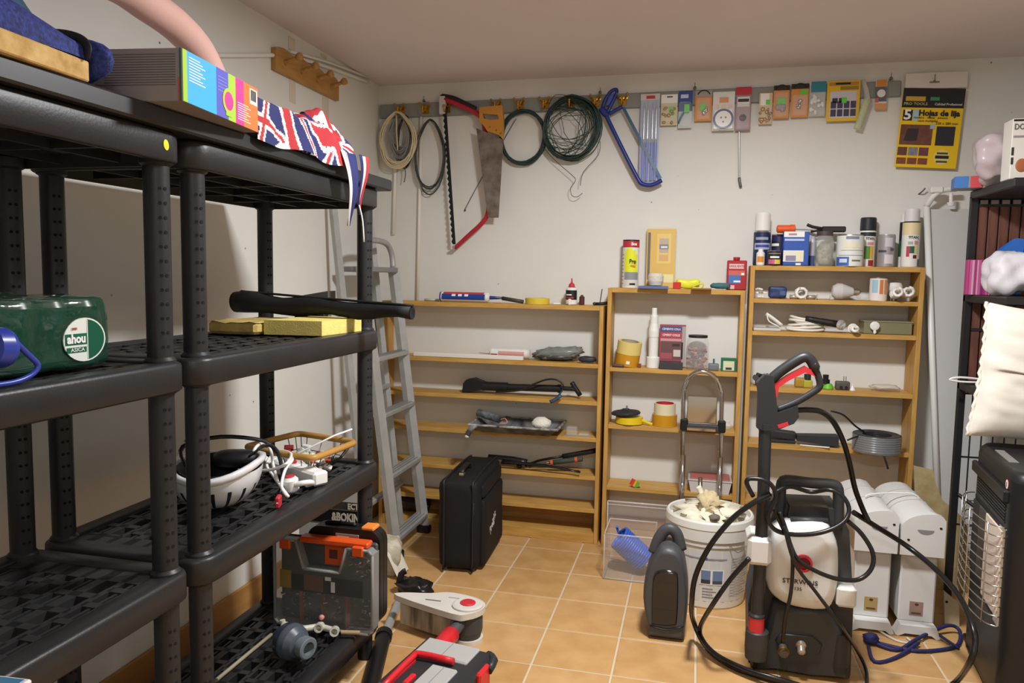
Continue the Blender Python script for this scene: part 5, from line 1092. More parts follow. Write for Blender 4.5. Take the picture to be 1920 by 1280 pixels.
b = B(); b.cyl((xa+.07, .17, zr-.001), (xc, .17, zr-.004), .0022, STEEL, n=8); part(root, 'shaft', b)
root = thing('caulking_clamp', 'black plastic clamp lying on top of the glass jar and white tin', 'clamp', (SX(1555, 432), .2, SZ(1555, 440))); zz = SZ(1560, 438, .2)+.014
b = B(); b.bx(SX(1540, 436, .2), SX(1585, 436, .2), .185, .215, zz-.008, zz+.016, mat('232022', .5), .004); part(root, 'bar', b)
b = B(); b.tube([(SX(1513, 427, .2), .2, zz+.024), (SX(1524, 432, .2), .2, zz+.014), (SX(1545, 434, .2), .2, zz+.006)], .0065, mat('232022', .5), n=8, sub=2); b.tube([(SX(1520, 440, .2), .2, zz-.006), (SX(1545, 434, .2), .2, zz+.004)], .005, mat('232022', .5), n=8); part(root, 'jaw', b)
root, c, r, h = can_('glass_jar', 'glass jar of pale greenish bits with dark lid on the tallest bookshelf', 'jar', 1527, 1564, 431, 500, z, .165, [(.9, 0), (1, .06), (1, .68), (.8, .8), (.78, .84)], GLASS, parts=[('lid', [(.8, .84), (.84, .845), (.84, .96), (.001, .97)], mat('4a4240', .5), 'dark lid')])
b = B(); b.ell((0, 0, 0), (r*.86, r*.86, h*.3), mat('a5a284', .6, var=.5, vscale=60, col2='6d6a50', bump=.8, bscale=120), 20, 14, .75, TR(c, .165, z+h*.33), .1, 5, 2); part(root, 'contents', b, 'pale greenish bits', 'stuff')
can_('small_bottle', 'narrow silver bottle between the blue tin and glass jar', 'bottle', 1517, 1529, 443, 497, z, .225, [(1, 0), (1, .35, mat('4a5a8a', .4)), (1, .8), (.8, .9), (.8, 1), (.001, 1)], mat('c4c0c4', .3))
root, c, r, h = can_('white_tin', 'wide white paint tin with blue corner label, right of the glass jar', 'paint tin', 1568, 1619, 441, 501, z, .16, [(.98, 0), (1, .02), (1, .95), (.97, .97), (.95, 1, STEEL), (.86, .97, STEEL), (.001, .97, STEEL)], mat('e2e4dd', .4), n=26)
b = B(); wrap(b, c, r, z+h*.02, z+h*.3, -78, -12, mat('3f66b0', .45), .16); wrap(b, c, r, z+h*.12, z+h*.24, -55, -20, mat('cfd8ec', .5), .16, .001); wrap(b, c, r, z+h*.86, z+h*.95, -28, 28, mat('7f86a0', .5), .16); wrap(b, c, r, z+h*.5, z+h*.52, -50, 60, mat('a9a593', .5), .16); wrap(b, c, r, z+h*.16, z+h*.21, 0, 40, mat('77746c', .5), .16); wrap(b, c, r, z+h*.34, z+h*.36, -60, 60, mat('8f9094', .5), .16); wrap(b, c, r, z+h*.6, z+h*.72, -40, 40, mat('e9e2c0', .5), .16); part(root, 'label', b, 'blue corner label')
root, c, r, h = can_('spray_can', 'white spray can with big black cap in the middle of the row', 'spray can', 1611, 1642, 408, 499, z, .226, [(.94, 0), (1, .02), (1, .7), (.94, .73)], PLAST, parts=[('cap', [(.98, .74), (1.0, .75), (.98, .97), (.9, 1.0), (.001, 1.0)], mat('23282c', .45), 'black cap')])
b = B(); wrap(b, c, r, z+h*.62, z+h*.7, -70, 60, mat('2b2c30', .5), .226); wrap(b, c, r, z+h*.16, z+h*.42, -30, 10, mat('5d8a3a', .5), .226); wrap(b, c, r, z+h*.16, z+h*.42, 10, 35, mat('d9a83a', .5), .226); wrap(b, c, r, z+h*.02, z+h*.14, 0, 40, mat('9c2f2c', .5), .226); wrap(b, c, r, z+h*.44, z+h*.5, -10, 35, mat('d58a95', .5), .226); part(root, 'label', b); b = B(); b.txt('TITAN', .0135, BLKP, facing(c+.002, .226-r-.0015, z+h*.57), .85, bold=.0003); part(root, 'lettering', b)
root, c, r, h = can_('silver_tin', 'plain silver grey tin with circles printed on it, between two spray cans', 'tin', 1645, 1678, 440, 498, z, .19, [(.97, 0), (1, .02), (1, .95), (.96, .97), (.95, 1), (.001, 1)], mat('a5a0a2', .35, metal=.3))
b = B(); wrap(b, c, r, z+h*.45, z+h*.52, -70, -10, mat('4a4450', .5), .19); wrap(b, c, r, z+h*.5, z+h*.58, 15, 45, mat('5a5a60', .5), .19); wrap(b, c, r, z+h*.62, z+h*.9, -20, 30, mat('c9c5c8', .4), .19); wrap(b, c, r, z+h*.1, z+h*.38, -20, 40, mat('d3cdd0', .4), .19); part(root, 'label', b)
b = B(); b.bx(-.1, .09, -.05, .04, 0, .002, mat('4a4468', .6), .0005, TR(SX(1628, 501, .14), .17, z-.0005) @ RZ(4)); b2 = b
root, c, r, h = can_('spray_can', 'green and black spray can half hidden behind the beige topped one', 'spray can', 1686, 1704, 402, 488, z, .235, [(1, 0), (1, .2, PLAST), (1, .5, mat('1f5a3a', .4)), (1, .85, BLKP), (.8, .9), (.8, 1), (.001, 1)], PLAST)
root, c, r, h = can_('spray_can', 'beige topped spray can with red green and yellow swatches at the right end', 'spray can', 1691, 1725, 392, 501, z, .185, [(.94, 0), (1, .02), (1, .55), (1, .76, mat('e3d3a4', .4)), (.94, .78, BLKP)], PLAST, parts=[('cap', [(.82, .785), (.84, .79), (.84, .97), (.78, 1.0), (.001, 1.0)], mat('d9d7d6', .4), 'pale grey cap')])
b = B(); wrap(b, c, r, z+h*.18, z+h*.36, -38, -18, mat('b8304a', .5), .185); wrap(b, c, r, z+h*.24, z+h*.36, -18, 12, mat('2f5a48', .5), .185); wrap(b, c, r, z+h*.24, z+h*.38, 12, 35, mat('d6cf8a', .5), .185); wrap(b, c, r, z+h*.15, z+h*.21, 5, 30, mat('6d2a2c', .5), .185); wrap(b, c, r, z+h*.39, z+h*.44, -30, 0, mat('9fb0a5', .5), .185); wrap(b, c, r, z+h*.39, z+h*.45, 10, 35, mat('d58f8c', .5), .185); wrap(b, c, r, z+h*.02, z+h*.14, 40, 85, mat('6d6464', .5), .185); part(root, 'label', b, 'coloured swatches'); b = B(); b.txt('TITAN', .014, BLKP, facing(c, .185-r-.0015, z+h*.51), .9, bold=.0003); part(root, 'lettering', b)
# ---- tallest bookshelf second shelf: bulbs
z = S3[0]+.0005; MW = mat('e8e6df', .3)
random.seed(3); b = B()
for k in range(9): b.bx(-.009, .009, -.005, .005, -.004, .004, MW, .002, TR(SX(1428, 552)+random.uniform(-.018, .018), .17+random.uniform(-.02, .02), z+.007+.016*(k % 3)) @ M.Rotation(random.uniform(-.4, .4), 4, V((0, 1, .3))))
single('white_clips', 'little heap of white plastic clips at the left end under the spray cans', 'clips', b, None, None, 'stuff')
b = B(); x0, x1 = SX(1441, 548), SX(1474, 548); b.soft(((x0+x1)/2, .18, z+.0265), ((x1-x0)/2, .025, .0235), .009, mat('2c3c66', .45), 8, None, .003, 30, 4); b.bx(x1-.03, x1-.004, .15, .156, z+.012, z+.034, mat('4a5c8a', .4), .003); single('blue_adaptor', 'dark blue socket adaptor lying among the bulbs', 'adaptor', b)
def spiral(name, label, px, py, y, z, r, m, X=None, base=True):
    c = SX(px, py, y); root = thing(name, label, 'light bulb', (c, y, z)); X = TR(c, y, z) @ (X or M()); b = B(X)
    b.tube([(r*.62*cos(t*.75), r*.62*sin(t*.75), .035+.0032*t) for t in range(0, 20)], .0062, m, n=8); part(root, 'spiral', b); b = B(X); b.lathe([(.0, 0), (.007, .002, STEEL), (.0125, .005, STEEL), (.0125, .018, STEEL), (.018, .02), (.02, .034), (.001, .036)], MW, M(), 16); part(root, 'base', b)
spiral('spiral_bulb', 'white spiral bulb lying with its coil facing out near the blue adaptor', 1500, 550, .19, z+.026, .032, MW, RX(90) @ RZ(20) @ TR(0, 0, -.03))
for k, (px, nm) in enumerate(((1487, 'left of the coil faced bulb'), (1518, 'right of the coil faced bulb'))):
    b = B(); b.tube([(SX(px-8, 554), .15, z+.009), (SX(px, 554), .145, z+.01), (SX(px+8, 554), .15, z+.009)], .0085, mat('b9b4a8', .35, metal=.4), n=8); single('spot_bulb', 'small metal ended bulb lying %s' % nm, 'light bulb', b)
b = B(); b.bx(SX(1530, 553), SX(1555, 553), .15, .2, z, z+.02, mat('dfded8', .3, alpha=.8), .005); single('bulb_sleeve', 'low pale plastic sleeve left of the big frosted bulb', 'packaging', b)
root = thing('frosted_bulb', 'big frosted light bulb lying on its side on the tallest bookshelf', 'light bulb', (SX(1585, 548), .18, z)); X = TR(SX(1558, 548), .18, z+.037) @ RY(92)
b = B(X); b.lathe([(.0, 0), (.022, .004), (.034, .022), (.034, .04), (.026, .062), (.017, .085)], mat('d6d3d2', .2, alpha=.85), M(), 20); part(root, 'glass', b); b = B(X); b.lathe([(.017, .085), (.014, .09), (.014, .108), (.006, .114), (.001, .116)], STEEL, M(), 14); part(root, 'screw_cap', b)
b = B(); x = SX(1617, 553); b.ell((x, .18, z+.017), (.026, .02, .016), GLASS, 14, 8, 1., None, .2, 3, 4); single('clear_wrapper', 'crumpled clear wrapper right of the big frosted bulb', 'wrapper', b)
root, c, r, h = can_('label_tin', 'small white tin with orange and blue label among the bulbs', 'tin', 1630, 1664, 520, 562, z, .165, [(.97, 0), (1, .03), (1, .95), (.97, 1, mat('6a5048', .4)), (.001, .98, mat('8a7a70', .4))], mat('e4e0da', .4))
b = B(); wrap(b, c, r, z+h*.35, z+h*.9, -55, -15, mat('9cc0cf', .5), .165); wrap(b, c, r, z+h*.3, z+h*.9, -5, 18, mat('cf7a3a', .5), .165); wrap(b, c, r, z+h*.3, z+h*.9, 26, 55, mat('d99a6a', .5), .165); wrap(b, c, r, z, z+h*.25, -10, 45, mat('e9d9d2', .5), .165); part(root, 'label', b)
b = B(); c = SX(1677, 545, .2); b.lathe([(.0, 0), (.014, .001, STEEL), (.014, .02, STEEL), (.022, .026), (.032, .045), (.033, .06), (.026, .075), (.0, .082)], MW, TR(c, .205, z), 18); single('globe_bulb', 'white globe light bulb standing behind two coil bulbs at the shelf end', 'light bulb', b)
spiral('spiral_bulb', 'white spiral bulb lying in front of the globe bulb', 1676, 555, .15, z+.027, .024, MW, RX(80) @ RZ(0) @ TR(0, 0, -.02)); spiral('spiral_bulb', 'white spiral bulb tilted at the far right end of the bulb shelf', 1696, 552, .165, z+.0315, .026, MW, RX(82) @ TR(0, 0, -.02))
# ---- third shelf
z = S3[1]+.0005
b = B(); b.bx(SX(1411, 618), SX(1462, 618), .13, .22, z, z+.012, mat('d3d1ca', .35, alpha=.85), .003); single('clear_tray', 'flat clear plastic tray at the left end of the third shelf', 'tray', b)
b = B(); x0 = SX(1436, 590); b.tube([(x0, .18, z+.07), (x0+.03, .175, z+.05), (x0+.065, .17, z+.022)], (.006, .011), MW, n=8, sub=3); b.tube([(x0+.004, .17, z+.066), (x0+.012, .165, z+.04), (x0+.05, .16, z+.02)], .003, MW, n=6, sub=3); single('white_clamp', 'white plastic handle propped on the flat clear tray', 'handle', b)
b = B(); xc = SX(1510, 610)
for k in range(5): b.tube([(xc+.075*cos(t*2*pi/20)*(1-.05*k), .185+.035*sin(t*2*pi/20), z+.0125+.009*k+.006*sin(t*2*pi/20+k)+.01*(k > 2)*cos(t*2*pi/20)**2) for t in range(20)], .0055, mat('e2ded2', .45), n=8, closed=True)
single('white_cable', 'coil of white cable in the middle of the third shelf', 'cable', b)
root = thing('torch', 'black torch with silver head resting on the white cable coil', 'torch', (SX(1550, 603), .165, z)); a, c = PY(.15, 1510, 597), PY(.15, 1572, 608)
b = B(); b.tube([a, a.lerp(c, .5), c], lambda t: .0115+.004*t, BLKP, n=12, sub=2); part(root, 'barrel', b); b = B(); d = (c-a).normalized(); b.lathe([(.012, 0), (.021, .006), (.021, .02), (.018, .022), (.001, .024)], mat('dedfe0', .15, metal=.6), axm(c, c+d*.02+V((0, -.02, 0))), 18); part(root, 'head', b, 'silver head')
spiral('spiral_bulb', 'small white bulb beside the silver torch head', 1599, 609, .15, z+.0215, .016, MW, RX(90) @ TR(0, 0, -.03))
root = thing('plastic_tray', 'long olive tinted clear plastic tray with white plug in front', 'tray', (SX(1662, 608), .19, z)); x0, x1 = SX(1618, 610, .17), SX(1708, 610, .17)
TRY = mat('8f8c6a', .3, alpha=.75); b = B(); zz = z+.052
for p in ((x0, x1, .15, .153), (x0, x1, .24, .243), (x0, x0+.003, .153, .24), (x1-.003, x1, .153, .24)): b.bx(*p, z, zz, TRY, .0008)
b.bx(x0, x1, .15, .243, z, z+.003, TRY); b.bx(x0-.003, x1+.003, .147, .246, zz-.002, zz+.002, mat('a5a284', .3, alpha=.8), .001); part(root, 'body', b)
b = B(); x = SX(1640, 606, .135); b.lathe([(.0, 0), (.018, .002), (.018, .009), (.009, .011)], MW, TR(x, .138, z+.035) @ RX(90), 16); b.tube([(x, .136, z+.03), (x+.002, .134, z+.006), (x+.004, .134, z+.004)], .006, MW, n=8); single('white_plug', 'white plug hanging in front of the olive tinted tray', 'plug', b)
# ---- fourth shelf
z = S3[2]+.0005
root = thing('black_camera_gear', 'black folded plastic gadget at the left end behind the spray gun', 'gadget', (SX(1425, 710), .19, z)); b = B(); b.soft((SX(1437, 712), .19, z+.022), (.045, .03, .0215), .008, K, 7); part(root, 'body', b); b = B(); b.tube([(SX(1418, 697), .16, z+.05), (SX(1428, 701), .165, z+.043), (SX(1440, 699), .17, z+.047)], .008, K, n=8, sub=2); b.cyl((SX(1416, 706), .16, z+.036), (SX(1416, 706), .145, z+.036), .013, mat('4a4a4c', .3), n=14); part(root, 'arm', b)
b = B(); x = SX(1500, 722); b.soft((x, .19, z+.02), (.022, .018, .0195), .006, mat('a8862c', .5), 6); b.soft((x+.03, .18, z+.017), (.018, .016, .0165), .005, mat('b0a83a', .5), 6); b.cyl((x+.028, .18, z+.033), (x+.028, .18, z+.058), .014, mat('25322c', .5), n=12); single('hose_connector', 'yellow and dark green hose connector seen through the spray gun grip', 'connector', b)
root = thing('hose_connector', 'bright green hose connector with black collar right of the spray gun', 'connector', (SX(1548, 722), .17, z)); x = SX(1549, 725)
b = B(); b.lathe([(.02, 0), (.022, .004), (.016, .022), (.012, .024)], mat('6fbf2c', .45), TR(x+.004, .165, z), 14); part(root, 'ring', b, 'green ring'); b = B(); b.lathe([(.017, .022), (.017, .04), (.011, .042), (.012, .06), (.0, .061)], K, TR(x-.006, .168, z), 14); part(root, 'collar', b)
b = B(); x = SX(1578, 725); b.soft((x, .17, z+.018), (.028, .018, .0175), .006, mat('55524d', .5), 6); b.cyl((x-.008, .155, z+.012), (x-.008, .148, z+.012), .006, BLKP, n=8); b.cyl((x+.012, .155, z+.012), (x+.012, .148, z+.012), .006, BLKP, n=8)
for dx in (.004, .013): b.cyl((x+dx, .17, z+.034), (x+dx, .17, z+.056), .0018, STEEL, n=6)
single('grey_plug', 'grey mains plug with pins upward right of the green connector', 'plug', b)
b = B(); x = SX(1596, 730); b.lathe([(.013, 0), (.004, .018), (.001, .028)], MW, TR(x, .16, z), 10); single('white_cone', 'tiny white cone nozzle right of the grey mains plug', 'nozzle', b)
b = B(); b.ell((0, 0, 0), (.055, .03, .011), mat('d9d2c4', .25, alpha=.6), 18, 8, .8, TR(SX(1660, 726), .19, z+.0165), .3, 3, 6); single('clear_film', 'crumpled clear film at the right of the fourth shelf', 'film', b)
# ---- fifth shelf
z = S3[3]+.0005; VT = mat('2c2d30', .5)
root = thing('vacuum_nozzle', 'black vacuum crevice nozzle lying left on the fifth shelf', 'nozzle', (SX(1460, 825), .17, z)); b = B(); b.soft(((SX(1440, 815)+SX(1492, 815))/2, .18, z+.033), (.055, .022, .018), .006, VT, 7, TR((SX(1440, 815)+SX(1492, 815))/2, .18, z+.035) @ RY(4)); part(root, 'body', b); b = B(); b.bx(SX(1442, 828), SX(1490, 828), .155, .2, z, z+.014, VT, .003); part(root, 'brush_foot', b)
root = thing('vacuum_nozzle', 'black flat ended vacuum nozzle with white lip beside the crevice nozzle', 'nozzle', (SX(1540, 825), .15, z)); b = B(); b.add([V((SX(1492, 818), .14, z+.018)), V((SX(1492, 818), .19, z+.018)), V((SX(1492, 818), .19, z+.042)), V((SX(1492, 818), .14, z+.042)), V((SX(1568, 825), .125, z+.006)), V((SX(1568, 825), .2, z+.006)), V((SX(1568, 825), .2, z+.048)), V((SX(1568, 825), .125, z+.048))], [(0, 1, 2, 3), (7, 6, 5, 4), (0, 4, 5, 1), (1, 5, 6, 2), (2, 6, 7, 3), (3, 7, 4, 0)], VT); part(root, 'body', b); b = B(); b.tube([(SX(1500, 832, .12), .125, z+.004), (SX(1540, 834, .12), .118, z+.003), (SX(1555, 836, .12), .112, z+.004)], .0035, MW, n=6, sub=2); part(root, 'lip', b, 'white lip')
root = thing('wire_spool', 'clear wrapped spool of dark grey cable jutting from the fifth shelf', 'cable spool', (SX(1645, 825), .13, z)); c = (SX(1608, 825, .1)+SX(1684, 825, .1))/2; r = .09
for k in range(1): pass
b = B(); b.lathe([(r*.62, 0), (r*.96, 0), (r, .004), (r, .07), (r*.96, .074), (r*.62, .07), (r*.62, 0)], mat('3b3b3e', .25, metal=.3, bump=.8, bscale=150, stretch=(.1, .1, 1)), TR(c, .12, z), 30, True, False)
for k in range(7): b.lathe([(r+.001, .006+.0095*k), (r+.004, .0105+.0095*k), (r+.001, .015+.0095*k)], mat('6d6d70', .2, metal=.4), TR(c, .12, z), 30, True, False)
part(root, 'coil', b); b = B(); b.lathe([(r+.005, .002), (r+.006, .07)], CLEAR, TR(c, .12, z), 30, True, False); part(root, 'clear_wrap', b)
b = B(); b.tube([(c-.05, .12, z+.078), (c-.09, .1, z+.105), (c-.14, .08, z+.15), (c-.19, .07, z+.165)], .0038, BLKP, n=6, sub=4); part(root, 'loose_end', b); b = B(); b.tube([(c-.07, .08, z+.07), (c-.1, .06, z+.062), (c-.125, .05, z+.052)], .0038, BLKP, n=6, sub=3); part(root, 'loose_end', b); b = B(); b.tube([(c+.01, .035, z+.004), (c+.018, .028, z-.02), (c+.028, .028, z-.05)], .0038, BLKP, n=6, sub=3); part(root, 'loose_end', b)
# ================================================================ aluminium step ladder leaning on the left wall
ALU = mat('b3b4b0', .45, metal=.35, var=.15, vscale=20); ALUD = mat('8a8b8b', .45, metal=.35)
root = thing('step_ladder', 'folded aluminium step ladder leaning on the left wall beside the widest bookshelf', 'ladder', (-.52, -.11, 0))
YN, YFAR = -.285, .055
def rail_(b, p0, p1, w=.028, t=.011): b.tube([p0, p1], (w, t), ALU, n=4, flat=(1, 0, .15))
fx = lambda z: -.497-.128*z
for y, ztop in ((YN, 1.24), (YFAR, 1.24)):
    b = B(); rail_(b, (fx(0), y, .02), (fx(ztop), y, ztop)); part(root, 'rail', b)
    b = B(); b.bx(-.032, .032, -.018, .018, 0, .035, BLACK, .005, TR(fx(0), y, .0)); part(root, 'rubber_foot', b)
b = B(); hx = fx(1.24)
b.tube([(hx, YN, 1.235), (hx-.006, YN+.004, 1.30), (hx-.012, YN+.05, 1.345), (hx-.014, (YN+YFAR)/2, 1.355), (hx-.012, YFAR-.05, 1.345), (hx-.006, YFAR-.004, 1.30), (hx, YFAR, 1.235)], .0135, ALU, n=8, sub=4); part(root, 'hoop', b)
b = B(); b.bx(hx-.10, hx+.03, YN+.012, YFAR-.012, 1.215, 1.238, ALUD, .004); part(root, 'platform', b)
for z in (.085, .352, .612, .85, 1.05):
    b = B(); x = fx(z); b.bx(x-.03, x+.03, YN, YFAR, z-.012, z+.008, ALU, .003)
    for k in range(3): b.bx(x-.02+.016*k, x-.014+.016*k, YN+.012, YFAR-.012, z+.008, z+.0105, ALUD)
    part(root, 'rung', b)
for y in (YN-.024, YFAR+.024-.03):
    b = B(); b.tube([(-.615, y, .03), (-.775, y, 1.50)], (.02, .009), ALU, n=4, flat=(1, 0, .15)); part(root, 'rear_rail', b)
b = B(); b.bx(-.63, -.60, YN-.02, YFAR, .22, .24, ALU, .003); b.bx(-.685, -.665, YN-.02, YFAR, .68, .70, ALU, .003); part(root, 'rear_brace', b)
b = B(); z = 1.08; b.bx(fx(z)-.02, fx(z)+.02, YN-.013, YN-.0115, .99, 1.19, mat('d9d8d2', .5), 0)
for k in range(9): b.bx(fx(z)-.014, fx(z)+.014-.004*(k % 3), YN-.0138, YN-.0128, 1.0+.02*k, 1.008+.02*k, mat('5a5a5a', .5))
part(root, 'safety_label', b, 'printed safety label')
# ================================================================ black suitcase
FAB2 = mat('0b0b0d', .75, bump=.25, bscale=500); PIPE = mat('1c1c1f', .5)
root = thing('suitcase', 'black fabric cabin suitcase standing on the tiles with white script on its side', 'suitcase', (-.206, -.15, 0), 3)
X = WM[root.name] @ TR(0, 0, 0); hx, hy, hz = .086, .222, .184
b = B(X); b.soft((0, 0, hz+.012), (hx, hy, hz), .03, FAB2, 12, TR(0, 0, hz+.014), .004, 9, 2); part(root, 'body', b)
for sx in (-.058, .062):
    b = B(X); b.tube([(sx, -hy+.03, .018), (sx, -hy-.002, .05), (sx, -hy-.002, 2*hz-.03), (sx, -hy+.03, 2*hz+.014), (sx, hy-.03, 2*hz+.014), (sx, hy+.002, 2*hz-.03), (sx, hy+.002, .05), (sx, hy-.03, .018)], .0045, PIPE, n=6, closed=True, sub=2); part(root, 'piping', b)
b = B(X); b.soft((0, 0, 0), (.016, .185, .14), .016, FAB2, 10, TR(hx+.004, .0, .16), .003, 8, 4); part(root, 'front_pocket', b, 'bulging side pocket')
b = B(X); b.soft((0, 0, 0), (.012, .18, .028), .012, FAB2, 8, TR(hx+.002, .0, .33)); part(root, 'upper_pocket', b)
b = B(X); b.tube([(-.01, -.13, 2*hz+.016), (-.01, -.12, 2*hz+.034), (-.01, -.02, 2*hz+.036), (-.01, -.008, 2*hz+.016)], (.012, .006), PIPE, n=8, sub=3, flat=(1, 0, 0)); b.bx(-.02, 0, -.14, -.115, 2*hz+.012, 2*hz+.024, mat('b9b08a', .4, metal=.5), .002); part(root, 'carry_handle', b)
b = B(X); b.bx(.058, .066, -hy-.006, -hy+.004, .245, .30, mat('a9a390', .35, metal=.7), .002); part(root, 'zip_pull', b, 'pale metal zip pull')
b = B(X); sc = TR(hx+.022, -.05, .165) @ RZ(90) @ RX(90) @ RZ(28); b.txt('Freight', .052, mat('d9d8d4', .5), sc, .8, bold=.0006); part(root, 'lettering', b, 'white script lettering')
for sx in (-.045, .045):
    for sy in (-hy+.04, hy-.04):
        b = B(X); b.cyl((sx-.008, sy, .012), (sx+.008, sy, .012), .012, BLACK, n=12); part(root, 'wheel', b)
# ================================================================ clear bin with blue coil
root = thing('clear_bin', 'clear plastic bin with its lid standing open, holding a blue coiled hose', 'bin', (.47, -.16, 0))
CB2 = mat('e6e2de', .1, alpha=.1, spec=.8, coat=.5); x0, x1, y0, y1, hb = .388, .585, -.268, -.07, .187
b = B()
for p in ((x0, x1, y0, y0+.003), (x0, x1, y1-.003, y1), (x0, x0+.003, y0+.003, y1-.003), (x1-.003, x1, y0+.003, y1-.003)): b.bx(*p, .0, hb, CB2)
b.bx(x0, x1, y0, y1, .0005, .004, CB2); part(root, 'body', b)
EDGE = mat('e9e5e0', .15, alpha=.45)
b = B(); b.tube([(x0, y0, hb), (x1, y0, hb), (x1, y1, hb), (x0, y1, hb)], .004, EDGE, n=6, closed=True); b.tube([(x0, y0, .004), (x1, y0, .004), (x1, y1, .004), (x0, y1, .004)], .003, EDGE, n=6, closed=True)
for x in (x0, x1): b.tube([(x, y0, .004), (x, y0, hb)], .0028, EDGE, n=6)
part(root, 'rim', b)
b = B(); b.bx(x0-.012, x1+.06, y1+.004, y1+.009, .06, .262, CB2, .002); b.tube([(x0-.012, y1+.004, .262), (x1+.06, y1+.004, .262)], .004, EDGE, n=6); b.tube([(x0-.01, y1+.004, .248), (x1+.055, y1+.004, .248)], .0025, EDGE, n=6); b.tube([(x0-.012, y1+.004, .06), (x0-.012, y1+.004, .262)], .003, EDGE, n=6); part(root, 'lid', b, 'open standing lid')
BLH = mat('2f5fc4', .35); q0, q1 = V((x0+.05, -.18, .148)), V((x1-.042, -.17, .056)); d = (q1-q0); X = axm(q0, q1); L = d.length; b = B(X)
n = 14
b.tube([(.047*cos(2*pi*t/12), .047*sin(2*pi*t/12), L*t/(12*n)) for t in range(12*n+1)], .0066, BLH, n=8)
b.tube([(.042, 0, 0), (.05, .01, -.02), (.03, .02, -.03)], .0055, BLH, n=8, sub=2)
single('coiled_hose', 'bright blue coiled air hose lying in the clear plastic bin', 'hose', b)
# ================================================================ dark canister
root = thing('canister', 'dark grey plastic canister with loop handle and glossy front, standing before the bucket', 'canister', (.652, -.66, 0))
GK = mat('47484a', .45, bump=.1, bscale=150); GLO = mat('1d1d1f', .12, coat=.4)
def lens(b, out, y, D, m, pr=((0, 1), (.5, .99), (.85, .95), (1, .86))):
    """symmetrical puffed slab round plane y, from an XZ outline"""
    cx_ = sum(p[0] for p in out)/len(out); cz_ = sum(p[1] for p in out)/len(out); n = len(out)
    L = [(-t, s) for t, s in reversed(pr)]+[(t, s) for t, s in pr[1:]]
    vs = [V((cx_+(p[0]-cx_)*s, y+D*t, cz_+(p[1]-cz_)*s)) for t, s in L for p in out]; k = len(L)
    fs = [(a*n+i, a*n+(i+1) % n, (a+1)*n+(i+1) % n, (a+1)*n+i) for a in range(k-1) for i in range(n)]
    b.add(vs, fs+[list(range(n))[::-1], [(k-1)*n+i for i in range(n)]], m, [True]*len(fs)+[False, False])
Yc = -.665
outl = [PY(Yc, *p) for p in ((1214, 1168), (1222, 1188), (1275, 1191), (1283, 1172), (1291, 1115), (1289, 1060), (1280, 1020), (1270, 1000), (1266, 1020), (1272, 1040), (1262, 1030), (1254, 1000), (1240, 985)) ]
body = [(1216, 1166), (1221, 1186), (1278, 1190), (1285, 1170), (1291, 1110), (1286, 1055), (1274, 1020), (1246, 1012), (1232, 1025), (1214, 1060), (1207, 1110)]
b = B(); o = smooth_path([PY(Yc, *p) for p in body], 3, True); o2 = [(p.x, max(p.z, .0005)) for p in o]
lens(b, o2, Yc, .072, GK); part(root, 'body', b)
b = B(); b.tube([PY(Yc, *p) for p in ((1226, 1035), (1235, 1010), (1248, 993), (1260, 992), (1270, 1003), (1277, 1030))], (.017, .02), GK, n=10, sub=4, flat=(0, 1, 0)); part(root, 'handle', b)
b = B(); o = smooth_path([PY(Yc-.072, *p) for p in ((1222, 1160), (1226, 1170), (1262, 1172), (1270, 1160), (1272, 1085), (1264, 1070), (1236, 1068), (1224, 1085))], 3, True); lens(b, [(p.x, p.z) for p in o], Yc-.068, .012, GLO, ((0, 1), (.6, .98), (1, .9))); part(root, 'front_panel', b, 'glossy black front panel')
b = B(); o = [PY(Yc-.075, *p) for p in ((1218, 1172), (1250, 1181), (1282, 1174))]; b.tube([p+V((0, .0, 0)) for p in o], .0025, BLACK, n=6, sub=2); part(root, 'seam', b)
# ================================================================ bucket with rags
root = thing('paint_bucket', 'big white paint bucket with printed window label, heaped with cream rags', 'bucket', (.79, -.305, 0))
BW = mat('e2e0d6', .4); bc = (.79, -.305)
b = B(); b.lathe([(.001, .0005), (.135, .0005), (.138, .006), (.154, .235), (.158, .238), (.158, .255), (.163, .258), (.163, .3, ), (.165, .302), (.162, .325), (.157, .332), (.15, .33), (.146, .31), (.001, .30)], BW, TR(bc[0], bc[1], 0), 40); part(root, 'tub', b)
def bw(b, a0, a1, z0, z1, m, d=.0008, k=10):
    vs = []
    for i in range(k+1):
        t = radians(a0+(a1-a0)*i/k)
        for z in (z0, z1): rr = .138+(.154-.138)*(z-.006)/.229+d; vs.append(V((bc[0]+rr*sin(t), bc[1]-rr*cos(t), z)))
    b.add(vs, [(2*i, 2*i+2, 2*i+3, 2*i+1) for i in range(k)], m, True)
b = B(); bw(b, -60, 80, .03, .225, mat('d9d9d6', .5)); bw(b, -60, 25, .19, .196, mat('8f9499', .5), .0012)
part(root, 'paper_label', b, 'pale paper label')
b = B(); bw(b, -12, 22, .095, .155, WHT, .0014); bw(b, -10, 3, .1, .15, mat('7089ac', .4), .0018); bw(b, 6, 20, .1, .15, mat('7089ac', .4), .0018); bw(b, -10, 3, .1, .115, mat('3a3f4a', .4), .0022); bw(b, 6, 20, .1, .112, mat('4a5568', .4), .0022); bw(b, -12, -2, .19, .2, mat('2f5fa8', .5), .0018); part(root, 'window_picture', b, 'printed blue window picture')
b = B()
for k in range(14): bw(b, 32, 72-(k % 3)*6, .05+.011*k, .0525+.011*k, mat('a5a5a2', .5), .0014, 6)
for k in range(4): bw(b, -8, 12-(k % 2)*5, .045+.011*k, .048+.011*k, mat('77777a', .5), .0014, 4)
part(root, 'small_print', b, 'lines of small print')
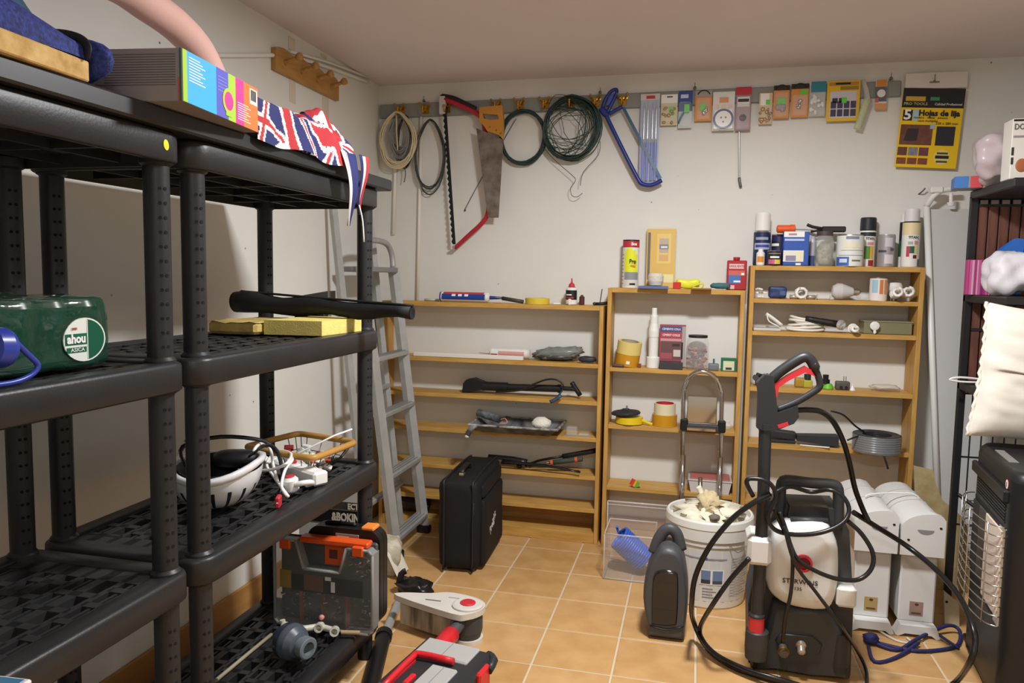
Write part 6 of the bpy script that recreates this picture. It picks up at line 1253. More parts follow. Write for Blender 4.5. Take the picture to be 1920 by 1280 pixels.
b = B(); b.tube([PY(-.44, 1358, 1005)+V((0, 0, 0)), V((bc[0]+.1, bc[1]-.14, .225)), V((bc[0]+.158, bc[1]-.02, .235))], .0016, STEEL, n=6, sub=4); part(root, 'wire_handle', b)
RAG = mat('e3dcc4', .9, bump=.6, bscale=40); RAG2 = mat('cdbb92', .9, bump=.6, bscale=40)
root = thing('rag_heap', 'heap of crumpled cream rags on top of the white bucket', 'rags', (bc[0], bc[1], .305))
b = B(); b.ell((0, 0, 0), (.125, .125, .035), RAG, 30, 14, 1., TR(bc[0], bc[1], .318), .55, 4.5, 3); part(root, 'cloth', b)
b = B(); b.ell((0, 0, 0), (.04, .04, .045), RAG2, 20, 12, 1., TR(bc[0]-.005, bc[1]-.03, .36), .7, 4, 5); b.tube([(bc[0]-.02, bc[1]-.03, .37), (bc[0]-.035, bc[1]-.02, .405), (bc[0]-.045, bc[1]-.02, .425)], (.012, .008), RAG, n=8, sub=3); part(root, 'bunched_cloth', b)
b = B(); b.ell((0, 0, 0), (.06, .05, .025), RAG, 20, 10, 1., TR(bc[0]+.06, bc[1]-.05, .335), .7, 4, 9); part(root, 'folded_cloth', b)
b = B(); b.ell((0, 0, 0), (.02, .018, .012), mat('6d655a', .7), 12, 8, 1., TR(bc[0]+.015, bc[1]-.115, .34), .3, 3, 2); single('dark_lump', 'small dark grey lump on the front rim of the rag filled bucket', 'lump', b)
# ================================================================ chrome trolley
CHR = mat('c9c9c9', .08, metal=1.); yt = .035; root = thing('luggage_trolley', 'chrome folding luggage trolley with arched handle standing behind the bucket', 'trolley', (.76, yt, 0))
TP = lambda px, py: PY(yt, px, py)
b = B(); b.tube([TP(1278, 960), TP(1281, 760), TP(1283, 730), TP(1293, 706), TP(1316, 696), TP(1340, 706), TP(1351, 730), TP(1353, 760), TP(1348, 960)], .0095, CHR, n=10, sub=5); part(root, 'arched_handle', b)
xl, xr = TP(1279, 900).x, TP(1349, 900).x
b = B()
for x in (xl, xr): b.tube([(x, yt, .03), (x, yt, .46)], .0115, CHR, n=10)
b.tube([TP(1313, 895), TP(1313, 990)], .009, CHR, n=10); b.tube([(xl, yt, .06), (xr, yt, .06)], .01, CHR, n=10); part(root, 'lower_frame', b)
q = rc(1288, 742, 1344, 808, yt)
b = B(); b.bx(q[0], q[1], yt-.008, yt+.008, q[2]+.035, q[3], CHR, .003); part(root, 'mirror_plate', b, 'mirror bright plate')
b = B(); b.bx(q[0]-.022, q[1]+.022, yt-.016, yt+.014, q[2]-.004, q[2]+.03, mat('3a3a3a', .4), .005); b.bx(q[0], q[1], yt-.019, yt-.008, q[2]+.002, q[2]+.016, CHR, .003)
part(root, 'clamp_bar', b, 'dark clamp bar')
for x in (xl, xr): b = B(); b.bx(x-.016, x+.016, yt-.018, yt+.016, q[2]+.0, q[2]+.05, BLACK, .005); part(root, 'clamp', b)
b = B(); b.bx(xl-.02, xr+.02, yt-.10, yt+.01, .012, .022, ALUD, .003); part(root, 'toe_plate', b)
for x in (xl-.02, xr+.02): b = B(); b.cyl((x-.012, yt+.02, .035), (x+.012, yt+.02, .035), .035, BLACK, n=20); part(root, 'wheel', b)
# ================================================================ pressure washer
WSH = mat('d6d6d2', .3, coat=.3); WB = mat('343536', .5, bump=.12, bscale=250); WB2 = mat('242526', .45); WR = mat('c8303a', .35)
yw = -.865; root = thing('pressure_washer', 'black and white upright pressure washer with red knob and top handle', 'pressure washer', (1.06, -.76, 0))
Q = lambda px, py, y=yw: PY(y, px, py)
def pol(pp, y): return [(PY(y, *p).x, max(.0005, PY(y, *p).z)) for p in pp]
b = B(); slab(b, pol([(1404, 1262), (1598, 1275), (1604, 1140), (1596, 1000), (1575, 960), (1455, 955), (1440, 1000), (1420, 1060), (1404, 1140)], -.84), -.66, .15, WB, False, None, True); part(root, 'body', b)
b = B(); lens(b, pol([(1407, 1262), (1445, 1252), (1520, 1266), (1560, 1268), (1597, 1272), (1590, 1200), (1560, 1140), (1450, 1130), (1435, 1190), (1410, 1215)], -.85), -.80, .065, WB); part(root, 'base', b)
shell = [(1437, 1012), (1452, 992), (1478, 982), (1545, 982), (1562, 998), (1574, 1030), (1574, 1095), (1566, 1130), (1548, 1148), (1490, 1142), (1455, 1125), (1438, 1095)]
b = B(); o = smooth_path([V((p[0], 0, p[1])) for p in pol(shell, yw-.02)], 3, True); lens(b, [(p.x, p.z) for p in o], -.83, .062, WSH, ((0, 1), (.55, .985), (.85, .92), (1, .72))); part(root, 'front_shell', b, 'glossy white front shell')
b = B(); slab(b, pol([(1474, 985), (1556, 988), (1552, 950), (1480, 946)], -.82), -.70, .13, WB2, False, None, True); b.tube([Q(1482, 975, -.85), Q(1552, 978, -.85)], .012, WB, n=8); part(root, 'top_housing', b)
b = B(); b.tube([Q(1462, 985, -.80), Q(1463, 940, -.80), Q(1466, 905, -.80), Q(1480, 900, -.80), Q(1520, 905, -.80), Q(1560, 908, -.80), Q(1571, 916, -.80), Q(1572, 950, -.80), Q(1570, 990, -.80)], (.018, .0165), WB, n=10, sub=3, flat=(0, 1, 0)); part(root, 'handle', b)
b = B(); x0, x1, z0, z1 = rc(1400, 1003, 1446, 1055, -.90); b.bx(x0, x1, -.93, -.80, z0, z1, WSH, .012); part(root, 'lance_clip', b, 'white lance clip')
b = B(); x0, x1, z0, z1 = rc(1568, 1100, 1606, 1138, -.88); b.bx(x0, x1, -.89, -.78, z0, z1, WSH, .008); part(root, 'side_clip', b, 'white side clip')
b = B(); q = Q(1506, 1056, -.896); b.lathe([(.027, 0), (.026, .012), (.02, .014), (.019, .008, WR), (.001, .008, mat('8d2028', .4))], WR, TR(q.x, -.888, q.z) @ RX(90), 26); b.bx(-.006, .006, -.004, .004, .008, .016, WR, .001, TR(q.x, -.888, q.z) @ RX(90) @ RZ(50)); part(root, 'knob', b, 'red round knob')
b = B(); LK = mat('2b2a2a', .5); q = Q(1500, 1091, -.893); b.txt('STERWINS', .0195, LK, facing(q.x, -.8935, q.z), 1.1, bold=.0002); q = Q(1496, 1104, -.893); b.txt('135', .014, LK, facing(q.x, -.8935, q.z), 1.1); part(root, 'lettering', b, 'dark brand lettering')
b = B(); lens(b, pol([(1452, 1200), (1462, 1186), (1525, 1192), (1543, 1208), (1538, 1226), (1470, 1226)], -.868), -.862, .012, WB2, ((0, 1), (1, .92))); part(root, 'outlet_recess', b)
b = B(); q = Q(1468, 1212, -.875); b.cyl((q.x, -.86, q.z), (q.x, -.905, q.z-.01), .013, DARKSTEEL, n=14); b.cyl((q.x, -.89, q.z-.006), (q.x, -.895, q.z-.008), .017, BRASS, n=12); part(root, 'brass_inlet', b, 'brass inlet')
b = B(); q = Q(1502, 1208, -.875); b.lathe([(.015, 0), (.016, .01), (.012, .014), (.012, .03), (.008, .034), (.0005, .035)], mat('b5aa9a', .35, metal=.5), TR(q.x, -.866, q.z) @ RX(125), 16); part(root, 'outlet', b, 'pale metal outlet')
b = B(); c0, c1 = Q(1418, 1170, -.91), Q(1418, 1240, -.91); b.lathe([(.033, -.055), (.035, -.02), (.034, .03), (.028, .035)], WB, TR(c1.x, -.893, c1.z+.06), 18); part(root, 'lance_holder', b)
b = B(); x0 = Q(1585, 1200).x; b.lathe([(.03, 0), (.032, .02), (.028, .12)], WB2, TR(x0-.012, -.84, .03), 16); part(root, 'rear_holder', b)
# spray gun and lance stand in the clip
yg = -.90; root = thing('spray_gun', 'black and red spray gun with long lance clipped upright to the washer', 'spray gun', (.94, yg, .1)); G = lambda px, py, y=yg: PY(y, px, py); GB = mat('2a2c2e', .42)
b = B(); b.cyl(G(1435, 800), G(1431, 935), .0185, GB, 16 and .0175); b.cyl(G(1432, 930), G(1420, 1150), .0195, GB, .0185); b.lathe([(.0215, 0), (.0215, .012)], GB, axm(G(1433, 935), G(1432, 945)), 16); b.lathe([(.0225, -.004), (.0225, .014)], GB, axm(G(1436, 802), G(1436, 795)), 16); part(root, 'lance', b)
b = B(); b.lathe([(.019, 0), (.024, .006), (.024, .012), (.023, .014, WR), (.023, .055, WR), (.02, .06)], GB, axm(G(1419, 1148), G(1417, 1200)), 18); part(root, 'turbo_nozzle', b, 'red turbo nozzle')
b = B(); slab(b, [(1417, 798), (1420, 735), (1417, 715), (1432, 700), (1448, 702), (1452, 730), (1456, 770), (1493, 757), (1495, 778), (1486, 790), (1460, 800), (1443, 806)], yg+.018, .036, GB); part(root, 'gun_body', b)
b = B(); b.tube([G(1440, 716), G(1462, 697), G(1488, 679), G(1508, 669), G(1520, 675), G(1530, 695), G(1537, 715), G(1535, 727), G(1520, 738), G(1490, 755), G(1456, 768)], lambda t: (.0165 if t < .5 else .009, .0155 if t < .5 else .010), GB, n=10, sub=4, flat=(0, 1, 0)); part(root, 'grip', b)
b = B(); slab(b, [(1449, 745), (1450, 718), (1475, 702), (1508, 685), (1520, 692), (1528, 706), (1522, 702), (1508, 697), (1478, 712), (1460, 724), (1456, 743)], yg+.009, .018, WR); part(root, 'trigger', b, 'red trigger')
b = B(); slab(b, [(1455, 792), (1474, 786), (1476, 793), (1457, 798)], yg+.021, .042, WR); b.ell(G(1527, 681), (.007, .016, .009), mat('d86a80', .4), 8, 6); part(root, 'safety_catch', b, 'red safety catch')
# high pressure hose and power cable
HK = mat('18181a', .3); FL = lambda px, py, z=.0095: PZ(z, px, py)
b = B(); b.tube([G(1490, 769, -.89), G(1515, 768, -.88), G(1540, 772, -.86), G(1562, 790, -.82), G(1580, 825, -.78), G(1592, 865, -.74), G(1603, 915, -.70), G(1618, 955, -.66), G(1629, 978, -.655)], .0085, HK, n=10, sub=6)
single('gun_hose', 'thick black hose arching from the spray gun down behind the washer', 'hose', b)
b = B(); b.tube([G(1600, 960, -.66), G(1640, 985, -.62), G(1700, 1023, -.58), PX(1.47, 1755, 1068), PX(1.5, 1800, 1120), PX(1.5, 1822, 1170), PX(1.5, 1828, 1205), PX(1.49, 1818, 1242), FL(1792, 1278), FL(1750, 1305), FL(1680, 1325)], .0085, HK, n=10, sub=6)
single('loop_hose', 'black hose sweeping over the white heaters and down to the tiles at the gas heater', 'hose', b)
b = B(); b.tube([G(1445, 925, -.93), G(1410, 944, -.935), G(1370, 975, -.93), G(1330, 1025, -.92), G(1304, 1080, -.90), G(1297, 1130, -.88), FL(1300, 1163, .08), FL(1322, 1210, .02), FL(1365, 1245), FL(1420, 1266), FL(1480, 1282), FL(1560, 1300)], .0082, HK, n=10, sub=6)
single('left_hose_loop', 'big outer black hose loop bulging left of the washer in front of the bucket', 'hose', b)
b = B(); b.tube([G(1405, 1046, -.935), G(1370, 1085, -.93), G(1335, 1135, -.92), FL(1313, 1175, .07), FL(1318, 1200, .045), FL(1345, 1228, .03), FL(1400, 1255, .028), FL(1450, 1270, .028), FL(1520, 1290, .012)], .0075, HK, n=10, sub=6)
single('inner_hose_loop', 'inner black hose loop running from the white clip to the floor', 'hose', b)
b = B(); b.tube([G(1412, 930, -.93), G(1400, 905, -.94), G(1408, 897, -.94), G(1440, 903, -.945), G(1455, 930, -.94), G(1440, 965, -.94), G(1452, 992, -.93), G(1490, 1002, -.92), G(1540, 998, -.91), G(1580, 980, -.90), G(1592, 955, -.88), G(1580, 930, -.87), G(1555, 918, -.86), G(1520, 922, -.84), G(1480, 912, -.845), G(1450, 925, -.86)], .0068, HK, n=8, sub=5)
single('wound_cable', 'black cable wound round the washer handle', 'cable', b)
b = B(); b.tube([G(1588, 975, -.88), G(1615, 1000, -.88), G(1636, 1035, -.88), G(1634, 1065, -.89), G(1610, 1086, -.90), G(1570, 1085, -.915), G(1525, 1068, -.92), G(1494, 1046, -.92), G(1478, 1010, -.92), G(1466, 985, -.92), G(1452, 955, -.925)], .0066, HK, n=8, sub=5)
single('side_cable_loop', 'black cable loop bulging right of the washer across the red knob', 'cable', b)
b = B(); b.tube([G(1462, 960, -.935), G(1478, 1005, -.935), G(1486, 1050, -.935), G(1483, 1110, -.93), G(1472, 1160, -.925), G(1468, 1205, -.915)], .0055, HK, n=8, sub=5)
single('front_cable', 'black cable hanging straight down the white shell to the brass inlet', 'cable', b)
b = B(); b.tube([G(1470, 985, -.945), G(1490, 1055, -.945), G(1530, 1110, -.95), G(1575, 1170, -.955), FL(1610, 1225, .05), FL(1625, 1262, .012), FL(1622, 1310, .01)], .0052, HK, n=8, sub=5)
single('slanting_cable', 'black cable slanting across the washer front to the tiles on its right', 'cable', b)
# ================================================================ two white heaters with feet
RW = mat('dddcd8', .35); RG = mat('8b8a87', .5)
def conv(label, dx, sticker):
    root = thing('panel_heater', label, 'heater', (1.49+dx, -.25, 0)); X = TR(1.487+dx, 0, 0) @ M.Diagonal((1.3, 1, 1, 1)) @ TR(-1.491, 0, 0)
    def prof(x0, x1, z0, z1, r):
        pts = [(x0, z0), (x1, z0), (x1, z1-.02), (x1-.008, z1-.006), (x1-.025, z1)]
        for k in range(9): t = radians(90+90*k/8); pts.append((x0+r+r*cos(t), z1-r*.8+r*.8*sin(t)))
        return pts
    b = B(X); slab(b, prof(1.442, 1.54, .285, .425, .07), -.02, .42, RW, True, None, True); part(root, 'casing', b)
    for y in (-.13, -.27):
        b = B(X); slab(b, prof(1.4405, 1.5415, .285, .4265, .071), y, .004, mat('b5b4b0', .4), True, None, True); part(root, 'seam_rib', b)
    b = B(X); b.bx(1.448, 1.536, -.44, -.02, .04, .286, RW, .004); part(root, 'lower_body', b)
    b = B(X); slab(b, prof(1.438, 1.544, .283, .43, .074), -.44, .028, RW, True, None, True); part(root, 'end_cap', b)
    b = B(X); slab(b, [(1.478+.0, .375)]+[(1.497+.02*cos(pi+pi*k/8), .375+.016*sin(pi+pi*k/8)) for k in range(9)], -.467, .0018, RG, False, None, True); part(root, 'handle_slot', b, 'grey half moon slot')
    for x, z in ((1.532, .385), (1.457, .337)): b = B(X); b.cyl((x, -.467, z), (x, -.4695, z), .0035, BLACK, n=10); part(root, 'screw', b)
    b = B(X); b.bx(1.475, 1.508, -.4412, -.44, .062, .112, mat(sticker, .4), .0004); b.lathe([(.005, 0), (.0005, .0005)], mat('5a3a30', .5), TR(1.492, -.4414, .102) @ RX(90), 10); b.bx(1.48, 1.503, -.442, -.441, .068, .074, mat('6d4a3c', .5)); part(root, 'sticker', b, 'small brown sticker')
    for y in (-.43, -.08):
        b = B(X); slab(b, [(1.444, .0005), (1.46, .012), (1.524, .012), (1.536, .0005), (1.545, .004), (1.535, .041), (1.449, .041), (1.437, .004)], y, .05, RW, False, None, True); part(root, 'foot', b)
conv('white panel heater on feet, right one of the pair, nearest the beige board', 0, 'a08478'); conv('white panel heater on feet, left one of the pair, next to the washer', -.145, 'b59a60')
b = B(); b.tube([(1.335, -.3, .43), (1.36, -.28, .4355), (1.45, -.24, .436), (1.53, -.22, .425), (1.575, -.22, .33), (1.58, -.24, .22)], .003, WHT, n=6, sub=4); single('heater_flex', 'thin white flex lying over the two white panel heaters', 'flex', b)
b = B(); b.tube([FL(1610, 1140, .05), FL(1640, 1175, .01), FL(1680, 1200, .004), FL(1710, 1205, .004), FL(1700, 1195, .004)], .004, mat('cfcabc', .5), n=6, sub=4); single('floor_flex', 'thin cream flex curling on the tiles between washer and heaters', 'flex', b)
root = thing('blue_rope', 'dark blue cord looped and knotted on the tiles in front of the heaters', 'rope', FL(1700, 1205, 0)); NC = mat('26285a', .6, bump=.4, bscale=300)
b = B(); cp = [FL(1630, 1200, .012), FL(1680, 1218, .007), FL(1715, 1200, .012), FL(1750, 1182, .02), FL(1780, 1172, .03), FL(1798, 1180, .02), FL(1800, 1200, .008), FL(1785, 1214, .007), FL(1720, 1220, .007), FL(1650, 1206, .007), FL(1625, 1196, .012)]
b.tube(cp, .0062, NC, n=8, sub=5); b.tube([FL(1628, 1210, .007), FL(1640, 1240, .006), FL(1680, 1232, .006), FL(1722, 1205, .013)], .006, NC, n=8, sub=4); b.tube([FL(1745, 1178, .024), FL(1768, 1195, .016), FL(1798, 1215, .007)], .005, NC, n=8, sub=3); part(root, 'loop', b)
b = B(); b.ell(FL(1632, 1197, .02), (.026, .02, .019), NC, 14, 10, 1., None, .3, 4, 5); part(root, 'knot', b)
# beige boards
BEI = mat('b9a67a', .75, var=.3, vscale=25, col2='a08c60'); yb_ = .008
b = B(); slab(b, pol([(1716, 1190), (1712, 872), (1748, 880), (1752, 902), (1765, 935), (1800, 965), (1812, 985), (1812, 1185)], yb_), yb_, .012, BEI, False, None, True); single('beige_board', 'beige chipboard offcut with ragged curved edge standing behind the right white heater', 'board', b)
root = thing('cream_board', 'narrow cream panel with one dark hole standing on the tiles by the gas heater', 'board', (1.62, -.33, 0)); yb_ = -.33
b = B(); slab(b, pol([(1766, 1205), (1768, 1105), (1796, 1128), (1794, 1208)], yb_), yb_, .014, mat('cfc7ac', .6), False, None, True); part(root, 'board', b)
b = B(); q = PY(yb_-.0145, 1775, 1128); b.cyl((q.x, yb_-.0142, q.z), (q.x, yb_-.0155, q.z), .0045, BLACK, n=10); part(root, 'hole', b)
# ================================================================ white leaning panel with pipe
root = thing('leaning_board', 'tall white panel with pipe edge leaning in the corner behind the tallest bookshelf', 'board', (1.72, .17, 0))
PW = mat('c9c8c6', .55); pl, pr_ = [PY(.14, *p) for p in ((1750, 385), (1762, 905))]
b = B(); a, c = PY(.15, 1749, 378), PY(.15, 1760, 905); k = (c.x-a.x)/(c.z-a.z); x_at = lambda z: a.x+k*(z-a.z)
b.add([V((x_at(0), .15, .0)), V((1.95, .15, .0)), V((1.95, .17, .0)), V((x_at(0), .17, .0)), V((x_at(1.51), .23, 1.51)), V((1.86, .23, 1.51)), V((1.86, .25, 1.51)), V((x_at(1.51), .25, 1.51))], [(3, 2, 1, 0), (4, 5, 6, 7), (0, 1, 5, 4), (1, 2, 6, 5), (2, 3, 7, 6), (3, 0, 4, 7)], PW); part(root, 'sheet', b)
PI = mat('e9e8e4', .35); b = B(); top = V((x_at(1.52)-.004, .222, 1.52)); b.tube([(x_at(0)-.004, .145, .012), top], .0125, PI, n=10); part(root, 'edge_pipe', b, 'white edge pipe')
q = lambda px, py: PY(.19, px, py)
b = B(); b.tube([top, q(1752, 366), q(1770, 356), q(1793, 354)], .011, PI, n=10, sub=3); part(root, 'top_pipe', b); b = B(); b.bx(q(1766, 0).x, q(1790, 0).x, .172, .205, q(0, 362).z if 0 else q(1778, 362).z, q(1778, 350).z, PI, .004); part(root, 'bracket', b, 'white clamp bracket'); b = B(); b.cyl(q(1783, 362), q(1783, 380), .007, PI); b.cyl(q(1783, 379), q(1783, 386), .015, PI, .012); part(root, 'suction_foot', b)
b = B(); b.tube([(q(1733, 360).x, BY-.001, q(1733, 360).z), (q(1736, 358).x, .24, q(1736, 358).z+.004), (q(1741, 354).x, .236, q(1741, 354).z+.008)], .003, DARKSTEEL, n=6); single('wall_nail', 'bent nail in the back wall above the leaning white panel', 'nail', b)
# ================================================================ black rack with brown slats
RB = mat('201f20', .45); SL = mat('73483a', .55, var=.25, vscale=10, stretch=(6, 6, 1), col2='56352a')
RX0, RX1, RY0, RY1 = 1.672, 2.12, -.50, -.10; ZT = 1.545; root = thing('slatted_rack', 'black metal rack with brown slatted end, shelves and wire grid below', 'rack', (1.9, -.3, 0))
for x, y, zt in ((RX0+.012, RY1-.012, ZT), (RX1-.012, RY1-.012, ZT), (RX1-.012, RY0+.012, ZT)):
    b = B(); b.bx(x-.012, x+.012, y-.012, y+.012, 0, zt-.02, RB, .002); part(root, 'post', b)
for z, t in ((ZT, .03), (1.168, .028), (.845, .03)):
    b = B(); b.bx(RX0, RX1, RY0, RY1, z-t, z, RB, .004); part(root, 'shelf', b)
sl = B(); w = .0315; sl.bx(RX0+.028, RX0+.028+w, RY1-.012, RY1-.004, 1.17, 1.49, SL, .002); s0 = part(root, 'slat', sl)
sl2 = B(); sl2.bx(RX0+.028, RX0+.028+w, RY1-.012, RY1-.004, .847, 1.138, SL, .002); s1 = part(root, 'slat', sl2)
for k in range(1, 11): inst(s0, root, TR(k*(w+.004), 0, 0)); inst(s1, root, TR(k*(w+.004), 0, 0))
b = B(); b.bx(RX0+.02, RX1-.02, RY1-.003, RY1, .83, 1.52, RB); part(root, 'gap_dark_sheet', b)  # black sheet added behind the slats so the gaps between them look dark
for z in (1.493, 1.04): b = B(); b.bx(RX0+.02, RX1-.02, RY1-.016, RY1-.003, z-.005, z+.005, RB); part(root, 'slat_rail', b)
b = B()
for k in range(11): b.bx(RX0+.03+k*(w+.004), RX0+.03+k*(w+.004)+w*.8, RY1-.02, RY1-.012, 1.497, 1.512, mat('8a8a88', .4), .001)
part(root, 'slat_clip', b, None, 'stuff')
b = B()
for k in range(12): x = RX0+.015+k*.038; b.cyl((x, RY1-.008, .30), (x, RY1-.008, .82), .0028, RB, n=6)
for z in (.30, .56, .80): b.cyl((RX0, RY1-.008, z), (RX1, RY1-.008, z), .0038, RB, n=6)
b.cyl((RX0+.02, RY1-.03, .42), (RX0+.24, RY1-.2, .27), .007, RB, n=6)
part(root, 'wire_grid', b)
b = B(); x0, x1 = PY(-.2, 1814, 515).x, PY(-.2, 1885, 515).x; z = 1.1685; h = PY(-.2, 1840, 487).z-z; root = thing('striped_box', 'pink and purple striped box on the upper shelf of the slatted rack', 'box', ((x0+x1)/2, -.2, z))
b.bx(x0, x1, -.2, -.17, z, z+h, mat('b0407a', .55), .002); part(root, 'body', b); b = B(); random.seed(8); x = x0+.002
SC_ = [mat(c, .55) for c in ('c85a94', '8f3a6e', 'd98ab0', 'a83a70', 'c9a0b8', '7d3468')]
while x < x1-.006: ww = random.uniform(.003, .008); b.bx(x, min(x+ww, x1-.001), -.2008, -.2, z+.001, z+h-.001, random.choice(SC_)); x += ww+random.uniform(0, .004)
part(root, 'stripe_print', b)
BB_ = mat('2f6fc8', .5); x0, x1 = PY(-.26, 1838, 470).x, PY(-.26, 1945, 470).x
b = B(); b.grid(lambda u, v: (x0+(x1-x0)*u, -.145-.008*v+.006*sin(5*u+4*v), 1.172+(.035+.16*min(1, u*1.25)**.7)*v+.006*sin(9*u)), 24, 14, BB_); b.grid(lambda u, v: (x0+(x1-x0)*u, -.128+.0*v, 1.172+(.035+.16*min(1, u*1.25)**.7)*v), 24, 14, BB_)
b2 = b; b2.bx(x0+.02, x1-.03, -.15, -.125, 1.169, 1.2, BB_, .01); single('blue_bag', 'blue plastic bag standing behind the white bag on the slatted rack', 'bag', b2)
b = B(); c = PY(-.33, 1905, 490); b.soft((0, 0, 0), (.075, .07, .066), .05, mat('cfccd0', .55, bump=.3, bscale=20), 16, TR(c.x, -.33, 1.1685+.079), .03, 11, 6); single('white_bag', 'crumpled white plastic bag at the front of the upper rack shelf', 'bag', b)
x0, x1, z0, z1 = rc(1798, 328, 1838, 358, -.16); root = thing('two_tone_box', 'small half blue half red box on the top corner of the slatted rack', 'box', ((x0+x1)/2, -.13, ZT))
X = TR(1.64, -.16, ZT+.0005) @ RZ(-10); b = B(X); b.bx(-.042, .046, -.05, .05, 0, .042, mat('8a8f96', .5), .001); part(root, 'body', b); b = B(X); b.bx(-.042, .0, -.0508, -.05, .001, .041, mat('3f74b8', .5)); b.bx(-.0428, -.042, -.05, .05, .001, .041, mat('3f74b8', .5)); part(root, 'blue_panel', b, 'blue panel'); b = B(X); b.bx(.006, .046, -.0508, -.05, .001, .041, mat('c8484c', .5)); part(root, 'red_panel', b, 'red panel')
c = PY(-.28, 1868, 290); b = B(); b.soft((0, 0, 0), (.062, .07, .078), .03, mat('cbbcc0', .3, alpha=.72, bump=.4, bscale=15), 14, TR(c.x, -.285, ZT+.092) @ RY(-10), .035, 9, 3); single('translucent_bag', 'translucent pinkish plastic bag on top of the slatted rack', 'bag', b)
root = thing('white_carton', 'white carton with black capitals at the picture edge on top of the slatted rack', 'box', (1.8, -.42, ZT)); xL = PY(-.45, 1897, 265).x; zt = PY(-.45, 1900, 222).z
b = B(); b.bx(xL, xL+.2, -.45, -.375, ZT+.0005, zt, mat('d6d3ca', .55), .002); part(root, 'carton', b)
b = B(); zz = lambda py: PY(-.45, 1908, py).z; b.bx(xL+.002, xL+.2, -.4508, -.45, zt-.009, zt-.003, BLACK); b.txt('DOUR', .026, mat('4a4846', .5), facing(xL+.004, -.452, zz(238)), .75, al='LEFT'); b.bx(xL+.004, xL+.05, -.4508, -.45, zz(258), zz(254), mat('8a8782', .5)); b.bx(xL+.001, xL+.008, -.4508, -.45, zz(291), zz(276), mat('2e2c2a', .5)); b.bx(xL+.001, xL+.008, -.4508, -.45, zz(308), zz(295), mat('2e2c2a', .5)); b.ell((xL+.033, -.45, zz(310)), (.018, .002, .022), mat('a4603c', .5), 12, 8); part(root, 'print', b, 'black capitals and brown picture')
b = B(); hp = [PY(-.2, *p)+V((0, 0, .007)) for p in ((1780, 721), (1800, 717), (1850, 722), (1890, 727), (1850, 727), (1800, 725))]; b.tube([p+V((0, .0, .012)) for p in hp], .004, WHT, n=6, closed=True, sub=4); single('white_hanger', 'white plastic hanger lying on the lower rack shelf', 'hanger', b)
# ================================================================ gas heater
root = thing('gas_heater', 'tall black cabinet gas heater with chrome wire guard and red sticker', 'gas heater', (1.8, -.74, 0), 0); HBK = mat('1b1b1c', .4, spec=.5, bump=.06, bscale=300)
GX = TR(1.615, -.505, 0) @ RZ(-6.5); WM[root.name] = GX; root.matrix_basis = GX.copy(); W_, D_, H_ = .46, .40, .70      # local: -Y along the front, +X into the cabinet
b = B(GX); o = rrect(0, D_, -W_, 0, .05, 5); b.prism(o, H_-.06, HBK, TR(0, 0, .03), True); part(root, 'cabinet', b)
b = B(GX); vs = []; n = len(o)
for z, s in ((H_-.03, 1.0), (H_-.012, .985), (H_, .93)): vs += [V((D_/2+(p[0]-D_/2)*s, -W_/2+(p[1]+W_/2)*s, z)) for p in o]
b.add(vs, [(a*n+i, a*n+(i+1) % n, (a+1)*n+(i+1) % n, (a+1)*n+i) for a in range(2) for i in range(n)]+[[2*n+i for i in range(n)]], HBK, [True]*(2*n)+[False]); part(root, 'top_cover', b)
b = B(GX)
for k in range(9): b.bx(.02, .045, -.16-.019*k, -.15-.019*k, H_-.006, H_+.003, mat('b5b3ae', .3, metal=.6), .001, None)
part(root, 'top_vent', b, 'pale vent slots')
for k in range(8):
    b = B(GX); b.bx(-.003, .006, -.40, -.06, .545+.009*k, .55+.009*k, HBK, .001); part(root, 'front_louvre', b)
b = B(GX); b.bx(-.012, .004, -W_+.045, -.02, .605, .64, HBK, .004); part(root, 'brow', b)
b = B(GX); b.bx(-.001, .003, -.40, -.045, .25, .535, mat('0d0d0e', .6), .001); part(root, 'burner_recess', b)
for k, (ya, yb2) in enumerate(((-.40, -.215), (-.21, -.13), (-.125, -.05))):
    b = B(GX); b.bx(-.006, -.0005, ya, yb2, .30 if k else .27, .52, mat(('dccaba', '4a443e', '2c2a29')[k], .7, bump=.4, bscale=200), .001); part(root, 'ceramic_panel', b)
b = B(GX); b.bx(-.004, .002, -.41, -.36, .25, .53, mat('c9c5bc', .25, metal=.7), .001); part(root, 'reflector', b, 'bright reflector')
CW_ = mat('c5c2ba', .2, metal=.9); b = B(GX)
gp = lambda z: [(.0, -.41, z), (-.03, -.39, z), (-.05, -.30, z), (-.055, -.2, z), (-.045, -.09, z), (-.02, -.04, z), (0, -.03, z)]
for k in range(11): b.tube(gp(.25+.0285*k), .0019, CW_, n=6, sub=3)
for y, x in ((-.38, -.036), (-.25, -.056), (-.12, -.051), (-.045, -.026)): b.tube([(x, y, .245), (x, y, .54)], .0019, CW_, n=6)
part(root, 'wire_guard', b, 'chrome wire guard')
b = B(GX); q = PX(GX.translation.x-.02, 1906, 880); SYY = -.36; b.lathe([(.013, 0, mat('c8442e', .4)), (.013, .001, mat('c8442e', .4)), (.0095, .0012, WHT), (.0005, .0013, WHT)], WHT, TR(-.0005, -.395, .655) @ RY(-90), 18); b.bx(-.0025, -.0005, -.398, -.392, .649, .661, REDP); part(root, 'warning_sticker', b, 'round red sticker')
b = B(GX); b.bx(.0, D_, -W_, -.0, .03, .05, BLACK, .004); part(root, 'base_trim', b)
for x, y in ((.05, -.05), (.05, -W_+.05), (D_-.05, -.05), (D_-.05, -W_+.05)):
    b = B(GX); b.cyl((x-.008, y, .0165), (x+.008, y, .0165), .0165, BLACK, n=12); part(root, 'castor', b)
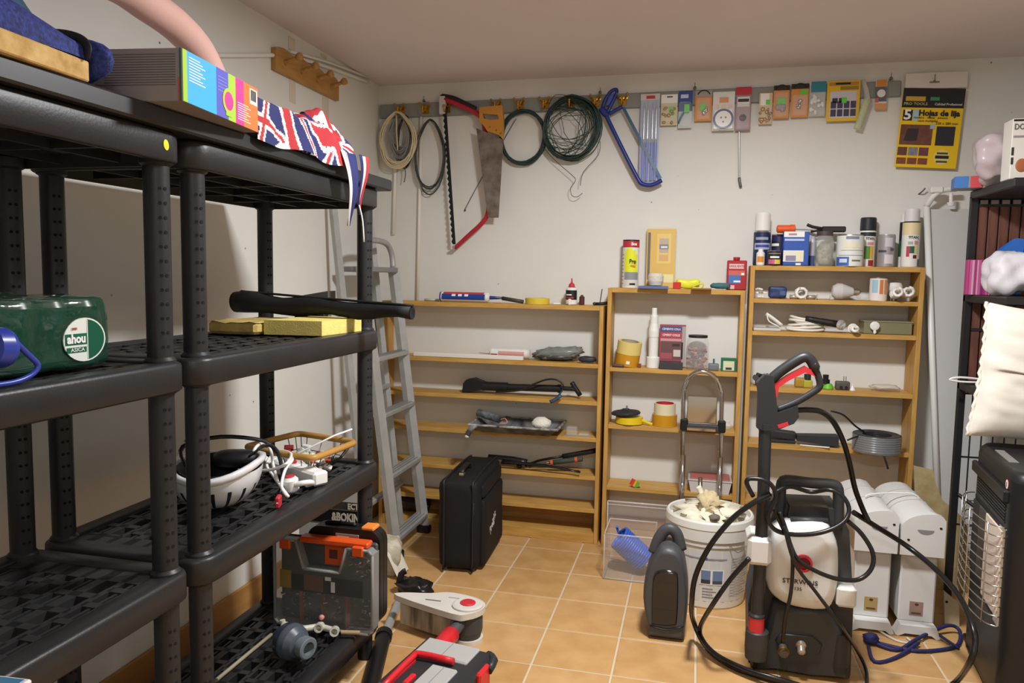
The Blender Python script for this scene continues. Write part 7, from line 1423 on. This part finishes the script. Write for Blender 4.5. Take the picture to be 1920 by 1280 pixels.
b = B(GX); b.lathe([(.045, 0), (.05, .008), (.048, .05), (.04, .06), (.001, .062)], mat('4a4b4d', .35), TR(.09, -.40, H_), 22); part(root, 'control_knob', b, 'grey round top control')
# pillow
b = B(); PLW = mat('e0dbcf', .85, bump=.5, bscale=14); a = PY(-.56, 1836, 575); c = PY(-.56, 1832, 835)
zb = H_+.012; zt = a.z; X = TR((a.x+c.x)/2+.17, -.585, (zb+zt)/2) @ RY(5.5) @ RX(90-4)
hz_ = (zt-zb)/2
def pil(sg):
    def g(u, v):
        a, c_ = u*2-1, v*2-1; e = (1-abs(a)**4)*(1-abs(c_)**4)
        t = .066*max(0, e)**.5*(1+.10*noise.noise(V((a*1.2, c_*4.5+a, sg)))+.06*noise.noise(V((a*3, c_*9+a*2, 4))))
        k = 1-.05*(1-a*a)*c_*c_*0
        w = 1+.03*noise.noise(V((a*3, c_*3, 9)))
        return X @ V((.185*a*w-.012*(1-c_*c_)*(-1 if a < 0 else 1), hz_*c_-.012*(1-a*a)*(1 if c_ > 0 else -1), sg*t))
    return g
b.grid(pil(1), 40, 48, PLW); b.grid(pil(-1), 40, 48, PLW)
b.tube([X @ V((-.185-.0+.012*(1-c_*c_)+.003*sin(k*2.1), hz_*c_, .002*sin(k*1.7))) for k, c_ in ((k, -1+k/18) for k in range(37))], .0055, PLW, n=6)
root = single('pillow', 'plump white pillow standing on the black gas heater against the slatted rack', 'pillow', b)
b = B(); b.tube([PY(-.55, *p) for p in ((1842, 738), (1832, 752), (1822, 768), (1828, 774), (1840, 768))], .0022, PLW, n=6, sub=3); o = part(root, 'tie_cord', b)
# ================================================================ toolbox and things near the front
TBX = TR(.098, -1.275, 0) @ RZ(-9); root = thing('toolbox', 'black and red toolbox with grey organiser lids, at the bottom edge of the picture', 'toolbox', X=TBX); TW, TL, TH = .222, .40, .185; TK = mat('2a2b2d', .45); TRD = mat('d4272f', .35); TG = mat('b5b3ae', .3, alpha=.92)
b = B(TBX); b.bx(-TW/2+.01, TW/2-.01, -TL, 0, .001, TH-.05, TK, .012); part(root, 'body', b)
b = B(TBX); b.bx(-TW/2, TW/2, -TL-.005, .004, TH-.055, TH-.008, TK, .014); part(root, 'lid', b)
for ya, yb2, xa, xb in ((-.098, -.008, -TW/2+.022, TW/2-.04), (-.25, -.135, -.01, TW/2-.045), (-.39, -.27, -TW/2+.022, TW/2-.04)):
    b = B(TBX); b.bx(xa, xb, ya, yb2, TH-.012, TH-.001, TG, .004); b.bx((xa+xb)/2-.001, (xa+xb)/2+.001, ya+.004, yb2-.004, TH-.0015, TH, mat('8f8d88', .4)); part(root, 'organiser_lid', b, 'grey organiser lid')
b = B(TBX); b.tube([(-TW/2+.042, -.30, TH-.004), (-TW/2+.042, -.145, TH+.004), (-TW/2+.055, -.118, TH+.006), (TW/2-.07, -.112, TH+.004)], (.011, .009), TRD, n=8, sub=3); b.bx(-TW/2+.03, -TW/2+.05, -.3, -.13, TH-.012, TH+.0, TRD, .003); part(root, 'carry_handle', b, 'red carry handle')
b = B(TBX); b.bx(-.035, -.02, -.25, -.2, TH-.012, TH+.001, TRD, .003); part(root, 'red_catch', b)
for y in (-.08, -.32):
    b = B(TBX); b.bx(TW/2-.006, TW/2+.010, y-.035, y+.03, TH-.10, TH-.014, TRD, .005); part(root, 'latch', b, 'red latch')
b = B(TBX); b.tube([(TW/2-.02, .0, TH-.02), (TW/2+.006, -.02, TH-.02), (TW/2+.008, -.06, TH-.03)], .012, TK, n=8, sub=2); part(root, 'corner', b)
# white scrubbing head with red neck
WPC = mat('d8d3c8', .45, var=.1, vscale=10); DIRT = mat('bdb29c', .8, var=.6, vscale=35, col2='6a5f4e', stretch=(1, 1, .15))
root = thing('scrubber_head', 'white floor scrubber head with dirty side and red pivot button beside the toolbox', 'scrubber', (-.09, -.87, 0)); zt = .118
to = [(-.243, -.895), (-.02, -.975), (.03, -.965), (.062, -.925), (.066, -.88), (.035, -.845), (-.02, -.825), (-.085, -.82), (-.145, -.845), (-.235, -.865)]
o = smooth_path([V((p[0], p[1], 0)) for p in to], 3, True); b = B(); b.prism([(p.x, p.y) for p in o], .02, WPC, TR(0, 0, zt-.02), True); part(root, 'top_cover', b, 'white top cover')
b = B(); b.prism([(-.232, -.893), (-.03, -.962), (.0, -.93), (.0, -.86), (-.07, -.832), (-.228, -.868)], .075, DIRT, TR(0, 0, zt-.0955), False); part(root, 'brush_block', b, 'dirty bristle side')
b = B(); b.lathe([(.052, 0), (.052, .006), (.045, .009), (.026, .0095), (.026, .012, WR), (.022, .0145, WR), (.0005, .015, WR)], WPC, TR(.012, -.905, zt), 26); part(root, 'pivot_button', b, 'red pivot button')
b = B(); b.lathe([(.045, 0), (.05, .02), (.05, .06), (.046, .075)], mat('3c3f42', .5), TR(.012, -.905, zt-.098), 22); part(root, 'pivot_body', b, 'dark grey pivot')
b = B(); b.lathe([(.05, 0), (.05, .016)], WPC, TR(.014, -.905, .0005), 22); part(root, 'pivot_foot', b)
b = B(); b.tube([(.0, -.95, .075), (-.008, -.985, .068), (-.014, -1.02, .06)], (.024, .02), mat('4a4d50', .45), n=12, sub=2); part(root, 'joint', b, 'grey joint'); b = B(); b.tube([(-.014, -1.005, .062), (-.03, -1.10, .05), (-.045, -1.2, .04), (-.05, -1.26, .035)], (.034, .028), TRD, n=14, sub=2); part(root, 'neck', b, 'red neck')
b = B(); b.txt('POWER SCRUB', .015, mat('55524d', .5), TR(-.09, -.90, zt+.0006) @ RZ(-18), 1.) if 0 else b.bx(-.14, -.085, -.9, -.893, zt, zt+.0006, mat('6a655e', .5), 0, TR(0, 0, 0)); b.bx(-.07, -.02, -.862, -.858, zt, zt+.0006, mat('8a857e', .5)); part(root, 'print', b, 'small grey print')
# pole with black grip
root = thing('metal_pole', 'silver tube with black foam grip lying beside the shelving', 'pole', (-.28, -1.0, 0)); a, m_, c = V((-.20, -.72, .03)), V((-.205, -1.03, .03)), V((-.19, -1.42, .033))
a = PZ(.02, 750, 1122); m_ = PZ(.02, 714, 1192)+V((.012, 0, 0)); c = PZ(.024, 652, 1300)+V((.064, 0, 0))
b = B(); b.cyl(a, m_, .0155, mat('b0b0ae', .35, metal=.4), n=16); part(root, 'tube', b, 'silver tube'); b = B(); b.cyl(m_+V((0, 0, .006)), c+V((0, 0, .006)), .0245, BLACK, n=16); b.lathe([(.028, 0), (.028, .03)], BLACK, axm(m_+V((0, 0, .008)), c), 16); part(root, 'grip', b, 'black grip')
# black crumpled bag and papers behind
c = PZ(.02, 778, 1105); b = B(); b.ell((0, 0, 0), (.075, .05, .032), mat('1e1d1e', .3, var=.3, vscale=20), 22, 12, .8, TR(c.x, c.y, .026) @ RZ(-20), .35, 3.2, 6); b.tube([(c.x-.06, c.y-.01, .04), (c.x-.055, c.y, .075), (c.x-.04, c.y+.01, .085)], (.014, .006), mat('1e1d1e', .3), n=8, sub=2); single('black_plastic_bag', 'small crumpled black plastic bag on the tiles behind the scrubber head', 'bag', b)
b = B(); c = PZ(.02, 768, 1116); b.bx(-.03, .02, -.004, .004, 0, .004, mat('c9702c', .5), 0, TR(c.x-.02, c.y-.04, .001) @ RZ(25)); single('orange_strip', 'small orange strip on the tiles under the black plastic bag', 'strip', b)
root = thing('paper_sack', 'dirty white paper sack slumped against the foot of the ladder', 'sack', (-.47, -.48, 0)); c = PZ(.05, 725, 1050); b = B(); b.soft((0, 0, 0), (.05, .06, .07), .02, mat('d3cdb9', .8, var=.35, vscale=18, col2='a39a80'), 12, TR(c.x-.005, c.y, .073) @ RY(12) @ RZ(25), .02, 14, 3); part(root, 'paper', b); b = B(); b.grid(lambda u, v: (c.x+.03+.05*u, c.y-.07+.11*v, .004+.10*(1-u)+.006*sin(v*9)), 8, 8, mat('ddd8c8', .8)); part(root, 'torn_flap', b)
c = PY(.17, 772, 962); b = B(); b.ell((0, 0, 0), (.09, .05, .033), mat('3a2c26', .7, var=.4, vscale=12), 22, 12, .8, TR(c.x, .185, .048+.046), .3, 3, 4); single('brown_sack', 'dark brown sack on the bottom shelf of the widest bookshelf behind the ladder', 'sack', b)
# ================================================================ groups of things that repeat
GROUPS = {'spray_can': 'spray cans on the tallest bookshelf', 'spiral_bulb': 'spiral bulbs on the bulb shelves', 'spot_bulb': 'small metal ended bulbs', 'bookshelf': 'pine bookshelves on the back wall',
          'shelving_unit': 'black plastic shelving units', 'panel_heater': 'white panel heaters on feet', 'sealant_cartridge': 'sealant cartridges on the widest bookshelf', 'orange_packet': 'orange card packets on the hook rail',
          'vacuum_nozzle': 'vacuum nozzles on the tallest bookshelf', 'glass_jar': 'glass jars on the bookshelves', 'small_bottle': 'small bottles on the bookshelves', 'hose_connector': 'hose connectors behind the spray gun',
          'gun_hose': 'black hoses and cables of the washer', 'loop_hose': 'black hoses and cables of the washer', 'left_hose_loop': 'black hoses and cables of the washer', 'inner_hose_loop': 'black hoses and cables of the washer'}
for o in list(SC.objects):
    if o.parent is None and o.get('category') and not o.get('group'):
        g = GROUPS.get(o.name.split('.')[0])
        if g: o['group'] = g
